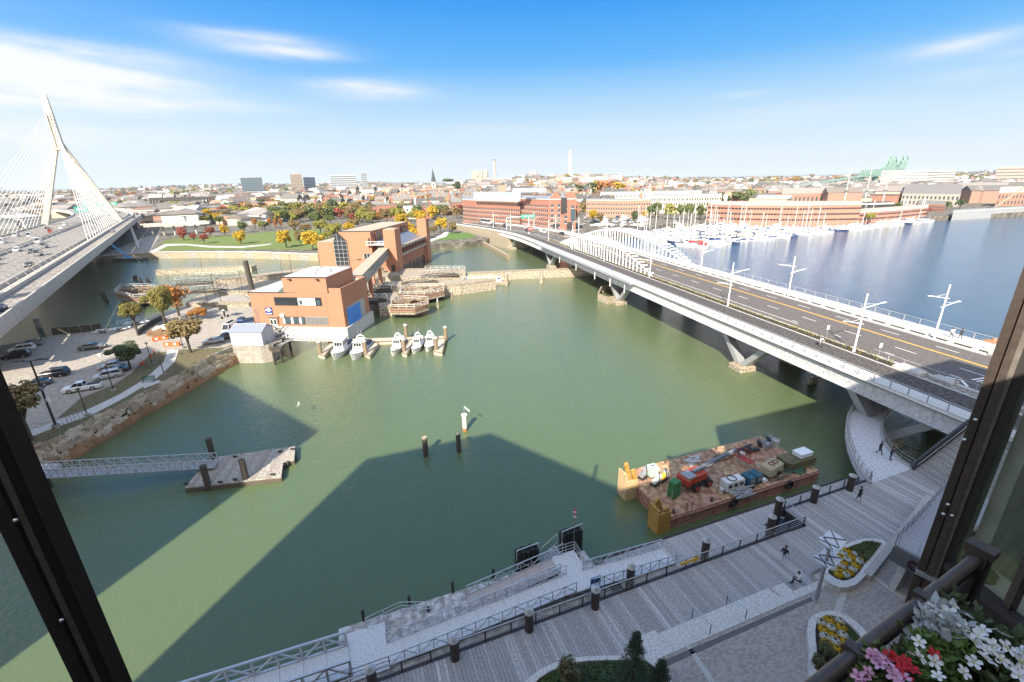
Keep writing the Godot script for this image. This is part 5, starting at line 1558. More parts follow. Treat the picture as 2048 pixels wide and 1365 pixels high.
	bd.tri(V(-0.2,0,0.03),V(-0.42,0,0.08),V(-0.42,0,-0.08))
	for k in [-1,1]:
		bd.quad(V(0.1,0.05,0.05*k),V(-0.08,0.05,0.05*k),V(-0.06,0.16,0.4*k),V(0.09,0.17,0.4*k))
		bd.quad(V(0.09,0.17,0.4*k),V(-0.06,0.16,0.4*k),V(-0.2,0.08,0.85*k),V(-0.12,0.09,0.85*k))
	part("body",bd,P(0.3,0.29,0.28),gu)
	gu.scale=V(1.3,1.3,1.3)
# ---------------------------------------------------------------- parking lot on the left bank
func riverside_lot() -> void:
	var cars:=[
		["suv",62,712,5,720,0.025,0.025,0.03,"black car parked in front of two pale cars at the motorway ramp"],
		["suv",70,699,20,706,0.6,0.6,0.6,"white car parked beside the black car at the ramp"],
		["suv",82,690,38,697,0.2,0.2,0.2,"grey car parked furthest in the row at the ramp"],
		["sedan",158,702,214,695,0.09,0.085,0.07,"dark olive sedan driving across the sunlit parking lot"],
		["suv",139,750,78,757,0.02,0.02,0.025,"black minivan parked across the bays behind the grey sedan"],
		["sedan",104,767,43,777,0.07,0.075,0.085,"dark grey sedan parked next to the tall lot lamp"],
		["pickup",203,775,128,787,0.66,0.66,0.66,"white pickup truck with an open black bed in the parking lot"],
		["suv",243,751,188,762,0.4,0.4,0.41,"silver car parked beside the white pickup truck"],
		["sedan",257,741,205,750,0.02,0.022,0.025,"black sedan parked behind the silver car"],
		["sedan",240,733,208,739,0.3,0.3,0.32,"small grey car half hidden behind the black sedan"],
		["sedan",449,683,405,690,0.42,0.43,0.44,"silver sedan parked by the blue grey shed"],
		["suv",462,676,446,680,0.03,0.03,0.03,"black car tucked behind the end wall of the shed"],
		["pickup",505,650,462,657,0.06,0.13,0.3,"blue pickup truck parked against the boathouse wall"],
		["pickup",505,643,470,650,0.03,0.05,0.11,"dark blue pickup truck behind the lighter blue one"],
		["van",468,658,452,668,0.62,0.62,0.62,"white van beside the blue pickup trucks"]]
	for q in cars:
		var o:=vehicle(q[0],q[5],q[6],q[7])
		var a:=G(q[1],q[2],3.6)
		var b:=G(q[3],q[4],3.6)
		o.set_meta("label",q[8]); o.set_meta("group","cars in the parking lot")
		o.position=(a+b)/2+V(0,0.01,0)
		o.rotation.y=atan2(-(b - a).z,(b - a).x)
		o.scale=V(1,1,1)*clampf(a.distance_to(b)/{"sedan": 4.7,"suv": 4.7,"van": 5.6,"pickup": 5.8}[q[0]],0.86,1.0)
	# shed
	var s0:=G(464,692,3.6)
	var s1:=G(527,692,3.6)
	var u:=(s1 - s0).normalized()
	var bb:=frame(u)
	var w:=s0.distance_to(s1)
	var back:=u.cross(Vector3.UP)*-1.0
	var sh:=thing("metal_shed","blue grey metal shed with a low gable roof at the end of the stone bank","shed")
	var wallm:=W(0.42,0.45,0.52,0.6,"soft",4.0)
	part("foundation",mb().box(s0+u*w/2+back*2.2+V(0,-1.9,0),V(w+0.4,3.8,5.0),bb),X.concrete,sh)
	part("wall",mb().box(s0+u*w/2+back*2.2+V(0,1.5,0),V(w,3.0,4.4),bb),wallm,sh)
	for i in 22: part("cladding_rib",mb().box(s0+u*w*(i+0.5)/22+V(0,1.5,0),V(0.06,2.95,0.05),bb),wallm,sh)
	var gm:=mb()
	var e0:=s0+V(0,3.0,0)
	var e1:=s1+V(0,3.0,0)
	var r0:=s0+back*2.2+V(0,4.1,0)
	var r1:=s1+back*2.2+V(0,4.1,0)
	gm.tri(e1,e1+back*4.4,r1); gm.tri(e0+back*4.4,e0,r0)
	part("gable",gm,wallm,sh)
	var rf:=mb()
	rf.beam((e0+r0)/2 - u*0.2,(e1+r1)/2+u*0.2,2.75,0.08,(r0 - e0).cross(u)*-1.0)
	rf.beam((e0+back*4.4+r0)/2 - u*0.2,(e1+back*4.4+r1)/2+u*0.2,2.75,0.08,(r0 - e0 - back*4.4).cross(u))
	part("roof",rf,W(0.3,0.34,0.42,0.5,"soft",3.0,0.2),sh)
	for i in 14: part("roof_seam",mb().beam(e0.lerp(e1,(i+0.5)/14)+V(0,0.07,0),r0.lerp(r1,(i+0.5)/14)+V(0,0.07,0),0.05,0.06),X.galv,sh)
	# lamps
	var lt:=thing("lot_lamp","tall dark lot lamp with two pairs of flat heads beside the grey sedan","lamp post",G(113,857,3.6))
	part("base",mb().cyl(Vector3.ZERO,V(0,0.6,0),0.5,0.45,12),X.concrete,lt)
	part("pole",mb().cyl(V(0,0.5,0),V(0,10.2,0),0.16,0.1,10),X.dark,lt)
	for k in [-1,1]:
		part("arm",mb().beam(V(0,10.1,0),V(1.6*k,10.2,-0.5*k),0.08,0.08),X.dark,lt)
		for j in [0.9,1.7]: part("lamp_head",mb().bev(V(j*k,10.25,-0.3*k),V(0.6,0.14,0.5),0.04),X.dark,lt)
	part("solar_panel",mb().box(V(0.2,6.3,0.3),V(1.2,0.06,0.9),Basis(Vector3.RIGHT,0.5)),P(0.04,0.06,0.12,0.2),lt)
	part("camera_box",mb().box(V(0.3,4.4,0),V(0.4,0.5,0.3)),X.white,lt)
	var n:=0
	for q in [[174,831,"beside the bicycle racks"],[227,782,"behind the white pickup truck"],[328,750,"between the path and the stones above the bench"],[304,729,"behind the bushy tree at the lot edge"],[366,696,"by the orange barriers where the path starts"]]:
		var t:=thing("path_lamp","slim dark path lamp standing "+q[2],"lamp post",G(q[0],q[1],3.65),0,"path lamps")
		part("base",mb().cyl(Vector3.ZERO,V(0,0.25,0),0.4,0.4,10),X.concrete,t)
		part("pole",mb().cyl(V(0,0.2,0),V(0,4.0,0),0.08,0.06,8),X.dark,t)
		part("lamp_head",mb().cyl(V(0,4.0,0),V(0,4.25,0),0.12,0.3,10).cyl(V(0,4.25,0),V(0,4.4,0),0.32,0.1,10),W(0.12,0.1,0.06,0.6,"soft",1.0),t)
		n+=1
	# bench
	var bn:=thing("park_bench","green park bench on a concrete pad beside the riverside path","bench",G(297,764,3.68),0.35)
	var bg:=P(0.04,0.12,0.07,0.6)
	for i in 4: part("seat_slat",mb().box(V(0,0.45,-0.2+i*0.13),V(1.9,0.04,0.1)),bg,bn)
	for i in 3: part("back_slat",mb().box(V(0,0.6+i*0.14,-0.3 - i*0.03),V(1.9,0.1,0.04)),bg,bn)
	for k in [-0.8,0.8]: part("leg",mb().beam(V(k,0,0.2),V(k,0.45,0.2),0.07,0.07).beam(V(k,0,-0.25),V(k,0.9,-0.33),0.07,0.07),X.dark,bn)
	# bicycle hoops
	for i in 6:
		var q:=G(131+i*7.6,848 - i*3.6,3.65)
		var t:=thing("bicycle_hoop","grey bicycle hoop in the row beside the path","bicycle rack",q,1.2,"bicycle hoops")
		var pp:=[]
		for j in 9:
			var a:=PI*j/8
			pp.append(V(cos(a)*0.3,0.6+sin(a)*0.3,0))
		part("hoop",mb().path([V(0.3,0,0)]+pp+[V(-0.3,0,0)],0.03,6),X.galv,t)
		part("foot",mb().cyl(V(0.3,0,0),V(0.3,0.02,0),0.09,0.09,8).cyl(V(-0.3,0,0),V(-0.3,0.02,0),0.09,0.09,8),X.galv,t)
	# barriers, soil heap with sheet, low black wall, trailers
	n=0
	for q in [[305,684,322,681,"under the white covered heap"],[322,681,336,679,"in the row under the covered heap"],[328,694,343,693,"at the start of the path"],[343,693,360,692,"next to the path end"]]:
		var a:=G(q[0],q[1],3.6)
		var b:=G(q[2],q[3],3.6)
		var t:=thing("road_barrier","orange plastic road barrier "+q[4],"barrier")
		part("block",mb().beam(a+V(0,0.45,0),b+V(0,0.45,0),0.4,0.9),P(0.62,0.12,0.03,0.6),t)
		part("white_panel",mb().beam(a.lerp(b,0.35)+V(0,0.55,0.03),a.lerp(b,0.65)+V(0,0.55,0.03),0.42,0.4),X.white,t)
	var hp:=thing("covered_heap","heap of brown soil partly covered by a white sheet","heap",G(335,668,3.6))
	rng.seed=4
	var lump:=func(rx: float,ry: float,rz: float,o: Vector3,seed_: int,lo:=14,la:=7) -> M:
		var f:=FastNoiseLite.new()
		f.seed=seed_; f.frequency=0.5
		var rows:=[]
		for i in la+1:
			var r:=[]
			for j in lo+1:
				var t:=PI/2*(1.0 - float(i)/la)
				var a:=TAU*(j%lo)/lo
				var k:=1.0+0.35*f.get_noise_3d(cos(a)*3,t*3,sin(a)*3)
				r.append(o+V(cos(a)*rx*sin(t)*k,ry*cos(t)*k,-sin(a)*rz*sin(t)*k))
			rows.append(r)
		return mb().sheet(rows,false)
	part("soil",lump.call(4.6,1.7,2.6,V(0,0,0),2),W(0.26,0.15,0.08,1.0,"hard",2.0),hp)
	part("sheet",lump.call(4.2,2.0,2.3,V(0.6,0.15,-0.7),9),W(0.72,0.72,0.73,0.6,"soft",1.5),hp)
	var bw:=thing("low_wall","low black wall of panels beside the tree at the river fence","wall")
	var bp:=[[276,672],[284,664],[297,655],[308,648],[327,638]]
	for i in 4: part("panel",mb().beam(G(bp[i][0],bp[i][1],3.6)+V(0,0.55,0),G(bp[i+1][0],bp[i+1][1],3.6)+V(0,0.55,0),0.35,1.1),X.dark,bw)
	n=0
	for q in [[188,667,232,663,"boat trailer parked by the river fence"],[225,663,262,659,"second boat trailer parked along the river fence"],[248,652,300,646,"long boat trailer behind the yellow green tree"]]:
		var a:=G(q[0],q[1],3.6)
		var b:=G(q[2],q[3],3.6)
		var t:=thing("boat_trailer","empty white "+q[4] if n!=1 else "empty pale "+q[4],"trailer",(a+b)/2,atan2(-(b - a).z,(b - a).x))
		var L:=a.distance_to(b)
		for k in [-0.8,0.8]:
			part("rail",mb().beam(V(-L/2,0.55,k),V(L*0.3,0.55,k),0.12,0.16),X.white,t)
			part("draw_bar",mb().beam(V(L*0.3,0.55,k),V(L/2,0.5,0),0.12,0.14),X.white,t)
			for x in [-0.1,0.05]:
				var wl:=part("wheel",mb().cyl(V(x*L - 0.0,0.35,k*1.2 - 0.1),V(x*L,0.35,k*1.2+0.1),0.35,0.35,12),X.rubber,t)
				part("rim",mb().cyl(V(x*L,0.35,k*1.2 - 0.12),V(x*L,0.35,k*1.2+0.12),0.2,0.2,10),X.chrome,wl)
		for i in 3: part("cross_bar",mb().beam(V(-L*0.4+i*L*0.3,0.5,-0.8),V(-L*0.4+i*L*0.3,0.5,0.8),0.1,0.12),X.white,t)
		n+=1
	var ms:=thing("message_board","black solar message board on a trailer in front of the lock wall","message board",G(450,636,3.6),-0.3)
	part("frame",mb().beam(V(0,0.3,0),V(0,2.0,0),0.3,0.3),X.dark,ms)
	part("board",mb().box(V(0,2.6,0),V(2.6,1.6,0.2)),X.dark,ms)
	part("label_plate",mb().box(V(0,2.0,0.12),V(0.8,0.25,0.03)),X.white,ms)
	for k in [-0.9,0.9]: part("wheel",mb().cyl(V(-0.1,0.3,k),V(0.1,0.3,k),0.3,0.3,10),X.rubber,ms)
	# river fence with posts
	var pts:=[]
	for q in [[105,672],[140,669],[185,664],[205,661]]: pts.append(G(q[0],q[1],3.6))
	var fn:=fence("chain_fence","dark mesh fence along the river side of the parking lot","fence",pts,2.4,1.9,0.04,[0.1,1.85],X.galv)
	for i in 3: part("mesh_panel",mb().beam(pts[i]+V(0,0.95,0),pts[i+1]+V(0,0.95,0),0.03,1.7),W(0.1,0.09,0.07,0.9,"hard",1.0),fn)
	pts=[]
	for q in [[235,652],[300,640],[330,630]]: pts.append(G(q[0],q[1],3.6))
	fence("pipe_railing","white pipe railing along the water behind the yellow green tree","railing",pts,2.0,1.1,0.04,[0.55,1.1],X.white)
	n=0
	for q in [[288,727,0.5],[280,731,0.5],[284,729,0.5],[303,715,0.5],[416,690,0.6],[308,706,0.5]]:
		var t:=thing("traffic_cone","orange traffic cone standing by the bushy lot tree" if n!=4 else "orange traffic cone in front of the silver sedan by the shed","traffic cone",G(q[0],q[1],3.62),0,"traffic cones" if n!=4 else "")
		part("cone",mb().cyl(V(0,0.04,0),V(0,0.7,0),0.17,0.04,10),P(0.7,0.1,0.03,0.6),t)
		part("foot",mb().box(V(0,0.02,0),V(0.42,0.04,0.42)),X.dark,t)
		part("collar",mb().cyl(V(0,0.32,0),V(0,0.48,0),0.112,0.08,10),X.white,t)
		n+=1
	# blue boom lift on a small barge and a moored boat, under the motorway ramp
	var bl:=thing("work_barge","small dark work barge with a blue boom lift under the motorway ramp","barge",G(262,522,0.0),0.05)
	part("hull",mb().bev(V(0,0.5,0),V(14,1.4,5),0.2),X.dark,bl)
	part("lift_base",mb().bev(V(-1.5,1.8,0),V(3.0,1.4,2.0),0.2),P(0.05,0.25,0.5,0.5),bl)
	part("boom",mb().beam(V(-1.5,2.3,0),V(-8.6,10.0,0),0.6,0.6),P(0.05,0.25,0.5,0.5),bl)
	part("basket",mb().box(V(-8.9,10.2,0),V(1.2,1.1,1.4)),X.galv,bl)
	part("rail",mb().path([V(-6,1.2,2.3),V(-6,2.1,2.3),V(6.5,2.1,2.3),V(6.5,1.2,2.3)],0.06),X.white,bl)
	var mo:=patrol_boat("grey boat with a wheelhouse moored in the shade under the motorway ramp",9.0,P(0.3,0.31,0.32,0.5),false)
	mo.position=G(222,522,0.0); mo.rotation.y=PI+0.2
	# people
	person("person in a white shirt walking on the sunlit lot",G(203,722,3.61),0.5,{"top": Color(0.7,0.68,0.68),"legs": Color(0.4,0.4,0.42)})
# ---------------------------------------------------------------- rusty deck barge and what stands on it
func barge() -> void:
	var Lp:=G(1261,942,1.5)
	var Np:=G(1338,1037,1.5)
	var Rp:=G(1642,941,1.5)
	var u:=(Rp - Np).normalized()
	var v:=V(u.z,0,-u.x)          # toward open water
	var W0:=22.0
	var D0:=8.6
	var o:=Np
	var bp:=func(a: float,b: float,y:=0.0) -> Vector3: return o+u*a+v*b+V(0,y,0)
	var bb:=Basis(u,Vector3.UP,-v)
	var ang:=atan2(-u.z,u.x)
	var rust:=W(0.46,0.31,0.21,0.85,"rust",6.0)
	var side:=W(0.4,0.23,0.2,0.75,"rust",3.0)
	var b:=thing("deck_barge","rusty red deck barge moored beside the wooden pier","barge")
	part("hull",mb().box(bp.call(W0/2,D0/2,-0.9),V(W0,1.76,D0),bb),side,b)
	for i in 6:
		for j in 3:
			part("deck_plate",mb().box(bp.call(W0*(i+0.5)/6,D0*(j+0.5)/3,-0.01),V(W0/6 - 0.03,0.05,D0/3 - 0.03),bb),[rust,W(0.5,0.36,0.23,0.85,"rust",5.0),W(0.43,0.28,0.21,0.8,"rust",7.0)][(i*2+j)%3],b)
	part("rubbing_strake",mb().box(bp.call(W0/2,-0.06,-0.25),V(W0,0.18,0.16),bb),side,b)
	for i in 9: part("side_rib",mb().box(bp.call(1.0+i*2.5,-0.04,-0.9),V(0.12,1.5,0.1),bb),side,b)
	for a in [8.6,17.0]:
		var ty:=part("tyre_fender",torus(0.42,0.15),X.rubber,b)
		ty.position=bp.call(a,-0.22,-0.5); ty.basis=bb
	for q in [[0.9,0.4],[6.0,0.4],[12,0.4],[20,0.4],[6,8.2],[14,8.2]]: part("bollard",mb().cyl(bp.call(q[0],q[1],0.0),bp.call(q[0],q[1],0.45),0.14,0.14,8).cyl(bp.call(q[0],q[1],0.45),bp.call(q[0],q[1],0.5),0.2,0.2,8),X.timber,b)
	var yel:=W(0.5,0.33,0.08,0.8,"rust",1.6)
	for q in [[-0.7,1.4,0],[-0.7,7.2,1]]:
		var sp:=part("spud_bracket",mb().box(bp.call(q[0],q[1],-0.3),V(1.5,2.6,0.25),bb).box(bp.call(q[0],q[1] - 1.5,-0.3),V(1.5,2.6,0.25),bb).box(bp.call(q[0] - 0.7,q[1] - 0.75,-0.1),V(0.2,3.0+q[2]*0.9,1.6),bb),yel if q[2]==0 else W(0.62,0.5,0.3,0.8,"rust",1.6),b)
		part("bracket_web",mb().beam(bp.call(0.0,q[1],0.05),bp.call(-0.6,q[1],1.5+q[2]*0.8),0.3,0.5).beam(bp.call(0.0,q[1] - 1.4,0.05),bp.call(-0.6,q[1] - 1.4,1.5+q[2]*0.8),0.3,0.5),yel,sp)
	for a in [2.4,3.1]: part("pin",mb().cyl(bp.call(a,0.15,0),bp.call(a,0.15,1.1),0.05,0.05,6),X.timber,b)
	# boom lift
	var bl:=thing("boom_lift","red boom lift with a long grey boom and a red basket on the barge","boom lift",G(1392,970,1.55),ang+0.12)
	var red:=P(0.42,0.05,0.025,0.4)
	part("chassis",mb().bev(V(0,0.75,0),V(2.9,0.4,1.3),0.08),X.dark,bl)
	part("turntable_body",mb().bev(V(-0.7,1.5,-0.1),V(3.0,0.95,1.6),0.2),red,bl)
	part("engine_cover",mb().bev(V(-1.6,2.0,0.1),V(1.2,0.3,1.3),0.12),X.galv,bl)
	part("counterweight",mb().bev(V(-2.1,1.4,0),V(0.5,0.8,1.7),0.12),red,bl)
	for x in [-1.0,1.0]:
		for z in [-0.85,0.85]:
			var wl:=part("wheel",mb().cyl(V(x,0.48,z - 0.2),V(x,0.48,z+0.2),0.48,0.48,16),X.rubber,bl)
			part("rim",mb().cyl(V(x,0.48,z - 0.215),V(x,0.48,z+0.215),0.24,0.24,12),P(0.5,0.06,0.03,0.5),wl)
	var grey:=P(0.16,0.17,0.18,0.5)
	var bo:=part("boom",mb().beam(V(-0.9,2.0,0.1),V(2.8,2.5,0.1),0.42,0.5).beam(V(2.8,2.52,0.1),V(6.2,2.75,0.1),0.32,0.38),grey,bl)
	part("boom_cylinder",mb().cyl(V(-0.2,1.7,0.1),V(2.2,2.15,0.1),0.09,0.07,8),X.chrome,bo)
	var tm:=TextMesh.new()
	tm.text="SKYJACK"; tm.font_size=32; tm.pixel_size=0.009; tm.depth=0.02
	var tx:=part("lettering",tm,X.white,bo)
	tx.position=V(1.6,2.35,0.33); tx.rotation.z=0.13
	part("jib",mb().beam(V(6.2,2.75,0.1),V(7.2,1.5,0.1),0.2,0.2),grey,bl)
	var bk:=part("basket_floor",mb().box(V(8.0,1.0,0.1),V(0.9,0.06,2.2)),red,bl)
	for x in [7.55,8.45]:
		for z in [-1.0,-0.3,0.5,1.2]: part("basket_post",mb().cyl(V(x,1.0,z),V(x,2.1,z),0.03,0.03,6),red,bk)
		for y in [1.5,2.1]: part("basket_rail",mb().cyl(V(x,y,-1.0),V(x,y,1.2),0.03,0.03,6),red,bk)
	for z in [-1.0,1.2]: part("basket_rail",mb().cyl(V(7.55,2.1,z),V(8.45,2.1,z),0.03,0.03,6),red,bk)
	part("control_panel",mb().box(V(7.6,1.9,0.1),V(0.2,0.3,0.6)),X.white,bk)
	# cabinets, generators, stacks
	var gc:=thing("steel_cabinet","tall green steel cabinet standing on the barge deck","cabinet",G(1347,992,1.53),ang+0.3)
	part("case",mb().bev(V(0,1.0,0),V(1.1,2.0,0.9),0.05),P(0.04,0.16,0.05,0.6),gc)
	part("door",mb().box(V(0.57,1.0,0),V(0.04,1.8,0.75)),P(0.03,0.13,0.045,0.6),gc)
	part("handle",mb().box(V(0.61,1.0,0.25),V(0.04,0.25,0.05)),X.dark,gc)
	part("pipe_rack",mb().path([V(-0.8,0,0.3),V(-0.8,1.0,0.3),V(-0.55,1.0,0.1)],0.06),X.galv,gc)
	var wg:=thing("generator","white generator with a coiled black hose lying on top","generator",G(1463,977,1.53),ang)
	part("case",mb().bev(V(0,0.75,0),V(2.5,1.2,1.1),0.08),P(0.62,0.63,0.61,0.5),wg)
	part("skid",mb().box(V(0,0.08,0),V(2.7,0.14,1.1)),X.dark,wg)
	for i in 3: part("vent",mb().box(V(-0.8+i*0.8,0.8,0.56),V(0.5,0.4,0.03)),X.dark,wg)
	var hs:=part("hose_coil",torus(0.5,0.05),X.rubber,wg)
	hs.position=V(-0.2,1.42,0); hs.rotation.x=PI/2
	part("drum",mb().cyl(V(-1.7,0.0,0.2),V(-1.7,0.6,0.2),0.25,0.25,12),P(0.5,0.52,0.52,0.5),wg)
	for k in 2:
		var g:=thing("welding_set",["dark blue welding set next to the white generator","dark blue welding set beside the white sacks"][k],"welding set",G(1495+k*14,967 - k*5,1.53),ang+0.05)
		part("case",mb().bev(V(0,0.65,0),V(0.95,1.0,1.3),0.06),P(0.03,0.1,0.14,0.4),g)
		part("skid",mb().box(V(0,0.07,0),V(1.0,0.14,1.4)),X.dark,g)
		part("panel",mb().box(V(0,0.7,0.66),V(0.7,0.5,0.03)),X.galv,g)
		part("lifting_eye",mb().path([V(-0.1,1.15,0),V(0,1.3,0),V(0.1,1.15,0)],0.03),X.dark,g)
	var cp:=thing("compressor","beige towable compressor with rusty coiled lines on top","compressor",G(1541,948,1.53),ang+0.2)
	part("case",mb().bev(V(0,0.95,0),V(2.6,1.1,1.4),0.2),W(0.5,0.43,0.28,0.7,"soft",1.5),cp)
	part("frame",mb().box(V(-0.2,0.35,0),V(3.2,0.14,1.2)),X.dark,cp)
	for k in [-0.3,0.45]:
		var ct:=part("coil",torus(0.32,0.06),W(0.25,0.09,0.05,0.9,"soft",1.0),cp)
		ct.position=V(k,1.56,0.05); ct.rotation.x=PI/2
	for z in [-0.8,0.8]: part("wheel",mb().cyl(V(0.3,0.36,z - 0.12),V(0.3,0.36,z+0.12),0.36,0.36,14),X.rubber,cp)
	part("tow_bar",mb().beam(V(1.3,0.4,0),V(2.6,0.9,0),0.1,0.1),X.galv,cp)
	var ts:=thing("timber_stack","stack of olive timber beams under a white box on the barge","timber stack",G(1590,931,1.53),ang)
	rng.seed=9
	for y in 3:
		for i in 5: part("beam",mb().box(V(rng.randf_range(-0.15,0.15),0.25+y*0.38,-0.9+i*0.42),V(4.2,0.34,0.38)),[W(0.2,0.18,0.09,0.9,"hard",2.0),W(0.25,0.22,0.12,0.9,"hard",2.0)][rng.randi()%2],ts)
	for x in [-1.4,1.4]: part("bearer",mb().box(V(x,0.05,0),V(0.2,0.1,2.2)),X.wood,ts)
	var wb:=thing("white_box","white lidded box resting on the olive timber stack","box",G(1590,931,1.53)+u*0.9+V(0,1.2,0),ang)
	part("case",mb().bev(V(0,0.3,0),V(1.9,0.5,1.2),0.05),P(0.7,0.73,0.74,0.5),wb)
	part("lid",mb().bev(V(0,0.58,0),V(2.0,0.1,1.3),0.04),P(0.74,0.77,0.78,0.5),wb)
	var hz:=thing("hose_heap","tangled heap of green hoses in front of the timber stack","hose")
	for k in 7:
		var c:=G(1585+rng.randf_range(-14,22),938+rng.randf_range(-5,9),1.55)
		var pp:=[]
		var r:=rng.randf_range(0.4,0.9)
		for j in 14:
			var a:=TAU*j/11+k
			pp.append(c+V(cos(a)*r*rng.randf_range(0.8,1.3),0.08+rng.randf()*0.25,sin(a)*r*0.7))
		part("hose",mb().path(pp,0.05,5),P(0.04,0.2,0.12,0.6),hz)
	var ibc:=thing("liquid_tank","pale green cubic liquid tank in a cage on the sunlit barge end","tank",G(1304,951,1.53),ang)
	part("tank",mb().bev(V(0,0.75,0),V(1.2,1.1,1.1),0.1),P(0.42,0.6,0.5,0.4),ibc)
	part("pallet",mb().box(V(0,0.08,0),V(1.3,0.14,1.2)),X.wood,ibc)
	part("cap",mb().cyl(V(0,1.3,0),V(0,1.38,0),0.12,0.12,10),X.dark,ibc)
	for i in 4:
		part("cage_bar",mb().cyl(V(-0.62,0.15,-0.5+i*0.33),V(-0.62,1.25,-0.5+i*0.33),0.02,0.02,5).cyl(V(-0.5+i*0.33,0.15,0.58),V(-0.5+i*0.33,1.25,0.58),0.02,0.02,5),X.chrome,ibc)
	for q in [[1287,955,"grey pump set with hoses beside the liquid tank",0.9],[1326,960,"small yellow brown winch frame behind the green cabinet",0.8],[1312,968,"white wrapped bundle beside the winch frame",0.7]]:
		var t:=thing("pump_set",q[2],"machine",G(q[0],q[1],1.53),ang+0.4)
		part("base",mb().box(V(0,0.1,0),V(1.5,0.15,0.8)),X.dark,t)
		part("motor",mb().cyl(V(-0.5,0.5,0),V(0.3,0.5,0),0.32,0.32,12),[X.galv,X.yellow,X.white][0 if q[0]<1300 else (1 if q[0]>1320 else 2)],t)
		part("housing",mb().bev(V(0.5,0.55,0),V(0.5,0.9,0.6),0.06),X.galv if q[0]!=1312 else X.white,t)
		part("pipe",mb().path([V(0.5,1.0,0),V(0.5,1.4,0),V(0.0,1.5,0.3),V(-0.6,0.2,0.8)],0.05),X.dark,t)
	# loose material
	for q in [[1390,925,2.6,"pallet of pale sacks lit by the sun on the far barge edge",X.pale],[1448,914,2.4,"heap of loose planks beside the boom",X.wood],[1497,903,2.6,"stack of dark flat steel sheets on the barge",X.dark],[1478,938,0.0,"",X.dark],[1521,961,1.2,"small pile of white sacks beside the welding sets",X.white],[1555,955,1.8,"short olive boards lying by the compressor",X.wood],[1487,990,2.6,"bundle of grey steel pipes lying along the barge edge",X.galv]]:
		if q[2]==0.0: continue
		var t:=thing("material_stack",q[3],"stack",G(q[0],q[1],1.53),ang)
		for i in 9:
			var s:=V(rng.randf_range(0.7,1.2)*q[2]*0.5,0.16,0.35)
			if q[4]==X.wood or q[4]==X.galv: s=V(q[2]*rng.randf_range(0.8,1.1),0.1,0.18)
			part("piece",mb().bev(V(rng.randf_range(-0.3,0.3)*q[2],0.1+0.16*(i/3),-0.5+(i%3)*0.45),s,0.04,Basis(Vector3.UP,rng.randf_range(-0.25,0.25))),q[4],t)
	for k in 4:
		var t:=thing("scrap_bin",["dark wire bin of scrap at the far barge corner","grey tub at the far barge corner","small black bin among the scrap tubs","pale bucket among the scrap tubs"][k],"bin",G(1522+k*9,893 - k*2+(k%2)*6,1.53),k*0.7)
		part("tub",mb().cyl(V(0,0,0),V(0,0.7+0.1*k,0),0.42,0.55,12,true),[X.dark,X.galv,X.dark,X.pale][k],t)
		for j in 5: part("scrap",mb().beam(V(rng.randf_range(-0.4,0.4),0.6,rng.randf_range(-0.4,0.4)),V(rng.randf_range(-0.7,0.7),1.2,rng.randf_range(-0.7,0.7)),0.08,0.12),X.galv,t)
func torus(R: float,r: float,k:=18,j:=8) -> M:
	var rows:=[]
	for a in j+1:
		var row:=[]
		for b in k+1:
			var t:=TAU*b/k
			var s:=TAU*a/j
			row.append(V(cos(t)*(R+r*cos(s)),sin(t)*(R+r*cos(s)),r*sin(s)))
		rows.append(row)
	return mb().sheet(rows,true)
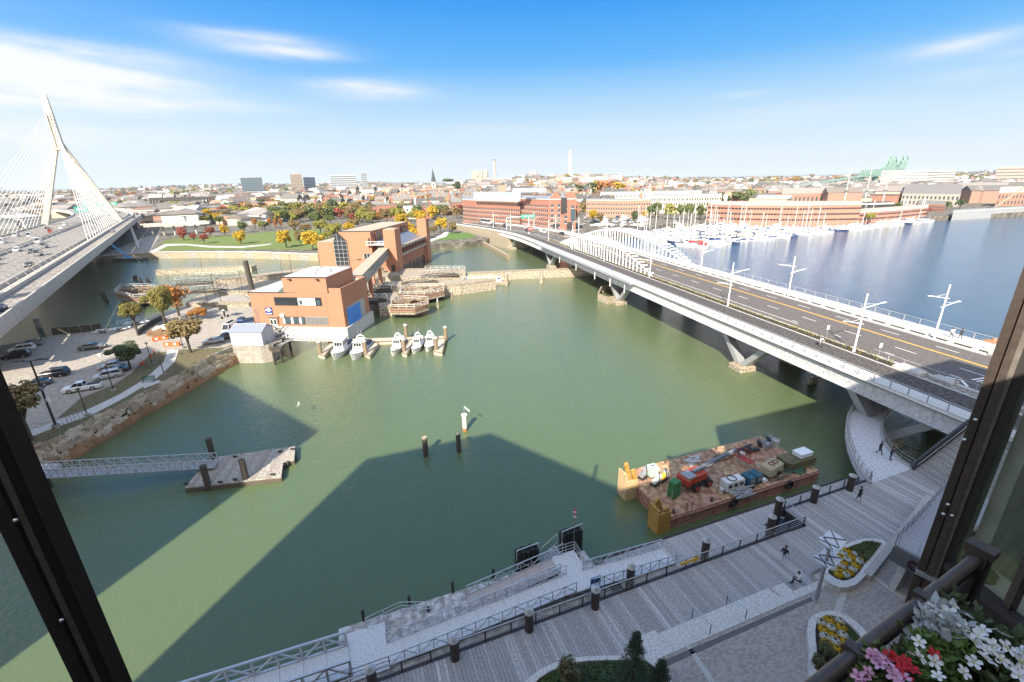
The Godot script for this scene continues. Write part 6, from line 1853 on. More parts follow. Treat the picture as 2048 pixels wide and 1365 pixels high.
# ---------------------------------------------------------------- boardwalk and ferry landing: a along the shore, b out over the water
const WU:=Vector3(0.938,0,-0.347)
const WV:=Vector3(-0.347,0,-0.938)
func wf(a: float,b: float,y: float) -> Vector3: return WU*a+WV*b+Vector3(0,y,0)
func wbox(m: M,a0: float,a1: float,b0: float,b1: float,y0: float,y1: float) -> M:
	return m.box(wf((a0+a1)/2,(b0+b1)/2,(y0+y1)/2),V(a1 - a0,y1 - y0,b1 - b0),Basis(WU,Vector3.UP,-WV))
func waterfront() -> void:
	rng.seed=17
	var pl:=[]
	for k in 5:
		var t:=0.36+0.055*k
		pl.append(W(t*1.0,t*0.965,t*0.94,0.85,"soft",2.5))
	# boardwalk of planks
	var bw:=Node3D.new()
	bw.name="boardwalk"; bw.set_meta("kind","structure"); add_child(bw)
	part("substructure",wbox(wbox(mb(),-40,60,8,23.6,1.9,2.8),38.7,60,8,25.8,1.95,2.82),X.dark,bw)
	var a:=-20.0
	var first:=true
	while a<58.0:
		var w:=0.27
		var b1:=23.6 if a<38.6 else 26.0
		if a>36.6 and a<38.7: b1=23.55
		var b0:=17.9
		if a>29.0: b0=15.0
		if a>52.0: b0=19.5
		part("plank",wbox(mb(),a,a+w - 0.018,b0,b1,2.9,3.0+rng.randf()*0.008),pl[clampi(int(abs(rng.randfn())*1.6),0,4)],bw)
		a+=w
	# fascia beam along the edge
	var dkb:=W(0.07,0.05,0.045,0.7,"hard",2.0)
	part("edge_beam",wbox(mb(),-40,38.5,23.62,24.0,2.1,2.98),dkb,bw)
	part("edge_beam",wbox(mb(),38.7,52.0,26.02,26.4,2.1,2.98),dkb,bw)
	part("edge_plank",wbox(mb(),-40,-20.1,15,23.6,2.9,3.0),pl[2],bw)
	# railing
	var rl:=thing("boardwalk_railing","steel railing with dark bottom beam along the boardwalk edge","railing")
	var stl:=W(0.5,0.5,0.52,0.35,"soft",1.5,0.6)
	for q in [[-24.0,23.7,38.5,23.7],[38.5,23.7,38.8,26.1],[38.8,26.1,51.7,26.1]]:
		var p0:=wf(q[0],q[1],3.0)
		var p1:=wf(q[2],q[3],3.0)
		var k:=maxi(1,int(p0.distance_to(p1)/2.0))
		for i in k+1: part("post",mb().beam(p0.lerp(p1,float(i)/k),p0.lerp(p1,float(i)/k)+V(0,1.1,0),0.06,0.1),X.dark,rl)
		part("top_rail",mb().cyl(p0+V(0,1.12,0),p1+V(0,1.12,0),0.055,0.055,8),stl,rl)
		for y in [0.3,0.55,0.8]: part("wire",mb().cyl(p0+V(0,y,0),p1+V(0,y,0),0.022,0.022,5),stl,rl)
	var yl:=thing("arrow_sign","yellow arrow board hanging on the boardwalk railing","sign",wf(24.4,23.55,3.9),atan2(0.347,0.938))
	part("shaft",mb().box(V(0,0,0),V(1.5,0.3,0.05)),X.yellow,yl)
	var ah:=mb()
	ah.tri(V(0.75,-0.4,0.03),V(1.35,0,0.03),V(0.75,0.4,0.03)); ah.tri(V(0.75,-0.4,-0.03),V(0.75,0.4,-0.03),V(1.35,0,-0.03))
	part("head",ah,X.yellow,yl)
	# lower wooden pier
	var lp:=Node3D.new()
	lp.name="lower_pier"; lp.set_meta("kind","structure"); add_child(lp)
	part("substructure",wbox(mb(),19.4,52,24.3,28.4,0.7,1.2),X.dark,lp)
	a=19.3
	while a<52.2:
		if not (a>37.0 and a<39.4): part("plank",wbox(mb(),a,a+0.235,24.25,28.6,1.22,1.3+rng.randf()*0.008),pl[clampi(int(abs(rng.randfn())*1.3)+1,0,4)],lp)
		else: part("plank",wbox(mb(),a,a+0.235,26.6,28.6,1.22,1.3),pl[2],lp)
		a+=0.25
	part("edge_beam",wbox(mb(),19.3,52.2,28.62,28.85,0.8,1.36),dkb,lp)
	# piles with white caps
	var pm:=W(0.055,0.042,0.038,0.6,"soft",1.5)
	var nn:=0
	for q in [[740,1338],[907,1279],[1058,1223],[1192,1179],[1263,1133],[1414,1080],[1546,1033],[1561,998],[1634,974],[1707,951]]:
		var t:=G(q[0],q[1],4.9)
		var lab: String=["beside the gangway foot","beside the concrete float","beside the long ramp","where the long ramp ends","beside the ramp to the wooden pier","rising through the wooden pier by the railing","in the boardwalk opening nearer the corner post","in the boardwalk opening beside the pier edge","standing in the wooden pier behind the railing","at the far end of the wooden pier"][nn]
		pile("guide_pile","dark steel pile with white cap "+lab,t,4.8,0.33,pm,P(0.72,0.73,0.76,0.5),"capped guide piles")
		if nn>3 and nn<7: part("guide_frame",mb().box(V(0,1.6,0)+WV*-0.3,V(1.0,0.12,0.9),Basis(WU,Vector3.UP,-WV)),X.galv,get_child(get_child_count() - 1))
		nn+=1
	# ferry float
	var ff:=thing("ferry_float","pale concrete ferry float with weathered deck beside the boardwalk","float")
	var fdk:=W(0.58,0.57,0.56,0.85,"wear",3.0)
	part("hull",wbox(mb(),-4.2,18.6,24.9,30.9,-0.5,0.55),X.concrete,ff)
	for i in 8: part("deck_panel",wbox(mb(),-4.2+i*2.85,-4.2+i*2.85+2.83,24.9,30.9,0.55,0.65),fdk,ff)
	for q in [[-2.2,30.95],[1.6,30.95],[5.4,30.95],[9.2,30.95]]: part("edge_post",mb().cyl(wf(q[0],q[1],-0.5),wf(q[0],q[1],1.7),0.13,0.13,8).cyl(wf(q[0],q[1],1.7),wf(q[0],q[1],1.76),0.15,0.12,8),X.dark,ff)
	for q in [[3.0,29.8],[17.5,30.2],[16.6,25.6]]: part("bollard",mb().cyl(wf(q[0],q[1],0.6),wf(q[0],q[1],1.1),0.12,0.16,8),X.timber,ff)
	# ramps
	var al:=W(0.6,0.61,0.63,0.45,"soft",1.5,0.35)
	var rmp:=func(label: String,a0: float,b0: float,y0: float,a1: float,b1: float,y1: float,w: float,k: int,mt: Material,h:=1.1) -> Node3D:
		var t:=thing("ramp",label,"ramp")
		var p0:=wf(a0,b0,y0)
		var p1:=wf(a1,b1,y1)
		var n:=maxi(2,int(p0.distance_to(p1)/1.2))
		for i in n: part("deck_panel",mb().beam(p0.lerp(p1,float(i)/n),p0.lerp(p1,(i+0.985)/n),w,0.1),mt,t)
		var sd:=(p1 - p0).normalized().cross(Vector3.UP)*(w/2+0.03)
		truss(p0+sd,p1+sd,h,k,0.032,al,t)
		truss(p0 - sd,p1 - sd,h,k,0.032,al,t)
		for i in 4:
			var q: Vector3=p0.lerp(p1,(i+0.5)/4)
			part("leg",mb().beam(V(q.x,0.6,q.z),q,0.12,0.12),X.galv,t)
		return t
	var wm:=W(0.68,0.68,0.7,0.8,"soft",2.0)
	rmp.call("long pale ramp with truss railings running the length of the ferry float",-0.6,26.9,1.0,15.0,26.9,1.9,1.9,14,wm)
	rmp.call("short pinkish ramp with railings leaning on the outer side of the ferry float",6.4,29.1,0.8,14.6,29.1,1.9,1.7,8,W(0.5,0.44,0.42,0.8,"soft",2.0))
	rmp.call("white ramp with truss railings leading down to the wooden pier",16.6,26.7,1.9,25.2,26.7,1.36,2.0,9,wm)
	var pf:=thing("landing_platform","white landing platform with railings joining the ferry ramps","platform")
	part("deck",wbox(mb(),14.4,17.0,25.9,30.2,1.75,1.9),wm,pf)
	for q in [[14.6,26.2],[16.8,26.2],[14.6,30.0],[16.8,30.0]]: part("leg",mb().beam(wf(q[0],q[1],0.6),wf(q[0],q[1],1.8),0.14,0.14),X.galv,pf)
	fence("","","",[wf(14.4,30.1,1.9),wf(17.0,30.1,1.9),wf(17.0,27.8,1.9)],1.0,1.1,0.03,[0.4,0.75,1.1],al,pf)
	part("blue_sign_frame",mb().path([wf(16.3,25.8,1.9),wf(16.3,25.8,3.0),wf(17.2,25.8,3.0),wf(17.2,25.8,1.9)],0.04).box(wf(16.75,25.8,2.6),V(0.9,0.5,0.04),Basis(WU,Vector3.UP,-WV)),P(0.03,0.16,0.4,0.5),pf)
	pf=thing("landing_platform","white landing platform with railings at the head of the big gangway","platform")
	part("deck",wbox(mb(),-3.6,-0.6,25.8,29.9,0.9,1.0),wm,pf)
	fence("","","",[wf(-2.0,29.8,1.0),wf(0.8,30.3,1.0),wf(3.2,29.4,1.0)],1.3,1.1,0.04,[0.35,0.7,1.1],al,pf)
	fence("","","",[wf(-3.4,25.9,1.0),wf(-0.6,25.9,1.0)],1.3,1.1,0.035,[0.35,0.7,1.1],X.dark,pf)
	for q in [[-3.4,26.0],[-0.8,26.0],[-3.4,29.6]]: part("leg",mb().beam(wf(q[0],q[1],0.6),wf(q[0],q[1],0.95),0.2,0.2),X.galv,pf)
	# big gangway running off to the left
	var g:=thing("gangway","big grey truss gangway leading from the ferry float toward the shore","gangway")
	var g0:=wf(-3.4,27.5,1.1)
	var g1:=wf(-22.0,25.6,3.6)
	var sd:=(g1 - g0).normalized().cross(Vector3.UP)
	truss(g0+sd*1.25,g1+sd*1.25,1.45,12,0.07,al,g)
	truss(g0 - sd*1.25,g1 - sd*1.25,1.45,12,0.07,al,g)
	for i in 12: part("deck_panel",mb().beam(g0.lerp(g1,i/12.0),g0.lerp(g1,(i+0.985)/12.0),2.3,0.12),wm,g)
	# stairs to the fenders, fender clusters, marker pole
	for k in 2:
		var c:=wf([12.6,17.4][k],[30.9,31.3][k],0.0)
		var t:=thing("fender_cluster",["cluster of dark timber fender piles beside the stairs of the ferry float","taller cluster of dark timber fender piles at the outer corner of the ferry float"][k],"fender")
		for i in 5:
			for j in 2:
				var q:=c+WU*(-0.9+i*0.45)+WV*(j*0.5)
				part("timber",mb().box(q+V(0,0.9+0.1*(i%2)+k*0.2,0),V(0.34,3.6,0.34),Basis(WU,Vector3.UP,-WV)),W(0.03,0.036,0.03,0.8,"hard",1.2),t)
		part("pipe_rail",mb().path([c+WU*-1.1+V(0,2.0,0),c+WU*-1.1+V(0,3.1+k*0.2,0),c+WU*1.1+V(0,3.3+k*0.3,0),c+WU*1.1+V(0,2.2,0)],0.06),al,t)
	var st:=thing("boarding_stairs","small steel boarding stairs with handrails on the ferry float","stairs")
	for i in 6: part("tread",wbox(mb(),14.0+i*0.28,14.26+i*0.28,30.2,31.3,0.9+i*0.2,0.95+i*0.2),X.galv,st)
	for b in [30.15,31.35]:
		part("stringer",mb().beam(wf(13.9,b,0.75),wf(15.8,b,2.1),0.06,0.2),X.galv,st)
		part("handrail",mb().path([wf(13.9,b,0.8),wf(13.9,b,1.9),wf(15.8,b,3.2),wf(15.8,b,2.1)],0.035),al,st)
	var mk:=thing("marker_pole","thin pole with red and white marker boards on the taller fender cluster","marker",wf(17.5,31.1,2.4))
	part("pole",mb().cyl(V(0,-1.5,0),V(0,3.4,0),0.035,0.03,6),X.galv,mk)
	for i in 4: part("board",mb().box(V(0,2.5+i*0.26,0),V(0.3,0.22,0.05)),P(0.5,0.06,0.04,0.6) if i%2 else X.white,mk)
	var pw:=thing("floating_platform","brown timber platform floating under the ramp to the wooden pier","platform")
	for i in 12: part("plank",wbox(mb(),19.4+i*0.6,19.97+i*0.6,23.9,25.0,0.5,0.9),X.timber,pw)
	part("beam",wbox(mb(),19.3,26.6,24.0,24.2,0.3,0.5),X.dark,pw)
	# curved concrete ramp under the bridge, and its railings
	var outr:=[[1741,968],[1722,942],[1708,917],[1698,890],[1693,862],[1697,832],[1712,806],[1735,788],[1765,770]]
	var innr:=[[1826,938],[1800,922],[1782,905],[1768,887],[1762,865],[1766,842],[1782,820],[1803,805],[1830,790]]
	var po:=[]
	var pi:=[]
	for i in 9:
		po.append(G(outr[i][0],outr[i][1],3.02)); pi.append(G(innr[i][0],innr[i][1],3.02))
	var cr:=thing("curved_walkway","pale curved concrete walkway sweeping under the bridge","walkway")
	var cm:=W(0.62,0.62,0.64,0.85,"soft",4.0)
	var m:=mb()
	m.sheet([po,pi])
	var lo: Array=po.map(func(q): return q+V(0,-0.9,0))
	var li: Array=pi.map(func(q): return q+V(0,-0.9,0))
	m.sheet([lo,po]); m.sheet([pi,li])
	part("deck",m,cm,cr)
	for e in [po,pi]:
		for i in 8: part("kerb",mb().beam(e[i]+V(0,0.08,0),e[i+1]+V(0,0.08,0),0.3,0.24),X.pale,cr)
	for i in [2,4,6]: part("pier",mb().cyl((po[i]+pi[i])/2*V(1,0,1)+V(0,-1,0),(po[i]+pi[i])/2+V(0,-0.5,0),0.8,0.8,12),X.concrete,cr)
	fence("walkway_railing","grey railing along the outer edge of the curved walkway","railing",po,1.3,1.15,0.035,[0.4,0.75,1.15],X.galv)
	fence("walkway_railing","grey railing along the inner edge of the curved walkway","railing",pi,1.3,1.15,0.035,[0.4,0.75,1.15],X.galv)
	# wooden stairs up to the bridge
	var sw:=thing("wooden_stairs","wide wooden stairs with dark handrail climbing from the boardwalk to the bridge","stairs")
	var s0:=G(1830,941,3.0)
	var s1:=G(1935,860,8.5)
	var sv:=(G(1900,985,3.0) - s0).normalized()
	for i in 30:
		var q:=s0.lerp(s1,i/30.0)
		part("tread",mb().beam(q+V(0,-0.05,0),q+sv*7.0+V(0,-0.05,0),s0.distance_to(s1)/30*0.97,0.12),pl[1+i%3] if i%10!=9 else W(0.5,0.47,0.43,0.8,"soft",1.0),sw)
	part("stringer",mb().beam(s0 - sv*0.15+V(0,0.1,0),s1 - sv*0.15+V(0,0.1,0),0.3,1.0),W(0.06,0.065,0.08,0.5,"soft",2.0),sw)
	part("handrail",mb().cyl(s0 - sv*0.1+V(0,1.15,0),s1 - sv*0.1+V(0,1.15,0),0.16,0.16,8),W(0.06,0.065,0.08,0.5,"soft",2.0),sw)
	part("side_panel",mb().beam(s0 - sv*0.1+V(0,0.6,0),s1 - sv*0.1+V(0,0.6,0),0.05,0.8),P(0.12,0.14,0.18,0.3),sw)
	part("lower_handrail",mb().cyl(s0+sv*0.15+V(0,0.85,0),s1+sv*0.15+V(0,0.85,0),0.04,0.04,6),X.chrome,sw)
	# small structures under the bridge
	var ps:=thing("pile_cap","two pale pile heads with a small steel frame under the bridge","pile cap",G(1628,768,0.0))
	for k in 2: part("pile_head",mb().cyl(V(k*1.2 - 0.6,-1,k*-0.7),V(k*1.2 - 0.6,0.9,k*-0.7),0.5,0.42,10),X.tan,ps)
	part("frame",mb().path([V(0.8,0,-1.6),V(0.8,2.0,-1.6),V(2.2,2.0,-1.6),V(2.2,0,-1.6)],0.1),X.galv,ps)
	part("platform",mb().box(V(1.5,2.05,-1.6),V(2.0,0.2,1.6)),X.galv,ps)
	var rb:=thing("rusty_barge","rusty orange barge with scrap moored behind the bridge","barge",G(1985,703,1.0),0.2)
	part("hull",mb().bev(V(2,-0.3,0),V(16,2.2,7),0.2),W(0.42,0.2,0.1,0.9,"rust",4.0),rb)
	for i in 7: part("scrap",mb().bev(V(-1.0+i*0.8,1.2+rng.randf()*0.8,rng.randf_range(-1.5,1.5)),V(1.5,1.2,1.3),0.2,Basis(Vector3.UP,rng.randf()*3)),W(0.45,0.2,0.07,0.9,"rust",2.0),rb)
	# people
	person("person in a black jacket and white trousers walking along the boardwalk",G(1566,1125,3.01),2.2,{"top": Color(0.02,0.02,0.025),"legs": Color(0.55,0.56,0.6),"shoe": Color(0.5,0.5,0.5)})
	person("person in a white shirt and dark trousers sitting by the stone kerb",G(1598,1172,3.0),-2.2,{"pose": "sit","top": Color(0.6,0.57,0.56),"legs": Color(0.02,0.02,0.03)})
	person("person in a black top and shorts jogging on the boardwalk",G(1717,1003,3.01),3.4,{"top": Color(0.02,0.02,0.025),"shin": Color(0.42,0.25,0.17),"shoe": Color(0.6,0.6,0.6)})
	person("person in dark clothes carrying a bag on the curved walkway",G(1758,908,3.05),0.4,{"top": Color(0.03,0.025,0.025)})
	person("person in dark clothes stepping beside the walkway railing",G(1780,920,3.05),0.6,{"pose": "stand","top": Color(0.045,0.04,0.04)})
	var cy:=person("person in pale clothes riding a bicycle on the cycle path of the bridge",bs(55.0,64.0,0.14),-0.24,{"pose": "bike","top": Color(0.5,0.45,0.46),"legs": Color(0.35,0.32,0.32)})
	bicycle("bicycle ridden along the cycle path of the bridge",cy.position,cy.rotation.y)
	person("person in a white shirt walking on the far walkway of the bridge",bs(52.2,87.5,0.15),2.8,{"top": Color(0.6,0.58,0.55),"legs": Color(0.05,0.05,0.06)})
	person("person in dark clothes walking beside the one in white on the far walkway",bs(51.4,88.3,0.15),2.8,{})
	person("person in blue standing by the trellis on the bridge",bs(124.0,60.6,0.15),0.5,{"pose": "stand","top": Color(0.03,0.06,0.25),"legs": Color(0.03,0.05,0.2)})
func bicycle(label: String,q: Vector3,turn: float) -> void:
	var t:=thing("bicycle",label,"bicycle",q,turn)
	for z in [-0.5,0.52]:
		var w:=part("wheel",torus(0.32,0.025,20,5),X.rubber,t)
		w.position=V(0,0.34,z); w.rotation.y=PI/2
	part("frame",mb().path([V(0,0.34,-0.5),V(0,0.82,-0.2),V(0,0.78,0.38),V(0,0.34,0.52)],0.025).path([V(0,0.34,-0.5),V(0,0.32,-0.02),V(0,0.75,0.38)],0.022).path([V(0,0.32,-0.02),V(0,0.86,-0.22)],0.022),P(0.1,0.1,0.12,0.4),t)
	part("handlebar",mb().path([V(-0.28,1.0,0.45),V(0,0.98,0.4),V(0.28,1.0,0.45)],0.02).cyl(V(0,0.75,0.38),V(0,0.98,0.4),0.02,0.02,6),X.dark,t)
	part("saddle",mb().bev(V(0,0.9,-0.22),V(0.14,0.06,0.26),0.03),X.dark,t)
# ---------------------------------------------------------------- paved plaza with planters
func plaza() -> void:
	struct("plaza_paving",wbox(mb(),12.0,50,-1,18.0,1.0,3.45),W(0.2,0.18,0.165,0.9,"grain",0.9))
	struct("plaza_band",mb().prism(poly([[1290,1338],[1636,1189],[1640,1196],[1300,1348]],3.48),3.4,3.48),W(0.17,0.16,0.155,0.9,"grain",1.0))
	struct("paving_strip",mb().prism(poly([[1367,1285],[1375,1282],[1455,1400],[1441,1400]],3.48),3.4,3.48),W(0.55,0.53,0.5,0.85,"soft",2.0))
	struct("paving_strip",mb().prism(poly([[1684,1178],[1698,1178],[1681,1228],[1666,1228]],3.48),3.4,3.48),W(0.55,0.52,0.47,0.85,"soft",2.0))
	struct("paving_strip",mb().prism(poly([[1737,1150],[1742,1147],[1812,1196],[1806,1200]],3.48),3.4,3.48),W(0.55,0.52,0.47,0.85,"soft",2.0))
	# pavers, too small to pick out one by one
	var pv:=mb()
	rng.seed=29
	var prow:=0
	var pvb:=8.0
	while pvb<17.7:
		var pva:=12.0+0.13*(prow%2)
		while pva<41.0:
			var t:=rng.randf_range(0.72,1.12)
			pv.c=Color(t,t*rng.randf_range(0.94,1.02),t*rng.randf_range(0.9,1.02))
			var y:=3.462+rng.randf()*0.004
			pv.quad(wf(pva,pvb,y),wf(pva+0.245,pvb,y),wf(pva+0.245,pvb+0.118,y),wf(pva,pvb+0.118,y))
			pva+=0.26
		pvb+=0.13
		prow+=1
	var pvm:=StandardMaterial3D.new()
	pvm.albedo_color=lin(0.42,0.38,0.345); pvm.vertex_color_use_as_albedo=true; pvm.roughness=0.9
	var pvo:=part("pavers",pv,pvm)
	tag(pvo,"small warm grey pavers covering the plaza below the balcony","pavers"); pvo.set_meta("kind","stuff")
	# stone kerb and steps
	var sm:=W(0.66,0.63,0.59,0.85,"soft",2.5)
	var kb:=Node3D.new()
	kb.name="stone_kerb"; kb.set_meta("kind","structure"); add_child(kb)
	for i in 13: part("kerb_stone",wbox(mb(),12.4+i*2.0,14.38+i*2.0,17.75,18.35,2.9,3.5),sm,kb)
	var sp:=Node3D.new()
	sp.name="stone_steps"; sp.set_meta("kind","structure"); add_child(sp)
	for i in 5:
		part("step",wbox(mb(),18.2+i*2.2,20.38+i*2.2,18.36,19.5,2.9,3.18),sm,sp)
		part("step",wbox(mb(),18.2+i*2.2,20.38+i*2.2,18.36,18.95,3.18,3.34),sm,sp)
	part("step_block",wbox(mb(),16.6,18.15,18.36,19.7,2.9,3.4),sm,sp)
	part("step_block",wbox(mb(),29.25,30.6,18.36,19.3,2.9,3.4),sm,sp)
	for k in 2:
		var a: float=[21.6,25.0][k]
		var t:=thing("handrail",["steel handrail on the stone steps near the middle","steel handrail on the stone steps nearer the lamp mast"][k],"handrail")
		part("post",mb().cyl(wf(a,19.7,3.0),wf(a,19.7,3.95),0.03,0.03,6),X.dark,t)
		part("post",mb().cyl(wf(a,17.9,3.45),wf(a,17.9,4.4),0.03,0.03,6),X.dark,t)
		part("rail",mb().cyl(wf(a,19.7,3.95),wf(a,17.9,4.4),0.03,0.03,6),X.chrome,t)
	# planters
	rng.seed=23
	var rim:=func(called: String,label: String,outer: Array,inner: Array,y: float) -> Node3D:
		var t:=thing(called,label,"planter")
		var n:=outer.size()
		for i in n:
			var o0:=G(outer[i][0],outer[i][1],y)
			var o1:=G(outer[(i+1)%n][0],outer[(i+1)%n][1],y)
			var i0:=G(inner[i][0],inner[i][1],y)
			var i1:=G(inner[(i+1)%n][0],inner[(i+1)%n][1],y)
			var d:=V(0,y - 3.3,0)
			var mid:=(o0+o1+i0+i1)/4
			var sh:=func(q: Vector3) -> Vector3: return q+(mid - q)*0.006
			part("rim_stone",mb().hexa_fix([sh.call(o0) - d,sh.call(o1) - d,sh.call(i1) - d,sh.call(i0) - d,sh.call(o0),sh.call(o1),sh.call(i1),sh.call(i0)]),sm,t)
		var ip:=PackedVector2Array()
		for q in inner: ip.append(v2(G(q[0],q[1],y)))
		part("soil",mb().prism(ip,3.3,y - 0.15),X.soil,t)
		return t
	rim.call("flower_planter","curved stone planter with a teardrop bed of yellow and white flowers and green shrubs",[[1647,1155],[1648,1135],[1654,1119],[1666,1105],[1681,1095],[1705,1084],[1727,1078],[1747,1077],[1766,1080],[1778,1090],[1758,1117],[1739,1143],[1726,1158],[1712,1170],[1697,1175],[1682,1176],[1666,1170],[1654,1163]],[[1657,1146],[1659,1134],[1664,1121],[1674,1109],[1687,1100],[1709,1090],[1728,1085],[1746,1084],[1758,1085],[1764,1088],[1746,1111],[1729,1130],[1719,1145],[1708,1156],[1697,1161],[1686,1162],[1673,1158],[1664,1152]],4.0)
	rim.call("flower_planter","curved stone planter of yellow and white flowers with clipped shrubs below the balcony rail",[[1619,1300],[1616,1280],[1615,1260],[1617,1243],[1626,1231],[1642,1224],[1661,1222],[1679,1225],[1696,1232],[1714,1245],[1732,1262],[1748,1285],[1740,1330],[1700,1385],[1625,1385],[1618,1340]],[[1634,1298],[1632,1280],[1631,1262],[1633,1248],[1640,1237],[1652,1232],[1665,1231],[1676,1234],[1689,1241],[1703,1252],[1718,1268],[1730,1288],[1722,1325],[1690,1370],[1640,1370],[1634,1335]],4.0)
	rim.call("shrub_planter","curved stone planter with spruces, ivy and a leafy shrub at the end of the boardwalk",[[1046,1370],[1062,1352],[1087,1336],[1113,1325],[1141,1317],[1175,1313],[1210,1312],[1260,1311],[1300,1312],[1330,1330],[1350,1380],[1340,1460],[1180,1480],[1060,1440]],[[1064,1374],[1077,1358],[1098,1344],[1120,1334],[1146,1326],[1178,1322],[1210,1321],[1255,1320],[1290,1321],[1315,1337],[1333,1382],[1325,1450],[1185,1468],[1075,1432]],4.0)
	# chrysanthemums: domes of small petals
	var mum:=func(seed_: int) -> ArrayMesh:
		var r:=RandomNumberGenerator.new()
		r.seed=seed_
		var m:=mb()
		for i in 420:
			var u:=r.randf()
			var a:=r.randf()*TAU
			var d:=V(cos(a)*sqrt(1 - u*u*0.9),u*0.8,sin(a)*sqrt(1 - u*u*0.9))
			var q:=d*V(0.34,0.3,0.34)*r.randf_range(0.9,1.08)+V(0,0.05,0)
			var x:=d.cross(V(r.randfn(),r.randfn(),r.randfn())).normalized()*0.035
			var y:=d.cross(x).normalized()*0.035
			var t:=r.randf_range(0.75,1.1)
			m.c=Color(t,t,t)
			m.quad(q - x,q+y+d*0.01,q+x,q - y - d*0.01)
		return m.mesh()
	var mm:=[mum.call(1),mum.call(2),mum.call(3)]
	var leaf:=mb().ell(V(0,0,0),V(0.36,0.2,0.36),4,10,true).mesh()
	var ym:=leafmat(0.68,0.42,0.01)
	var wm:=leafmat(0.7,0.7,0.64)
	var k:=0
	for q in [[1617,255,1],[1565,300,1],[1655,305,1],[1755,315,1],[1590,355,1],[1695,375,1],[1555,410,1],[1640,430,1],[1550,445,1],[1585,270,0],[1690,275,0],[1540,318,0],[1620,322,0],[1720,335,0],[1575,378,0],[1665,400,0],[1505,395,0],[1610,447,0],
			[1470,820,3],[1570,880,3],[1425,895,3],[1505,940,3],[1600,1000,3],[1450,1010,3],[1535,1055,3],[1405,838,2],[1560,825,2],[1485,877,2],[1585,940,2],[1440,955,2],[1520,993,2]]:
		var p:=G(1300+q[0]/4.096,1040+q[1]/4.096,4.0)
		var yel: bool=q[2]%2==1
		var lower: bool=q[2]>1
		var t:=thing("chrysanthemum","round %s chrysanthemum in the %s"%["yellow" if yel else "white","planter with clipped shrubs" if lower else "teardrop planter"],"flower",V(p.x,3.85,p.z),k,"%s chrysanthemums of the %s"%["yellow" if yel else "white","planter with clipped shrubs" if lower else "teardrop planter"])
		var sc:=rng.randf_range(0.92,1.12)
		t.scale=V(sc,sc,sc)
		part("blossoms",mm[k%3],ym if yel else wm,t)
		part("leaves",leaf,leafmat(0.05,0.09,0.03),t)
		k+=1
	# low green shrubs, ivy, clipped balls
	var bush:=func(called: String,label: String,pts: Array,n: int,h: float,c: Color,lf: float) -> void:
		var m:=mb()
		var pg:=PackedVector2Array()
		for q in pts: pg.append(v2(G(q[0],q[1],4.0)))
		var lo:=pg[0]
		var hi:=pg[0]
		for q in pg:
			lo=lo.min(q); hi=hi.max(q)
		var f:=FastNoiseLite.new()
		f.frequency=0.9
		var i:=0
		while i<n:
			var q:=Vector2(rng.randf_range(lo.x,hi.x),rng.randf_range(lo.y,hi.y))
			if not Geometry2D.is_point_in_polygon(q,pg): continue
			i+=1
			var y:=3.86+h*(0.6+0.5*f.get_noise_2d(q.x,q.y))*sqrt(rng.randf())
			var o:=V(q.x,y,q.y)
			var x:=V(rng.randfn(),rng.randfn()*0.5,rng.randfn()).normalized()*lf
			var z:=V(rng.randfn(),rng.randfn()*0.5,rng.randfn()).normalized()*lf
			var t:=rng.randf_range(0.7,1.15)
			m.c=Color(t,t,t*0.9)
			m.quad(o - x,o - z*0.6,o+x,o+z*0.6)
		var s:=part(called,m,leafmat(c.r,c.g,c.b))
		tag(s,label,"shrub"); s.set_meta("kind","stuff")
	bush.call("low_shrubs","low feathery green shrubs in the teardrop planter",[[1700,1096],[1728,1086],[1746,1085],[1763,1088],[1746,1110],[1732,1126],[1716,1112]],2600,0.5,Color(0.09,0.11,0.035),0.09)
	bush.call("ivy","dark green ivy covering the planter around the spruces",[[1150,1330],[1210,1324],[1290,1324],[1330,1385],[1320,1440],[1200,1450],[1130,1400]],4200,0.45,Color(0.05,0.1,0.035),0.1)
	bush.call("turf","small patch of bright green turf in the planter by the boardwalk end",[[1068,1374],[1098,1347],[1140,1331],[1160,1345],[1150,1400],[1080,1430]],2600,0.12,Color(0.07,0.12,0.02),0.07)
	bush.call("turf","small green turf corner behind the flowers of the lower planter",[[1694,1250],[1712,1266],[1728,1288],[1718,1310],[1705,1290]],1200,0.12,Color(0.06,0.11,0.03),0.07)
	for q in [[1656,1309,0.7],[1640,1330,0.6]]:
		var p:=G(q[0],q[1],4.2)
		var t:=thing("clipped_shrub","round clipped olive green shrub beside the flowers" if q[2]>0.65 else "smaller clipped olive green shrub near the rim stones","shrub",V(p.x,3.9,p.z))
		var c:=part("foliage",crown("ball2",3200,0.1,2),leafmat(0.11,0.12,0.05),t)
		c.scale=V(1,1,1)*q[2]; c.position.y=q[2]*0.7
		part("stem",mb().cyl(V(0,-0.1,0),V(0,0.5,0),0.06,0.05,6),X.bark,t)
	# spruces
	k=0
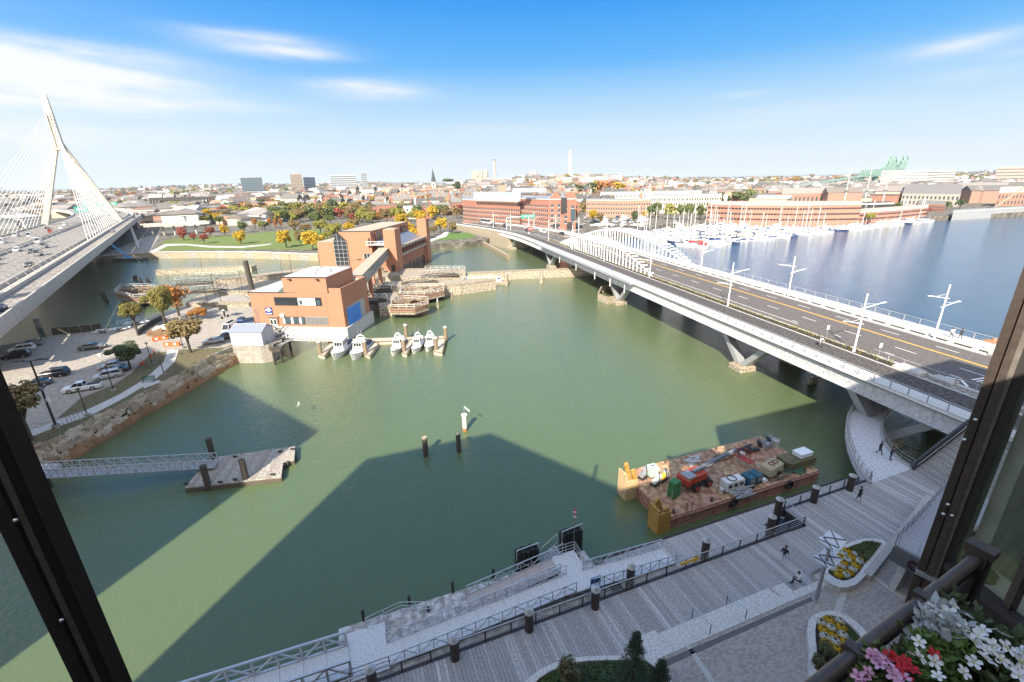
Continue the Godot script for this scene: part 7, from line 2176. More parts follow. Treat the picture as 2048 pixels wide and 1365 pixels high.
	for q in [[1262,1388,5.4,1.35],[1316,1400,3.4,1.0]]:
		var p:=G(q[0],q[1],3.9)
		var t:=thing("spruce_tree","tall dark blue green spruce in the shrub planter" if k==0 else "small spruce beside the tall one in the shrub planter","tree",p)
		part("trunk",mb().cyl(Vector3.ZERO,V(0,q[2]*0.95,0),0.12,0.02,8),X.bark,t)
		var m:=mb()
		rng.seed=40+k
		for i in 240:
			var f:=pow(rng.randf(),0.8)
			var y: float=lerpf(0.25,q[2]*0.98,f)
			var r: float=q[3]*(1.0 - f)*rng.randf_range(0.75,1.15)+0.1
			var a:=rng.randf()*TAU
			var d:=V(cos(a),-0.12+0.3*f,sin(a))
			for j in 26:
				var u:=rng.randf_range(0.15,1.0)
				var o:=V(0,y,0)+d*r*u+V(rng.randfn(),rng.randfn()*0.5,rng.randfn())*0.06
				var e:=(d+V(rng.randfn(),rng.randfn()+0.3,rng.randfn())*0.7).normalized()*0.15
				var x:=e.cross(V(rng.randfn(),rng.randfn(),rng.randfn())).normalized()*0.022
				var tt:=rng.randf_range(0.65,1.2)
				m.c=Color(tt,tt,tt)
				m.tri(o - x,o+x,o+e)
		part("crown",m,leafmat(0.055,0.085,0.05),t)
		k+=1
	var sb:=thing("leafy_shrub","loose pale leafed shrub at the planter edge by the boardwalk","shrub",G(1138,1372,3.9))
	var cr:=part("foliage",crown("round2",1500,0.12,3),leafmat(0.13,0.13,0.06),sb)
	cr.scale=V(0.95,1.1,0.95); cr.position.y=1.4
	var tk:=part("stems",trunk(2),X.bark,sb)
	tk.scale=V(2.6,2.4,2.6)
	# lamp mast with tilted panels
	var lm:=thing("panel_mast","grey mast carrying four tilted white panels beside the teardrop planter","mast",G(1632,1200,3.46))
	part("mast",mb().cyl(Vector3.ZERO,V(0,5.6,0),0.15,0.09,10),X.galv,lm)
	part("foot",mb().cyl(Vector3.ZERO,V(0,0.05,0),0.3,0.3,10),X.galv,lm)
	for y in [5.6,3.9]:
		for s in [-1,1]:
			var pb:=Basis(Vector3.UP,0.5)*Basis(Vector3.BACK,s*0.3)*Basis(Vector3.RIGHT,0.12)
			var pn:=part("panel",mb().box(V(0,y,0)+pb*V(s*0.5,0,0),V(0.95,0.03,1.25),pb),P(0.62,0.64,0.68,0.3),lm)
			part("strut",mb().beam(V(0,y+0.03,0)+pb*V(s*0.05,0.03,0.55),V(0,y+0.03,0)+pb*V(s*0.95,0.03,-0.55),0.05,0.04).beam(V(0,y+0.03,0)+pb*V(s*0.05,0.03,-0.55),V(0,y+0.03,0)+pb*V(s*0.95,0.03,0.55),0.05,0.04),X.dark,pn)
	var bn:=thing("bench","small pale seat with a rounded back at the end of the kerb","bench",G(1637,1160,3.0),0.4)
	part("seat",mb().bev(V(0,0.25,0),V(0.9,0.5,0.6),0.08),X.pale,bn)
	part("back",mb().bev(V(0,0.6,-0.3),V(0.9,0.6,0.14),0.06),X.galv,bn)
	# ramp wall and the terrace building with the sign
	var rw:=thing("ramp_wall","long pale stone wall rising beside the boardwalk to the terrace","wall")
	for i in 7:
		part("wall_stone",mb().beam(wf(37.0+i*2.27,17.0+i*0.61,3.4),wf(37.0+(i+0.985)*2.27,17.0+(i+0.985)*0.61,3.4),0.55,1.3),W(0.5,0.46,0.41,0.85,"soft",2.0),rw)
	var tb:=thing("terrace_building","low building with dark ribbed sign band and a tiled roof terrace","building")
	var tv:=V(WU.x,0,WU.z)
	var c0:=wf(37.7,16.2,0)
	var c1:=wf(49.6,19.0,0)
	var c2:=wf(56,8,0)
	var c3:=wf(40.0,3.0,0)
	part("terrace_floor",mb().prism(PackedVector2Array([v2(c0),v2(c1),v2(c2),v2(c3)]),7.3,7.6),W(0.36,0.36,0.38,0.8,"soft",2.0),tb)
	part("wall",mb().prism(PackedVector2Array([v2(wf(39.2,15.6,0)),v2(wf(49,18,0)),v2(wf(55,8,0)),v2(wf(41.5,4,0))]),2.9,7.3),W(0.3,0.29,0.28,0.7,"soft",3.0),tb)
	var dir:=(c3 - c0).normalized()
	var band:=part("sign_band",mb().beam(c0+V(0,6.8,0),c3+V(0,6.8,0),0.3,1.4),W(0.13,0.135,0.15,0.5,"soft",2.0),tb)
	for i in 12: part("rib",mb().beam(c0+V(0,6.15+i*0.115,0) - WU*0.16,c3+V(0,6.15+i*0.115,0) - WU*0.16,0.05,0.05),W(0.16,0.165,0.18,0.4,"soft",2.0),band)
	var nw:=Vector3.UP.cross(dir).normalized()
	if nw.dot(-WU)<0: nw=-nw
	var tm:=TextMesh.new()
	tm.text="CON"; tm.font_size=64; tm.pixel_size=0.0165; tm.depth=0.12
	var sf:=SystemFont.new()
	sf.font_names=PackedStringArray(["Droid Sans"]); sf.font_weight=800
	tm.font=sf
	var tx:=part("lettering",tm,P(0.035,0.012,0.012,0.5),band)
	tx.basis=Basis(dir,Vector3.UP,dir.cross(Vector3.UP))
	tx.position=c0+dir*2.2+V(0,6.75,0) - WU*0.3
	part("door_glass",mb().beam(wf(39.0,15.0,4.8),wf(40.0,11.0,4.8),0.1,2.7),P(0.04,0.05,0.03,0.1),tb)
	part("slanted_pier",mb().hexa_fix([wf(37.9,15.9,3.4),wf(38.8,15.9,3.4),wf(38.8,15.4,3.4),wf(37.9,15.4,3.4),wf(38.7,15.9,6.1),wf(39.1,15.9,6.1),wf(39.1,15.4,6.1),wf(38.7,15.4,6.1)]),X.pale,tb)
	fence("","","",[c0+V(0,7.6,0)+dir*0.2,c3+V(0,7.6,0)],1.2,1.05,0.02,[0.3,0.55,0.8,1.05],X.chrome,tb)
	fence("","","",[c0+V(0,7.6,0),c1+V(0,7.6,0)],1.1,1.05,0.03,[0.3,0.55,0.8,1.05],W(0.25,0.25,0.3,0.5,"soft",2.0),tb)
	# the buildings behind the camera that cast the long shadows
	var blk:=func(called: String,label: String,pts: Array,h: float) -> void:
		var pg:=PackedVector2Array()
		for q in pts: pg.append(v2(q))
		var t:=thing(called,label,"building")
		part("wall",mb().prism(pg,0,h),W(0.25,0.2,0.17,0.8,"soft",6.0),t)
		part("roof",mb().prism(pg,h,h+0.15),X.galv,t)
	blk.call("apartment_tower","brown apartment tower behind the ferry landing",[wf(-44.8,-1,0),wf(-27,-1,0),wf(-15.8,-20.5,0),wf(-44.8,-20.5,0)],52.6)
	blk.call("apartment_block","brown apartment block carrying the balcony",[wf(-26.5,-1.2,0),wf(12.4,-1.2,0),wf(12.4,-18,0),wf(-16.5,-18,0)],36.0)
	blk.call("office_block","brown office block beside the end of the bridge",[wf(13,-1,0),wf(54,-1,0),wf(54,-16,0),wf(13,-16,0)],42.6)
	blk.call("riverside_tower","brown tower behind the parking lot",[V(-97,0,-25),V(-51.3,0,10),V(-72,0,36),V(-107,0,12)],53.5)
# ---------------------------------------------------------------- buildings across the water
# windows on a wall from A to B (seen from outside A is left), each one a part
func facade(par: Node,A: Vector3,B: Vector3,y0: float,y1: float,rows: int,cols: int,wf_: float,hf: float,mt: Material,sill: Material=null) -> void:
	var L:=A.distance_to(B)
	var u:=(B - A).normalized()
	var out:=Vector3.UP.cross(u)*-1.0
	if out.dot(EYE - A)<0: out=-out
	var w:=L/cols*wf_
	var h:=(y1 - y0)/rows*hf
	var me:=mb().box(Vector3.ZERO,V(w,h,0.2)).mesh()
	var sl: ArrayMesh=null
	if sill: sl=mb().box(V(0,-h/2 - 0.12,0.1),V(w*1.15,0.25,0.35)).mesh()
	var bs_:=Basis(u,Vector3.UP,u.cross(Vector3.UP))
	for r in rows:
		for c in cols:
			var q:=A.lerp(B,(c+0.5)/cols)
			var o:=part("window",me,mt,par)
			o.basis=bs_
			o.position=V(q.x,y0+(y1 - y0)*(r+0.5)/rows,q.z)+out*0.03
			if sill:
				var s:=part("sill",sl,sill,o)
				s.position=Vector3.ZERO
func block(called: String,label: String,base: Array,y: float,top: float,mt: Material,roofm: Material,faces: Array,back:=30.0,cat:="building") -> Node3D:
	var t:=thing(called,label,cat)
	var p:=[]
	for q in base: p.append(G(q[0],q[1],y) if q.size()==2 else V(q[0],0,q[2]))
	var pg:=PackedVector2Array()
	for q in p: pg.append(v2(q))
	var n:=p.size()
	if back>0:
		var d:=V(p[n - 1].x,0,p[n - 1].z).normalized()*back
		pg.append(v2(p[n - 1]+d))
		d=V(p[0].x,0,p[0].z).normalized()*back
		pg.append(v2(p[0]+d))
	part("wall",mb().prism(pg,0,top),mt,t)
	part("roof",mb().prism(pg,top,top+0.25),roofm,t)
	part("cornice",mb().path_flat(p,top - 0.3,0.5,0.6),X.pale,t)
	for f in faces:
		facade(t,p[f[0]],p[f[0]+1],f[1],f[2],f[3],f[4],f[5],f[6],f[7] if f.size()>7 else X.glass,f[8] if f.size()>8 else null)
	return t
func city_buildings() -> void:
	var br:=W(0.36,0.16,0.11,0.9,"soft",9.0)
	var pale:=P(0.55,0.5,0.43)
	var c:=block("brick_office","wide curved red brick office with pale blue glass penthouse at the bridge end",[[927,447],[955,451],[1000,455],[1041,460]],4.0,22.5,br,X.galv,[[0,6,18,4,7,0.5,0.55,X.glassb,pale],[1,6,18,4,11,0.5,0.55,X.glassb,pale],[2,6,18,4,9,0.5,0.55,X.glassb,pale],[1,19,21.6,1,14,0.7,0.8],[2,19,21.6,1,12,0.7,0.8]],45)
	var p0:=G(950,451,4.0)*V(1,0,1)
	var p1:=G(1042,460,4.0)*V(1,0,1)
	part("penthouse",mb().prism(PackedVector2Array([v2(p0*1.03),v2(p1*1.03),v2(p1*1.12),v2(p0*1.12)]),22.5,27.5),W(0.4,0.5,0.56,0.3,"soft",8.0),c)
	c=block("brick_warehouse","tall red brick warehouse with gabled end and arched ground floor by the bridge",[[1041,459],[1097,467],[1124,466],[1151,465]],4.0,24.5,br,X.galv,[[0,5,21.5,6,15,0.42,0.55,X.glassb,pale],[1,7,22,5,2,0.35,0.6,X.glassb,pale],[2,9,21,4,2,0.4,0.6,X.glassb,pale]],40)
	var q0:=G(1097,467,4.0)
	var q1:=G(1151,465,4.0)
	var u:=(q1 - q0).normalized()
	var fb:=frame(u)
	for i in 2: part("arch",mb().box(q0+u*(4.5+i*9.0)+V(0,2.2,0.3),V(3.6,5.0,0.6),fb).cyl(q0+u*(4.5+i*9.0)+V(0,4.7,0.6),q0+u*(4.5+i*9.0)+V(0,4.7,0.0),1.8,1.8,16),X.dark,c)
	part("bay_window",mb().box(q0+u*9.5+V(0,16.5,0.4),V(3.4,9.0,1.0),fb),X.dark,c)
	part("bay_window",mb().box(q0+u*15.5+V(0,11,0.4),V(2.6,6.5,1.0),fb),X.glassb,c)
	for i in 4: part("roof_light",mb().bev(q0+V(-4.0 - i*5,25.6,-8 - i*2.0),V(4.0,2.2,6),0.8,Basis(Vector3.UP,0.5)),X.roofw,c)
	var gb:=mb()
	for i in 2:
		var g0:=q0+u*(i*9.6)+V(0,20.5,0.05)
		gb.tri(g0,g0+u*8.6,g0+u*4.3+V(0,4.5,0))
	part("gable",gb,br,c)
	# long low brick building of the yard
	var lowb:=W(0.42,0.2,0.145,0.9,"soft",9.0)
	block("long_brick_office","very long low pink brick office with three bands of dark windows behind the marina",[[1413,442],[1480,446],[1600,448],[1716,446]],3.2,16.2,lowb,W(0.5,0.4,0.35,0.9,"soft",8.0),[[0,4,15,3,10,0.8,0.32],[1,4,15,3,20,0.8,0.32],[2,4,15,3,24,0.8,0.32]],35)
	block("stepped_brick_office","stepped pink brick office wing with window bands by the marina",[[1716,446],[1790,440],[1852,433]],3.2,10.5,lowb,W(0.5,0.4,0.35,0.9,"soft",8.0),[[0,4,9.5,2,14,0.75,0.4],[1,4,9.5,2,14,0.75,0.4]],35)
	# rows of houses and apartments behind the marina
	var cream:=W(0.6,0.55,0.47,0.9,"soft",7.0)
	var gr:=W(0.26,0.28,0.27,0.8,"soft",6.0)
	block("apartment_row","brick and cream apartment row with green grey roofs behind the yacht harbour",[[1172,432],[1250,434],[1300,433]],4,18,W(0.42,0.24,0.17,0.9,"soft",6.0),gr,[[0,5,16,3,16,0.5,0.5,X.glassb,pale],[1,5,16,3,10,0.5,0.5,X.glassb,pale]],24)
	block("apartment_row","long cream apartment row with dormered grey roof behind the harbour trees",[[1290,425],[1370,425],[1440,423]],4,20,cream,gr,[[0,5,18,3,16,0.45,0.5],[1,5,18,3,14,0.45,0.5]],24)
	block("apartment_row","second cream apartment row rising above the first one",[[1200,418],[1300,417],[1400,414]],5,22,cream,gr,[[0,8,20,3,20,0.4,0.45],[1,8,20,3,20,0.4,0.45]],26)
	# navy yard sheds
	var gran:=W(0.48,0.44,0.38,0.9,"soft",8.0)
	var slate:=W(0.2,0.19,0.185,0.8,"soft",8.0)
	var gable:=func(label: String,a: Array,b: Array,y: float,top: float,ridge: float,depth: float,mt: Material,rm: Material,rows: int,cols: int) -> void:
		var t:=thing("gabled_building",label,"building")
		var A:=G(a[0],a[1],y)*V(1,0,1)
		var B:=G(b[0],b[1],y)*V(1,0,1)
		var dv:=V(A.x+B.x,0,A.z+B.z).normalized()*depth
		part("wall",mb().prism(PackedVector2Array([v2(A),v2(B),v2(B+dv),v2(A+dv)]),0,top),mt,t)
		var m:=mb()
		var up:=V(0,top,0)
		var R:=V(0,ridge,0)
		m.quad(A+up,B+up,B+dv/2+R,A+dv/2+R)
		m.quad(B+dv+up,A+dv+up,A+dv/2+R,B+dv/2+R)
		part("roof",m,rm,t)
		var g:=mb()
		g.tri(B+up,B+dv+up,B+dv/2+R); g.tri(A+dv+up,A+up,A+dv/2+R)
		part("gable",g,mt,t)
		facade(t,A,B,3.5,top - 1,rows,cols,0.4,0.55,X.glassb)
	gable.call("big granite shed with dark roof and a raised strip of roof lights",[1800,410],[1915,414],3.2,15,24,45,gran,slate,2,14)
	gable.call("narrow brick store in front of the granite shed",[1832,421],[1888,424],3.2,9,12,16,lowb,slate,2,12)
	gable.call("pale granite store with dark roof left of the big shed",[1705,408],[1762,407],3.2,13,17,25,gran,slate,2,9)
	gable.call("brick hall with grey hipped roof behind the long office",[1560,412],[1660,410],3.2,16,22,30,lowb,W(0.3,0.26,0.24,0.8,"soft",8.0),1,12)
	gable.call("brick hall with red tiled roof near the crane boom",[1990,413],[2046,411],3.2,16,21,25,lowb,gran,2,8)
	gable.call("small brick house with dark roof beside the granite stores",[1765,402],[1800,401],3.2,12,16,20,lowb,slate,2,6)
	block("white_warehouse","white warehouse wall on the quay at the end of the marina",[[1905,433],[2048,424],[2200,415]],3.2,7,X.galv,gr,[],20)
	block("white_hospital","large white stepped office block on the skyline beside the green bridge",[[1757,376],[1850,374],[1905,371]],6,42,W(0.6,0.57,0.52,0.8,"soft",20.0),X.roofw,[[0,10,40,5,22,0.75,0.35,X.glassb],[1,10,40,5,14,0.75,0.35,X.glassb]],60)
	block("brick_offices","brick and white office blocks on the skyline at the harbour end",[[1985,372],[2060,370],[2150,366]],6,46,W(0.5,0.36,0.3,0.9,"soft",20.0),X.roofw,[[0,10,44,5,14,0.75,0.35,X.glassb],[1,10,44,5,14,0.75,0.35,X.glassb]],60)
	# skyline on the left
	block("glass_slab","dark glass slab office with slanted front on the left skyline",[[488,398],[531,398]],3,58,W(0.12,0.13,0.14,0.2,"soft",20.0),X.dark,[[0,6,56,9,18,0.9,0.7,X.glassb]],60)
	block("parking_garage","white slatted parking garage in front of the dark glass slab",[[490,400],[545,398]],3,22,X.pale,X.pale,[[0,4,21,4,16,0.85,0.5,X.dark]],40)
	block("brown_tower","brown square office tower on the left skyline",[[586,390],[609,390]],3,75,W(0.3,0.24,0.19,0.8,"soft",20.0),X.dark,[[0,10,72,12,9,0.6,0.55,X.dark]],40)
	block("glass_tower","pale blue glass tower beside the brown tower",[[611,389],[634,388]],3,64,W(0.35,0.42,0.46,0.3,"soft",20.0),X.galv,[[0,10,62,10,10,0.85,0.6,X.glassb]],40)
	block("wide_office","wide white and grey framed office on the left skyline",[[666,390],[716,389]],3,66,W(0.4,0.41,0.42,0.5,"soft",20.0),X.dark,[[0,10,64,8,16,0.8,0.6,X.glassb]],50)
	block("slim_tower","slim grey tower at the end of the wide office",[[726,387],[737,387]],3,78,W(0.4,0.41,0.42,0.5,"soft",20.0),X.dark,[[0,10,74,10,4,0.8,0.6,X.glassb]],40)
	block("cream_depot","cream windowless depot beyond the riverside trees",[[370,415],[388,413]],3,16,cream,X.pale,[],40)
	for q in [[392,425,412,"long flat white industrial shed beyond the lawn trees"],[430,468,411,"flat white industrial shed with dark doors beyond the lawn"],[470,520,409,"low flat cream industrial shed near the parking garage"],[640,700,405,"flat white store behind the riverside trees"],[560,610,402,"low flat white store under the brown tower"],[520,560,414,"low brick store beyond the coloured trees"]]:
		block("flat_store",q[3],[[q[0],q[2]],[q[1],q[2] - 1]],3,14,X.roofw if q[0]%20 else cream,X.pale,[[0,5,12,1,8,0.6,0.5]],30)
	block("school_building","long tan school building with small windows behind the yellow trees",[[810,424],[880,424]],4,15,cream,X.pale,[[0,5,14,2,14,0.5,0.5]],20)
func landmarks() -> void:
	var st:=W(0.5,0.47,0.42,0.9,"soft",9.0)
	# obelisk on the hill
	var o:=thing("obelisk","tall pale granite obelisk on the tree covered hill","monument",V(144,hill(144,-1150),-1150))
	var m:=mb()
	var sq:=func(h: float,y: float) -> Array: return [V(-h,y,h),V(h,y,h),V(h,y,-h),V(-h,y,-h)]
	m.hexa(sq.call(4.8,0)+sq.call(2.5,62))
	part("shaft",m,st,o)
	m=mb()
	var tp: Array=sq.call(2.5,62)
	for i in 4: m.tri(tp[i],tp[(i+1)%4],V(0,68,0))
	part("cap",m,st,o)
	part("plinth",mb().bev(V(0,0,0),V(14,3,14),0.5),st,o)
	# power station and chimneys
	var dz:=2300.0
	var pw:=thing("power_station","tan power station block with three short stacks on the skyline","power station")
	var a:=at(944,366,dz)
	var b:=at(976,366,dz)
	var tc:=W(0.42,0.35,0.28,0.9,"soft",20.0)
	part("block",mb().prism(PackedVector2Array([v2(a),v2(b),v2(b)+Vector2(0,-50),v2(a)+Vector2(0,-50)]),0,at(950,343,dz).y),tc,pw)
	for i in 3: part("stack",mb().cyl(a.lerp(b,0.35+i*0.28)*V(1,0,1)+V(0,60,4),a.lerp(b,0.35+i*0.28)*V(1,0,1)+V(0,at(950,339,dz).y,4),3,3,8),X.pale,pw)
	part("low_block",mb().box(at(980,363,dz),V(44,30,30)),W(0.4,0.2,0.17,0.9,"soft",20.0),pw)
	part("tank",mb().cyl(at(972,368,dz)*V(1,0,1),at(972,361,dz),14,14,14),X.white,pw)
	var c:=at(990,366,dz)
	var ch:=thing("chimney","tall slim tan chimney beside the power station","chimney",V(c.x,0,c.z))
	part("shaft",mb().cyl(V(0,0,0),V(0,at(989,320,dz).y,0),9,5.5,14),W(0.48,0.42,0.35,0.9,"soft",20.0),ch)
	part("rim",mb().cyl(V(0,at(989,321,dz).y,0),V(0,at(989,319.5,dz).y,0),6,6,14),X.dark,ch)
	var si:=thing("cement_silos","pair of pale cement silos with a linking head house on the skyline","silo")
	for x in [1063.0,1070.0]:
		var q:=at(x,362,1900)
		part("silo",mb().cyl(V(q.x,0,q.z),V(q.x,at(x,345,1900).y,q.z),7,7,12),X.pale,si)
		part("head",mb().cyl(V(q.x,at(x,345,1900).y,q.z),V(q.x,at(x,340,1900).y,q.z),4,3,10),X.pale,si)
	part("link",mb().beam(at(1060,347,1900),at(1073,347,1900),6,3),X.galv,si)
	var sp:=thing("church","church with a dark slender spire and pale tower on the hillside","church",V(at(868,380,900).x,hill(-140,-900),-900))
	part("tower",mb().bev(V(0,11,0),V(8,24,8),0.5),st,sp)
	part("spire",mb().cyl(V(0,23,0),V(0,46,0),4.4,0.15,8),W(0.07,0.08,0.08,0.7,"soft",5.0),sp)
	part("nave",mb().bev(V(14,7,0),V(24,14,12),3.0),W(0.38,0.2,0.14,0.9,"soft",7.0),sp)
	for k in 4: part("belfry_window",mb().box(V([0,0,4.05,-4.05][k],18,[4.05,-4.05,0,0][k]),V(2.0 if k<2 else 0.2,4,0.2 if k<2 else 2.0)),X.dark,sp)
	var wt:=at(1231,366,1000)
	var wb:=thing("white_tower_block","plain white block rising above the hillside houses","building",V(wt.x,0,wt.z))
	part("wall",mb().bev(V(0,22,0),V(19,at(1231,351,1000).y*1.0,16),0.3),X.white,wb)
	part("roof_house",mb().box(V(4,at(1231,350,1000).y+3,0),V(5,3,5)),X.galv,wb)
	facade(wb,V(wt.x - 9,0,wt.z+8.1) - wb.position,V(wt.x+9,0,wt.z+8.1) - wb.position,24,40,3,3,0.25,0.3,X.galv)
	var ch2:=thing("stone_church","brown stone church with long dark slate roof behind the brick offices","church")
	var k0:=at(1012,402,560)
	var k1:=at(1066,402,560)
	part("wall",mb().prism(PackedVector2Array([v2(k0),v2(k1),v2(k1)+Vector2(0,-22),v2(k0)+Vector2(0,-22)]),0,at(1030,389,560).y),W(0.3,0.22,0.17,0.9,"soft",6.0),ch2)
	m=mb()
	var ry:=at(1030,389,560).y
	var A:=V(k0.x+6,ry,k0.z+1)
	var B:=V(k1.x,ry,k1.z+1)
	m.quad(A,B,B+V(0,9,-12),A+V(0,9,-12)); m.quad(B+V(0,0,-24),A+V(0,0,-24),A+V(0,9,-12),B+V(0,9,-12))
	part("roof",m,W(0.1,0.1,0.11,0.7,"soft",6.0),ch2)
	part("tower",mb().bev(V(k0.x - 4,(ry+10)/2,k0.z - 8),V(9,ry+10,9),0.6),W(0.34,0.26,0.2,0.9,"soft",6.0),ch2)
	# green steel bridge
	var tb:=thing("green_truss_bridge","long green steel truss bridge climbing over the harbour roofs","bridge")
	var gm:=W(0.22,0.36,0.29,0.6,"soft",20.0)
	var P0:=at(1480,388,800)
	var P1:=at(1725,353,1250)
	var P2:=at(1806,346,1450)
	var n:=22
	for i in n:
		var p:=P0.lerp(P1,float(i)/n)
		var q:=P0.lerp(P1,float(i+1)/n)
		part("deck_panel",mb().beam(p,q,16,2.4),gm,tb)
		part("lower_deck",mb().beam(p+V(0,-8,0),q+V(0,-8,0),16,2.0),gm,tb)
		part("web",mb().beam(p+V(0,-8,8),q+V(0,0,8),0.9,0.9).beam(q+V(0,-8,8),q+V(0,0,8),0.9,0.9),gm,tb)
		if i%2==0 and i>3: part("trestle",mb().beam(V(p.x,0,p.z),p+V(0,-8,0),2.0,3.0).beam(V(p.x,0,p.z+14),p+V(0,-8,14),2.0,3.0),X.galv if i<12 else gm,tb)
	var w:=P2 - P1
	var top:=func(t: float) -> float: return 14.0+34.0*(exp(-pow((t - 0.62)/0.09,2))+exp(-pow((t - 0.94)/0.09,2)))
	for i in 20:
		var t:=i/20.0
		var t2:=(i+1)/20.0
		var p:=P1+w*t
		var q:=P1+w*t2
		part("deck_panel",mb().beam(p,q,18,5),gm,tb)
		for z in [-8,8]:
			part("web",mb().beam(p+V(0,0,z),q+V(0,top.call(t2),z),1.2,1.2).beam(p+V(0,top.call(t),z),p+V(0,0,z),1.2,1.2).beam(p+V(0,top.call(t),z),q+V(0,0,z),1.0,1.0),gm,tb)
			part("top_chord",mb().beam(p+V(0,top.call(t),z),q+V(0,top.call(t2),z),1.8,1.8),gm,tb)
	for t in [0.0,0.3,0.62,0.94]: part("tower_leg",mb().beam((P1+w*t)*V(1,0,1),P1+w*t,5,12),gm,tb)
	# tall ship masts
	var sh:=thing("tall_ship","three masted sailing ship lying behind the brick offices","ship",G(1722,418,3.2))
	part("hull",mb().bev(V(0,3,0),V(56,7,12),1.0),X.dark,sh)
	part("stripe",mb().box(V(0,5,6.05),V(54,1.2,0.1)),X.white,sh)
	for x in [-18,2,20]:
		var ms:=part("mast",mb().cyl(V(x,5,0),V(x,38 if x!=20 else 34,0),0.7,0.35,8),X.pale,sh)
		for y in [16,24,31]: part("yard",mb().cyl(V(x - 4.5,y,3),V(x+4.5,y,-3),0.25,0.25,6),X.dark,ms)
		part("top_platform",mb().cyl(V(x,17,0),V(x,17.5,0),1.6,1.6,8),X.dark,ms)
	var cn:=thing("crane","pale lattice crane with a long slanted boom near the harbour end","crane",G(1985,424,3.2))
	part("boom",mb().beam(V(0,3,0),V(26,24,0),1.1,1.1),X.tan,cn)
	part("cab",mb().bev(V(-1,2,0),V(5,4,4),0.4),X.dark,cn)
# ---------------------------------------------------------------- yacht harbour
func yacht(kind: String,hullm: Material) -> Node3D:
	var L: float={"sail": 11.5,"cruiser": 12.0,"runabout": 8.0}[kind]
	var B:=L*0.3
	var t:=thing({"sail": "sailing_boat","cruiser": "motor_cruiser","runabout": "motor_boat"}[kind],"","boat")
	var hm:=hull_mesh(L,B,L*0.13,L*0.09)
	part("hull",hm[0],hullm,t)
	part("deck",hm[1],P(0.68,0.67,0.64,0.5),t)
	var y:=L*0.085
	if kind=="sail":
		part("cabin",cabin(L*0.36,0.02*L,B*0.55,y,0.7,0.6),X.white,t)
		part("window",mb().box(V(0.0,y+0.4,0),V(L*0.26,0.25,B*0.53)),X.glass,t)
		part("mast",mb().cyl(V(0.08*L,y,0),V(0.08*L,15.5,0),0.13,0.09,6),X.white,t)
		part("boom",mb().cyl(V(0.08*L,y+1.6,0),V(-0.34*L,y+1.7,0),0.16,0.14,6),P(0.06,0.1,0.25),t)
		part("stay",mb().cyl(V(0.48*L,1.2,0),V(0.08*L,15.3,0),0.05,0.05,4).cyl(V(-0.48*L,1.0,0),V(0.08*L,15.3,0),0.035,0.035,4),X.galv,t)
		part("spreader",mb().cyl(V(0.08*L,9,-0.9),V(0.08*L,9,0.9),0.05,0.05,4),X.white,t)
	elif kind=="cruiser":
		part("cabin",cabin(L*0.5,0.0,B*0.72,y,1.5,1.2),X.white,t)
		part("window",mb().box(V(-0.1,y+1.0,0),V(L*0.42,0.5,B*0.69)),X.glass,t)
		part("flybridge",cabin(L*0.28,-0.06*L,B*0.6,y+1.5,0.7,0.4),X.white,t)
		part("arch",mb().path([V(-0.18*L,y+1.5,B*0.3),V(-0.22*L,y+3.1,B*0.26),V(-0.22*L,y+3.1,-B*0.26),V(-0.18*L,y+1.5,-B*0.3)],0.09),X.white,t)
		part("antenna",mb().cyl(V(-0.22*L,y+3,0.5),V(-0.24*L,y+5.6,0.5),0.03,0.02,4),X.white,t)
	else:
		part("cabin",cabin(L*0.3,0.06*L,B*0.6,y,1.0,0.8),X.white,t)
		part("windscreen",mb().box(V(0.1*L,y+0.85,0),V(0.6,0.4,B*0.58)),X.glass,t)
		part("cover",mb().bev(V(-0.2*L,y+0.55,0),V(L*0.3,0.6,B*0.7),0.2),P(0.07,0.1,0.2),t)
	return t
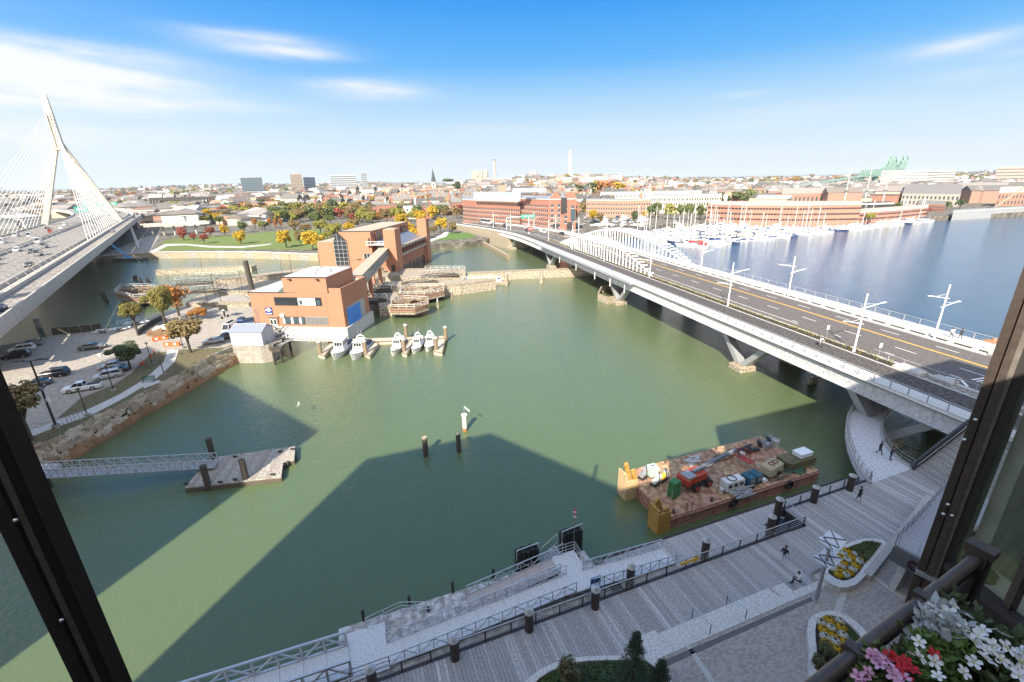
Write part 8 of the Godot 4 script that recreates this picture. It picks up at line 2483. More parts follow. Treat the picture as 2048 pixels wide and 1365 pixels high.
func marina() -> void:
	rng.seed=61
	var cols:=[[P(0.74,0.74,0.72,0.3),"white"],[P(0.04,0.06,0.14,0.3),"dark blue"],[P(0.66,0.62,0.52,0.35),"cream"]]
	var protos:=[]
	for k in ["sail","cruiser","runabout"]:
		for c in cols:
			var t:=yacht(k,c[0])
			t.set_meta("label","%s %s moored among the boats of the yacht harbour"%[c[1],{"sail": "sailing yacht with bare mast","cruiser": "motor cruiser with flybridge","runabout": "motor boat with small cabin"}[k]])
			t.set_meta("group","boats in the yacht harbour")
			protos.append([t,false])
	var ring:=poly([[1262,474],[1300,484],[1345,493],[1400,497],[1480,490],[1560,483],[1640,472],[1700,465],[1800,453],[1930,447],[2047,442],[2047,434],[1850,442],[1690,451],[1500,452],[1350,455],[1290,461]],0.0)
	var u:=(G(1800,453,0.0) - G(1480,490,0.0)).normalized()
	var v:=V(u.z,0,-u.x)
	var o:=G(1400,497,0.0)
	var ang:=atan2(-v.z,v.x)
	var dockm:=W(0.42,0.38,0.32,0.9,"soft",3.0)
	var n:=0
	for r in 9:
		var b:=6.0+r*15.5
		var runs:=[]
		var a:=-60.0
		while a<520:
			var q:=o+u*a+v*b
			if Geometry2D.is_point_in_polygon(v2(q),ring):
				runs.append(a)
				if rng.randf()<0.93 and n<290:
					var k:=rng.randi()%9
					if k%3 and rng.randf()<0.6: k-=k%3
					var pr: Array=protos[k]
					var t: Node3D=pr[0]
					if pr[1]: t=dup(pr[0],Vector3.ZERO)
					pr[1]=true
					t.position=q+v*rng.randf_range(-1.0,1.0)
					t.rotation.y=ang+PI*(r%2)+rng.randf_range(-0.06,0.06)
					var s:=rng.randf_range(0.8,1.2)
					t.scale=V(s,s,s)
					n+=1
			a+=rng.randf_range(4.6,6.6)
		if runs.size()>2:
			var w:=thing("marina_pontoon","long pale pontoon between rows of moored boats","pontoon",Vector3.ZERO,0,"marina pontoons")
			part("deck",mb().beam(o+u*runs[0]+v*(b+7.7)+V(0,0.5,0),o+u*runs[-1]+v*(b+7.7)+V(0,0.5,0),1.8,0.4),dockm,w)
			for i in 8: part("pile",mb().cyl(o+u*lerpf(runs[0],runs[-1],i/7.0)+v*(b+8.8)+V(0,-1,0),o+u*lerpf(runs[0],runs[-1],i/7.0)+v*(b+8.8)+V(0,3.2,0),0.25,0.25,6),X.wood,w)
	for pr in protos:
		if not pr[1]: pr[0].queue_free()
	# red sailed catamaran in front and boats laid up ashore
	var ct:=yacht("sail",cols[0][0])
	ct.name=numbered("catamaran")
	tag(ct,"white catamaran with a furled red sail at the front of the yacht harbour","boat")
	ct.position=G(1382,494,0.0); ct.rotation.y=2.6; ct.scale=V(1.5,1.1,1.8)
	part("furled_sail",mb().beam(V(0.9,2.7,0),V(-4.2,2.9,0),0.7,0.8),P(0.45,0.03,0.03),ct)
	part("sail_cover",mb().bev(V(-4.0,1.8,0),V(2.6,0.9,1.6),0.2),P(0.4,0.03,0.03),ct)
	for i in 12:
		var t:=yacht("cruiser" if i%2 else "runabout",cols[0][0])
		tag(t,"white boat laid up ashore between the harbour and the brick warehouse","boat","boats laid up ashore")
		t.position=G(1190+(i%6)*19+rng.randf_range(-3,3),455 - (i/6)*11+rng.randf_range(-2,2),3.2)+V(0,0.8,0)
		t.rotation.y=rng.randf()*6
	for i in 16:
		var c: Array=[[0.5,0.5,0.5,"white"],[0.03,0.03,0.03,"black"],[0.25,0.25,0.26,"grey"],[0.05,0.07,0.15,"blue"]][i%4]
		var t:=vehicle(["sedan","suv","van"][i%3],c[0],c[1],c[2])
		tag(t,"%s %s parked between the brick warehouse and the yacht harbour"%[c[3],t.get_meta("category")],t.get_meta("category"),"cars by the yacht harbour")
		t.position=G(1160+rng.randf_range(0,120),rng.randf_range(430,447),3.25); t.rotation.y=rng.randf()*6
	# traffic at the far end of the road bridge
	var k:=0
	for q in [[250,72.5,"suv",0.02,0.02,0.025,"black"],[262,76.5,"sedan",0.55,0.55,0.55,"white"],[275,81.0,"suv",0.6,0.6,0.6,"white"],[225,81.5,"sedan",0.03,0.03,0.035,"dark"],[285,73,"sedan",0.03,0.03,0.03,"black"],[296,77,"suv",0.04,0.04,0.05,"dark grey"],[305,73,"suv",0.02,0.02,0.02,"black"],[315,77,"van",0.6,0.6,0.6,"white"],[300,81,"sedan",0.5,0.5,0.5,"silver"],[325,73,"sedan",0.1,0.1,0.1,"grey"],[238,76.4,"van",0.65,0.65,0.64,"white"],[333,80,"bus",0.6,0.6,0.58,"white"]]:
		var t:=vehicle(q[2],q[3],q[4],q[5])
		tag(t,"%s %s in the traffic at the far end of the road bridge"%[q[6],t.get_meta("category")],t.get_meta("category"),"traffic on the road bridge")
		t.position=bs(q[0],q[1],0.01)
		var d:=bs(q[0]+2,q[1]) - bs(q[0],q[1])
		t.rotation.y=atan2(-d.z,d.x)+(PI if q[1]<78 else 0.0)
		k+=1
# ---------------------------------------------------------------- houses on the hill and the far town
func far_town() -> void:
	rng.seed=71
	var kinds:=[["red brick row house with flat dark roof",W(0.34,0.16,0.115,0.9,"soft",5.0),0],["white painted house with flat roof",P(0.62,0.61,0.58),0],["tan house with pitched grey roof",W(0.45,0.37,0.28,0.9,"soft",5.0),1],["brown brick house with pitched dark roof",W(0.28,0.15,0.11,0.9,"soft",5.0),1],["pale grey house with pitched roof",P(0.46,0.46,0.45),1],["orange brick block with flat pale roof",W(0.46,0.24,0.16,0.9,"soft",5.0),2]]
	var roofs:=[W(0.1,0.1,0.1,0.9,"soft",6.0),W(0.2,0.19,0.185,0.9,"soft",6.0),W(0.5,0.49,0.47,0.9,"soft",6.0)]
	var wall:=mb().prism(PackedVector2Array([Vector2(-0.5,-0.5),Vector2(0.5,-0.5),Vector2(0.5,0.5),Vector2(-0.5,0.5)]),-0.6,1.0).mesh()
	var flat:=mb().box(V(0,1.01,0),V(1.04,0.05,1.04)).mesh()
	var pm:=mb()
	var e:=[V(-0.53,1,0.53),V(0.53,1,0.53),V(0.53,1,-0.53),V(-0.53,1,-0.53)]
	pm.quad(e[0],e[1],V(0.53,1.4,0),V(-0.53,1.4,0)); pm.quad(e[2],e[3],V(-0.53,1.4,0),V(0.53,1.4,0))
	pm.tri(e[1],e[2],V(0.53,1.4,0)); pm.tri(e[3],e[0],V(-0.53,1.4,0))
	var pitch:=pm.mesh()
	var chim:=mb().box(V(0.3,1.3,0.1),V(0.1,0.5,0.12)).mesh()
	var win:=mb().box(Vector3.ZERO,V(0.11,0.16,0.03)).mesh()
	var wins:=[]
	for x in [-0.33,0.0,0.33]:
		for y in [0.3,0.66]: wins.append(V(x,y,0.51))
	var made:=0
	var small:=[]
	var grid:=0
	var z:=-455.0
	while z>-2500:
		var step:=24.0 if z>-1300 else 44.0
		var half:=-z*1.15
		var x:=-half
		while x<half:
			x+=rng.randf_range(0.55,1.5)*step
			var zz:=z+rng.randf_range(-8,8)
			var sx:=x/-zz
			# keep clear of the motorway, the harbour buildings and the water
			if sx<-0.62 and zz>-900: continue
			if sx>0.33 and zz>-640: continue
			if sx>-0.11 and sx<0.12 and zz>-470: continue
			if sx<-0.3 and zz>-560: continue
			if pow((x - 150)/90,2)+pow((zz+1120)/90,2)<1: continue
			if rng.randf()<(0.22 if sx>-0.35 else 0.45): continue
			var k: int=[0,0,0,3,3,2,2,1,4,5][rng.randi()%10]
			var w:=rng.randf_range(10,20)*(1.0 if k!=5 else 1.6)
			var d:=rng.randf_range(9,13)
			var h:=rng.randf_range(8,13)
			var g:=maxf(hill(x,zz),3.0)
			var turn: float=[0.35,-0.2,1.2,0.7][int(absf(x)/160)%4]+rng.randf_range(-0.05,0.05)
			if made<285 and sx>-0.45 and sx<0.45 and zz>-1000:
				made+=1
				var t:=thing("house","%s on the town hillside"%kinds[k][0],"house",V(x,g,zz),turn,"houses on the town hillside")
				var wl:=part("wall",wall,kinds[k][1],t)
				wl.scale=V(w,h,d)
				var rf:=part("roof",flat if kinds[k][2]!=1 else pitch,roofs[rng.randi()%2 if kinds[k][2]!=2 else 2],t)
				rf.scale=V(w,h,d)
				part("chimney",chim,kinds[k][1],t).scale=V(w,h,d)
				if zz>-760:
					for q in wins:
						var o:=part("window",win,X.glass,t)
						o.position=q*V(w,h,d); o.scale=V(w,h,d*0.3)
			else:
				small.append([Transform3D(Basis(Vector3.UP,turn).scaled_local(V(w*1.15,h*rng.randf_range(0.8,1.2),d*1.2)),V(x,g,zz)),k])
		z-=step*0.9
	# beyond: sparser and larger blocks out to the hills
	for i in 1900:
		var zz:=-rng.randf_range(1500,5600)
		var x:=rng.randf_range(-1.2,1.2)*-zz
		small.append([Transform3D(Basis(Vector3.UP,rng.randf()*3).scaled_local(V(rng.randf_range(14,60),rng.randf_range(8,18),rng.randf_range(14,40))),V(x,maxf(hill(x,zz),1.0),zz)),[0,0,3,2,4,5,1][rng.randi()%7]])
	for i in 420:
		var zz:=-rng.randf_range(420,900)
		var x:=rng.randf_range(-1.1,-0.5)*-zz
		if Geometry2D.is_point_in_polygon(Vector2(x,zz),PackedVector2Array([v2(zb(400,-95)),v2(zb(400,-20)),v2(zb(780,-20)),v2(zb(780,-95))])): continue
		small.append([Transform3D(Basis(Vector3.UP,rng.randf()*3).scaled_local(V(rng.randf_range(10,40),rng.randf_range(4,11),rng.randf_range(10,30))),V(x,3.0,zz)),rng.randi()%6])
	for i in 420:
		var zz:=-rng.randf_range(520,1500)
		var x:=rng.randf_range(0.34,1.15)*-zz
		small.append([Transform3D(Basis(Vector3.UP,rng.randf()*3).scaled_local(V(rng.randf_range(14,50),rng.randf_range(7,14),rng.randf_range(10,24))),V(x,3.0,zz)),rng.randi()%6])
	var tints:=[Color(0.34,0.17,0.12),Color(0.6,0.59,0.56),Color(0.45,0.37,0.29),Color(0.28,0.17,0.13),Color(0.5,0.49,0.47),Color(0.46,0.27,0.19)]
	for r in 3:
		var mm:=MultiMesh.new()
		mm.transform_format=MultiMesh.TRANSFORM_3D
		mm.use_colors=true
		mm.mesh=[wall,flat,pitch][r]
		var list:=small.filter(func(s): return r==0 or (kinds[s[1]][2]==1)==(r==2))
		mm.instance_count=list.size()
		for i in list.size():
			mm.set_instance_transform(i,list[i][0])
			var c: Color=tints[list[i][1]]
			if r: c=[Color(0.12,0.115,0.11),Color(0.22,0.2,0.19),Color(0.42,0.4,0.37),Color(0.15,0.13,0.12)][(i*7)%4]
			mm.set_instance_color(i,c)
		var o:=MultiMeshInstance3D.new()
		o.name=["far_houses","far_flat_roofs","far_pitched_roofs"][r]
		o.multimesh=mm
		var mt:=StandardMaterial3D.new()
		mt.vertex_color_use_as_albedo=true; mt.roughness=0.9
		o.material_override=mt
		add_child(o)
		tag(o,["walls of the distant houses spreading to the horizon","flat roofs of the distant houses","pitched roofs of the distant houses"][r],"houses")
		o.set_meta("kind","stuff")
# ---------------------------------------------------------------- trees
func trees() -> void:
	rng.seed=81
	var C:={"y": leafmat(0.46,0.31,0.015),"g": leafmat(0.1,0.125,0.035),"r": leafmat(0.26,0.07,0.04),"o": leafmat(0.36,0.16,0.035),"l": leafmat(0.24,0.23,0.04),"b": leafmat(0.2,0.145,0.06),"d": leafmat(0.065,0.09,0.035)}
	var nm:={"y": "bright yellow","g": "green","r": "red","o": "orange","l": "yellow green","b": "brownish","d": "dark green"}
	# near trees of the parking lot: base pixel, top pixel row, half width in pixels
	var near:=[[273,661,598,29,"l","round","yellow green tree beside the boat trailers"],[331,650,570,33,"l","round","full round yellow green tree behind the black low wall"],[358,632,565,30,"o","round","thin orange tree behind the round yellow green one"],[381,706,626,46,"b","spread","wide dark tree with forked trunk at the start of the path"],[261,738,681,37,"d","round","bushy dark green tree at the edge of the lot"],[62,882,745,55,"b","round","sparse brown green tree at the bicycle hoops"],[397,640,615,22,"o","spread","low orange shrub tree in front of the lock wall"]]
	for q in near:
		var p:=G(q[0],q[1],3.6)
		var dd:=(p - EYE).dot(-cb.z)
		var sc:=dd/FPX
		var h: float=(q[1] - q[2])*sc*1.04
		tree("lot_tree",q[6],p,h,q[3]*sc,0.3 if q[5]=="round" else 0.25,C[q[4]] if q[4]!="l" else leafmat(0.19,0.17,0.04),q[5],2 if q[4]!="b" else 1)
	# park trees: base pixel, height and half width in pixels, colour, kind
	var park:=[[482,489,30,14,"y"],[573,496,38,20,"y"],[626,502,42,27,"y"],[600,486,26,13,"b"],[451,473,24,10,"y"],[368,481,28,12,"r"],[388,484,20,9,"r"],[409,488,24,13,"r"],[422,475,24,12,"r"],[487,466,26,11,"g"],[530,463,24,11,"g"],[511,459,26,7,"o"],[540,457,24,5,"o"],[552,458,22,4.5,"o"],[563,457,22,4.5,"o"],[524,460,20,8,"l"],[642,470,34,22,"l"],[669,474,30,20,"l"],[700,470,28,18,"y"],[655,480,20,16,"l"],[612,470,26,16,"b"],[590,462,24,14,"b"],
		[350,446,26,18,"g"],[385,446,30,22,"g"],[415,444,28,18,"g"],[372,432,20,18,"o"],[335,443,22,14,"l"],[440,452,22,14,"g"],[455,445,26,16,"b"],[478,442,28,17,"l"],[470,433,22,14,"l"],[495,439,20,14,"r"],[518,436,30,18,"b"],[546,440,28,16,"g"],[572,440,30,18,"g"],[600,444,30,18,"b"],[622,440,28,16,"g"],[640,436,26,14,"l"],[655,440,26,16,"g"],[680,438,24,14,"r"],[698,434,24,14,"r"],[585,428,22,15,"r"],[610,424,18,14,"g"],[437,412,16,6,"l"],[450,412,14,6,"o"],[475,414,14,7,"g"],
		[720,446,26,16,"l"],[745,448,26,16,"l"],[775,446,30,16,"b"],[807,452,26,18,"y"],[845,458,32,16,"y"],[881,466,32,16,"y"],[905,468,26,12,"b"],[831,490,36,18,"y"],[852,478,30,15,"b"],[868,472,24,12,"b"],[820,470,26,14,"y"],[708,458,24,16,"b"],[760,434,24,14,"o"],[790,432,22,12,"r"],[822,430,24,12,"d"],[835,428,22,12,"g"],[860,428,22,16,"l"],[880,430,22,14,"b"],[895,424,26,16,"y"],[912,424,34,16,"o"],[920,430,24,12,"r"],[905,412,24,20,"o"],[870,410,22,22,"o"],[840,412,22,18,"o"],[735,430,22,16,"g"],[720,420,20,14,"y"],
		[1185,447,32,12,"y"],[1200,446,22,10,"b"],[1150,452,40,8,"d"],[1145,430,24,12,"y"],[1160,416,22,14,"y"],[1270,446,26,10,"d"],[1310,436,34,14,"g"],[1340,440,34,14,"l"],[1360,440,36,12,"g"],[1378,442,40,14,"g"],[1400,440,32,12,"g"],[1290,440,22,10,"y"],[1300,437,28,12,"d"],[1420,430,30,10,"b"],[1440,418,34,9,"d"],[1485,440,34,9,"d"],[1470,408,26,18,"g"],[1500,410,34,16,"g"],[1495,404,28,14,"l"],[1540,408,22,12,"d"],[1582,398,20,22,"r"],[1640,394,16,12,"l"],[1665,396,18,14,"l"],[1690,396,18,14,"y"],[1720,444,22,12,"g"],[1740,446,24,12,"l"],[1795,418,14,10,"g"],[1838,420,20,8,"b"],[1855,428,14,8,"r"],[1893,420,18,10,"g"],[1920,418,22,10,"d"],[1940,392,14,16,"y"],[1965,392,16,18,"o"],[1985,390,16,14,"o"],[2010,392,18,14,"d"],[2035,390,20,16,"d"],
		[1075,374,22,20,"d"],[1098,374,24,22,"d"],[1120,373,18,16,"d"],[1150,372,18,18,"d"],[1180,370,18,16,"d"],[1185,384,22,20,"g"],[1150,392,26,22,"g"],[1210,388,26,22,"o"],[1180,396,28,22,"y"],[1235,386,22,18,"y"],[1250,398,16,12,"g"],[990,388,16,12,"g"],[915,384,22,10,"d"],[895,368,12,16,"g"],[1000,370,10,8,"g"]]
	for i in 95:
		var px:=rng.randf_range(335,915)
		var py:=rng.randf_range(424,452) if px<700 else rng.randf_range(420,446)
		park.append([px,py,rng.randf_range(18,30),rng.randf_range(11,17),"ggbbllodry"[rng.randi()%10]])
	for q in park:
		var p:=G(q[0],q[1],3.2)
		if q[1]<393: # on the hill: nearer than the flat ground would say
			var far:=1080.0 if q[1]<376 else 820.0
			p=at(q[0],q[1],far)
		var dd:=(p - EYE).dot(-cb.z)
		var sc:=dd/FPX
		var col: String=q[4]
		var kind:="column" if q[3]<8 and q[1]>440 and q[1]<470 else ("spread" if col=="y" and q[3]>17 else "round")
		tree("autumn_tree" if col in ["y","r","o"] else "tree","%s tree %s"%[nm[col],"on the lawn of the riverside park" if q[1]>455 and q[0]<700 else ("beyond the yacht harbour" if q[0]>1130 and q[1]>393 else ("on the hill below the obelisk" if q[1]<=393 else "behind the riverside park"))],p,maxf(q[2]*sc,3.0),q[3]*sc,0.18,C[col],kind,1 if q[1]>440 else 0,"trees across the water")
	# the rest of the town's trees, one mass
	var cl:=["g","b","l","o","d","y","r"]
	var sets:={}
	for c in cl: sets[c]=[]
	for i in 7600:
		var zz:=-rng.randf_range(480,1500) if i<4200 else -rng.randf_range(1200,5800)
		var x:=rng.randf_range(-1.15,1.15)*-zz
		if x/-zz>0.3 and zz>-620: continue
		if x/-zz<-0.6 and zz>-700: continue
		var c: String=cl[mini(6,int(pow(rng.randf(),1.5)*7))]
		var s:=rng.randf_range(4.5,9.0)*(1.0 if zz>-1500 else 1.9)
		sets[c].append(Transform3D(Basis(Vector3.UP,rng.randf()*6).scaled_local(V(s,s*rng.randf_range(0.8,1.1),s)),V(x,maxf(hill(x,zz),2.0)+s*0.8,zz)))
	for c in cl:
		var mm:=MultiMesh.new()
		mm.transform_format=MultiMesh.TRANSFORM_3D
		mm.mesh=crown("round0",700,0.2,1+cl.find(c)%3)
		mm.instance_count=sets[c].size()
		for i in sets[c].size(): mm.set_instance_transform(i,sets[c][i])
		var o:=MultiMeshInstance3D.new()
		o.name="far_trees" if not taken.has("far_trees") else "x"
		o.name=numbered("far_trees")
		o.multimesh=mm; o.material_override=C[c] if c!="y" else leafmat(0.3,0.21,0.03)
		add_child(o)
		tag(o,"%s trees scattered among the distant houses"%nm[c],"trees")
		o.set_meta("kind","stuff")
# ---------------------------------------------------------------- balcony and the bays beside it
func pol(az: float,r: float,y: float) -> Vector3: return V(sin(deg_to_rad(az))*r,y,-cos(deg_to_rad(az))*r)
func fin(t: Node3D,nm: String,a0: float,a1: float,r: float,d: float,y0: float,y1: float,mt: Material) -> MeshInstance3D:
	var m:=(a0+a1)/2
	var w:=r*deg_to_rad(absf(a1 - a0))
	return part(nm,mb().box(pol(m,r+d/2,(y0+y1)/2),V(w,y1 - y0,d),Basis(Vector3.UP,deg_to_rad(-m))),mt,t)
func balcony() -> void:
	var bronze:=W(0.032,0.026,0.024,0.45,"soft",0.7,0.3)
	var brown:=W(0.085,0.066,0.056,0.5,"soft",1.2,0.3)
	var t:=thing("facade_pier","dark bronze metal pier of the neighbouring bay rising past the balcony","pier")
	fin(t,"cover_plate",-50.35,-51.7,5.0,0.3,22,36,bronze)
	fin(t,"recessed_plate",-51.7,-52.5,5.06,0.24,22,36,W(0.024,0.02,0.019,0.5,"soft",0.7))
	fin(t,"channel",-52.5,-52.95,4.98,0.3,22,36,brown)
	fin(t,"gasket",-52.95,-53.25,5.08,0.2,22,36,X.dark)
	fin(t,"frame",-53.25,-54.3,5.04,0.2,22,36,bronze)
	for q in [[30,1041],[122,1241]]:
		var d:=ray(q[0],q[1])
		var k:=4.96/Vector2(d.x,d.z).length()
		part("rivet",mb().ell(EYE+d*k,V(0.018,0.018,0.018),5,8),X.chrome,t)
	# right bay
	t=thing("glazed_corner_bay","glazed corner bay with a brown metal pier seen beside the balcony","building")
	fin(t,"pier_cover",48.65,49.3,7.6,0.3,20,36,brown)
	fin(t,"pier_groove",49.3,49.4,7.66,0.3,20,36,X.dark)
	fin(t,"pier_cover",49.4,49.95,7.58,0.3,20,36,W(0.1,0.08,0.07,0.5,"soft",1.2,0.3))
	fin(t,"pier_strip",49.95,50.3,7.62,0.3,20,36,W(0.17,0.155,0.14,0.6,"soft",1.2))
	fin(t,"pier_recess",50.3,51.45,7.66,0.3,20,36,X.dark)
	fin(t,"pier_joint",48.6,50.3,7.56,0.1,29.62,29.68,X.galv)
	for q in [[1897,1010],[1888,1029],[1905,1032],[1930,880],[1952,840]]:
		var d:=ray(q[0],q[1])
		part("rivet",mb().ell(EYE+d*(7.54/Vector2(d.x,d.z).length()),V(0.025,0.025,0.025),5,8),X.chrome,t)
	var g:=StandardMaterial3D.new()
	g.albedo_color=Color(0.3,0.38,0.26,0.1); g.roughness=0.03; g.transparency=BaseMaterial3D.TRANSPARENCY_ALPHA
	var W0:=V(5.95,0,-4.82)
	var W1:=V(6.0,0,-4.12)
	var W2:=V(6.1,0,-2.8)
	part("glass_pane",mb().beam(W0+V(0,32.9,0),W1+V(0,32.9,0),0.02,5.8),g,t)
	part("glass_pane",mb().beam(W1+V(0,32.9,0),W2+V(0,32.9,0),0.02,5.8),g,t)
	part("mullion",mb().box(W1+V(-0.02,32.9,0),V(0.1,5.8,0.08)),brown,t)
	part("sill_panel",mb().beam(W0+V(0,28.5,0),W2+V(0,28.5,0),0.12,2.9),bronze,t)
	part("sill_frame",mb().beam(W0+V(-0.05,29.95,0),W2+V(-0.05,29.95,0),0.14,0.1),X.dark,t)
	part("inner_sill",mb().beam(W0+V(0.35,29.78,0),W2+V(0.35,29.78,0),0.6,0.08),P(0.5,0.52,0.48),t)
	var wl:=W(0.42,0.44,0.36,0.9,"soft",5.0)
	var fw:=func(k: float,y: float) -> Vector3: return W0+WU*k+V(0.12,y,0.1)
	var pg:=PackedVector2Array([v2(W0+V(0.1,0,0.1)),v2(fw.call(6.0,0)),v2(fw.call(6.0,0) - WV*4),v2(W2+V(0.1,0,0))])
	part("floor",mb().prism(pg,29.0,29.2),W(0.36,0.32,0.25,0.7,"soft",1.0),t)
	part("ceiling",mb().prism(pg,35.7,35.9),wl,t)
	part("inner_pier",mb().beam(fw.call(0.05,32.4),fw.call(1.15,32.4),0.16,6.6),wl,t)
	part("window_bench",mb().beam(fw.call(1.15,29.95),fw.call(6.0,29.95),0.4,0.14),P(0.6,0.62,0.6),t)
	part("apron_wall",mb().beam(fw.call(1.15,29.5),fw.call(6.0,29.5),0.12,0.76),wl,t)
	part("front_glass",mb().beam(fw.call(1.15,32.9),fw.call(6.0,32.9),0.02,5.6),g,t)
	for k in [1.2,3.4,5.9]: part("window_frame",mb().beam(fw.call(k,32.9),fw.call(k+0.12,32.9),0.12,5.6),P(0.5,0.52,0.5),t)
	part("inner_wall",mb().beam(fw.call(6.0,32.4),fw.call(6.0,32.4) - WV*4,0.16,6.6),wl,t)
	# bronze figure and jug inside
	var s0:=ray(1958,1090)
	var so:=EYE+s0*(7.7/s0.x)
	var bz:=P(0.06,0.042,0.03,0.35,0.7)
	var f:=thing("bronze_figure","bronze figure leaping with one arm stretched out behind the window","sculpture",so,0.6)
	var m:=mb()
	var B:=Color(1,1,1)
	skin(m,[[V(0,0.3,0),V(-0.05,0.42,0),0.035,0.045,B],[V(-0.05,0.42,0),V(0.08,0.52,0),0.05,0.06,B],[V(0.02,0.45,0),V(0.12,0.62,0.02),0.05,0.045,B],[V(0.1,0.56,0),V(0.3,0.72,0),0.08,0.095,B],[V(0.3,0.72,0),V(0.4,0.84,0),0.06,0.04,B],[V(0.4,0.85,0),V(0.44,0.88,0),0.075,0.065,B],[V(0.33,0.76,0),V(0.52,0.74,0.02),0.05,0.035,B],[V(0.52,0.74,0.02),V(0.72,0.86,0.02),0.034,0.022,B],[V(0.28,0.74,0),V(0.16,0.8,0.05),0.045,0.03,B],[V(0.38,0.9,0),V(0.3,0.94,0),0.04,0.02,B]],0.022,0.04)
	part("body",m,bz,f)
	part("base",mb().bev(V(0,0.14,0),V(0.24,0.34,0.22),0.05),bz,f)
	s0=ray(1958,1186)
	var j:=thing("jug","patterned metal jug standing on the inner window sill","jug",EYE+s0*(6.33/s0.x),2.4)
	m=mb()
	var pr:=[[0.0,0.12],[0.04,0.135],[0.18,0.13],[0.3,0.105],[0.36,0.11]]
	for i in 4: m.cyl(V(0,pr[i][0],0),V(0,pr[i+1][0],0),pr[i][1],pr[i+1][1],16,i==0)
	part("body",m,W(0.25,0.21,0.12,0.4,"hard",0.25,0.5),j)
	part("handle",mb().path([V(0.1,0.32,0),V(0.2,0.3,0),V(0.21,0.16,0),V(0.13,0.1,0)],0.015),bz,j)
	for y in [0.06,0.2,0.34]: part("band",mb().cyl(V(0,y,0),V(0,y+0.015,0),0.138 - y*0.06,0.138 - y*0.06,16),bz,j)
	# railing
	var Y:=33.0
	var u:=V(0.895,0,-0.446)
	var r0:=G(1806,1235,Y) - u*1.7
	var r1:=r0+u*(G(1945,1118,Y) - r0).dot(u)
	var outw:=V(u.z,0,-u.x)
	t=thing("balcony_railing","dark bronze tubular balcony railing with glass panels","railing")
	part("top_rail",mb().cyl(r0,r1,0.03,0.03,14),brown,t)
	part("second_rail",mb().beam(r0+V(0,-0.08,0),r1+V(0,-0.08,0),0.022,0.04),bronze,t)
	var pn:=g.duplicate()
	pn.albedo_color=Color(0.9,0.95,0.92,0.03); pn.metallic_specular=0.22
	part("glass_panel",mb().beam(r0+V(0,-0.55,0),r1+V(0,-0.55,0),0.012,0.8),pn,t)
	for q in [[1700,1302],[1838,1197],[1945,1113]]:
		var p:=r0+u*(G(q[0],q[1],Y) - r0).dot(u)
		var o:=part("post",mb().beam(p+V(0,0.02,0),p+V(0,-1.1,0),0.055,0.05,u),bronze,t)
		part("collar",mb().box(p+V(0,0.0,0),V(0.05,0.08,0.085),Basis(Vector3.UP,atan2(-u.z,u.x))),brown,o)
	var e:=r1+u*0.05
	part("end_post",mb().beam(e+V(0,0.06,0),e+V(0,-1.1,0),0.1,0.065,u),bronze,t)
	part("end_cap",mb().box(e+V(0,0.05,0),V(0.085,0.05,0.12),Basis(Vector3.UP,atan2(-u.z,u.x))),brown,t)
	var gr:=W(0.42,0.27,0.23,0.6,"grain",0.25)
	t=thing("granite_ledge","reddish brown granite ledge outside the balcony railing","ledge")
	var l1:=G(1870,1160,32.5)
	var l0:=l1 - u*3.0
	for i in 3: part("ledge_stone",mb().bev(l0.lerp(l1,(i+0.5)/3)+V(0,-0.1,0) - outw*0.1,V(l0.distance_to(l1)/3 - 0.004,0.2,0.2),0.012,Basis(u,Vector3.UP,-outw)),gr,t)
	struct("balcony_floor",mb().box(r0.lerp(r1,0.5)*V(1,0,1) - outw*1.95+u*0.9+V(0,31.4,0),V(5.0,0.3,2.0),Basis(u,Vector3.UP,-outw)),W(0.2,0.15,0.13,0.8,"soft",1.0))
	t=thing("planter_trough","dark trough full of flowering plants inside the balcony railing","planter")
	var tc:=r1 - outw*0.45+u*0.2+V(0,-0.35,0)
	part("trough",mb().box(tc+V(0,-0.22,0),V(3.2,0.4,0.5),Basis(u,Vector3.UP,-outw)),bronze,t)
	part("soil",mb().box(tc,V(3.1,0.06,0.42),Basis(u,Vector3.UP,-outw)),X.soil,t)
	# plants: leaves as one mass, each flower a part
	rng.seed=91
	var petal:=mb()
	for k in 5:
		var a:=TAU*k/5
		var pts:=[]
		for i in 5:
			var b:=a+(i - 2)*0.28
			var rr: float=[0.6,0.95,1.0,0.95,0.6][i]
			pts.append(V(cos(b)*rr,0.14+0.05*sin(i*2.1),sin(b)*rr))
		for i in 4: petal.tri(V(0,-0.1,0),pts[i+1],pts[i])
	var fm:=petal.mesh()
	var eye:=mb().ell(V(0,0.0,0),V(0.2,0.14,0.2),4,7).mesh()
	var sp:=func(px: float,py: float,y: float) -> Vector3: return G(px,py,y)
	var plant:=func(called: String,label: String,rgn: Array,n: int,col: Color,ll: float,fl: Array,fcol: Color,ecol: Color,fs: float,lift: float) -> void:
		var o:=thing(called,label,"plant")
		var lm:=mb()
		for i in n:
			var c: Array=rgn[rng.randi()%rgn.size()]
			var q: Vector3=sp.call(c[0]+rng.randfn()*c[2]*0.5,c[1]+rng.randfn()*c[2]*0.42,33.0)+V(0,rng.randf_range(-0.14,lift),0)
			var d:=V(rng.randfn(),rng.randfn()*0.6+0.5,rng.randfn()).normalized()
			var x:=d.cross(V(rng.randfn(),rng.randfn(),rng.randfn())).normalized()
			var l:=ll*0.8*rng.randf_range(0.6,1.3)
			var tt:=rng.randf_range(0.6,1.25)
			lm.c=Color(tt,tt,tt*rng.randf_range(0.8,1.1))
			lm.quad(q,q+d*l*0.5+x*l*0.28,q+d*l,q+d*l*0.5 - x*l*0.28)
		part("foliage",lm,leafmat(col.r,col.g,col.b),o).set_meta("kind","stuff")
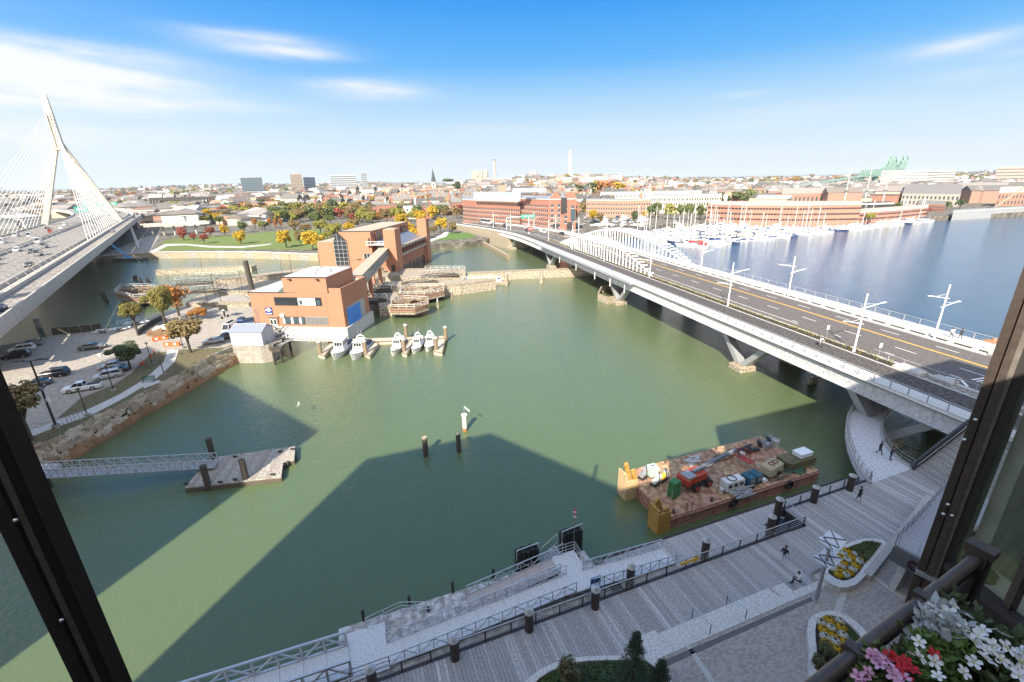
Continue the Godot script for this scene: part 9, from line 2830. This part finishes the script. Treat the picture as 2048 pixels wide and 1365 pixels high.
		for q in fl:
			var p: Vector3=sp.call(q[0],q[1],33.0+lift+0.03)
			var fl_:=part("flower",fm,leafmat(fcol.r,fcol.g,fcol.b),o)
			var s:=fs*0.9*rng.randf_range(0.75,1.2)
			fl_.basis=Basis.from_euler(V(rng.randf_range(0.1,0.9),rng.randf()*6,rng.randf_range(-0.5,0.5))).scaled(V(s,s,s))
			fl_.position=p
			part("flower_eye",eye,P(ecol.r,ecol.g,ecol.b),fl_)
	var wht:=Color(0.72,0.72,0.72)
	plant.call("dusty_miller","silver leaved plant in the middle of the balcony trough",[[1870,1255,34],[1890,1280,26]],1500,Color(0.4,0.43,0.43),0.07,[],wht,wht,0.03,0.08)
	plant.call("petunia_plant","white petunias beside the bay window behind the silver plant",[[1900,1235,34],[1930,1262,30],[1960,1280,34]],1500,Color(0.06,0.085,0.035),0.055,[[1861,1216],[1872,1229],[1890,1222],[1899,1227],[1905,1244],[1910,1215],[1925,1252],[1942,1278],[1958,1273],[1966,1262],[1975,1283],[1951,1287],[1985,1290],[1880,1240]],wht,Color(0.5,0.5,0.2),0.036,0.06)
	plant.call("petunia_plant","white petunias trailing at the end of the balcony trough",[[1990,1310,40],[2030,1330,40],[2000,1350,36],[2040,1290,26]],2200,Color(0.06,0.09,0.03),0.055,[[2007,1269],[1976,1260],[1985,1301],[1994,1305],[1973,1318],[1973,1301],[1948,1325],[2003,1320],[2015,1296],[2044,1303],[2040,1352],[2043,1324],[2026,1338]],wht,Color(0.5,0.5,0.2),0.036,0.05)
	plant.call("vinca_plant","bushy bright green plant with few white flowers in the balcony trough",[[1840,1310,34],[1870,1330,40],[1900,1320,30],[1830,1345,30]],2600,Color(0.09,0.15,0.03),0.05,[[1838,1284],[1840,1314],[1829,1311],[1870,1324],[1877,1353],[1928,1345]],wht,Color(0.5,0.4,0.2),0.034,0.08)
	plant.call("striped_petunia","pink and white petunias against the balcony glass",[[1745,1325,22],[1765,1345,24],[1725,1360,20]],900,Color(0.1,0.13,0.04),0.045,[[1748,1308],[1757,1318],[1766,1325],[1772,1322],[1780,1338],[1736,1344],[1730,1350],[1717,1354],[1795,1355],[1789,1352],[1805,1358],[1742,1312],[1760,1330],[1728,1362]],Color(0.62,0.36,0.5),Color(0.25,0.03,0.15),0.034,0.06)
	plant.call("geranium","red geraniums between the pink and white petunias",[[1800,1325,22],[1815,1345,20]],700,Color(0.07,0.1,0.03),0.045,[[1786,1312],[1791,1320],[1778,1312],[1804,1334],[1808,1327],[1814,1356],[1826,1340],[1800,1340],[1812,1322],[1868,1308]],Color(0.5,0.02,0.03),Color(0.3,0.02,0.02),0.028,0.06)
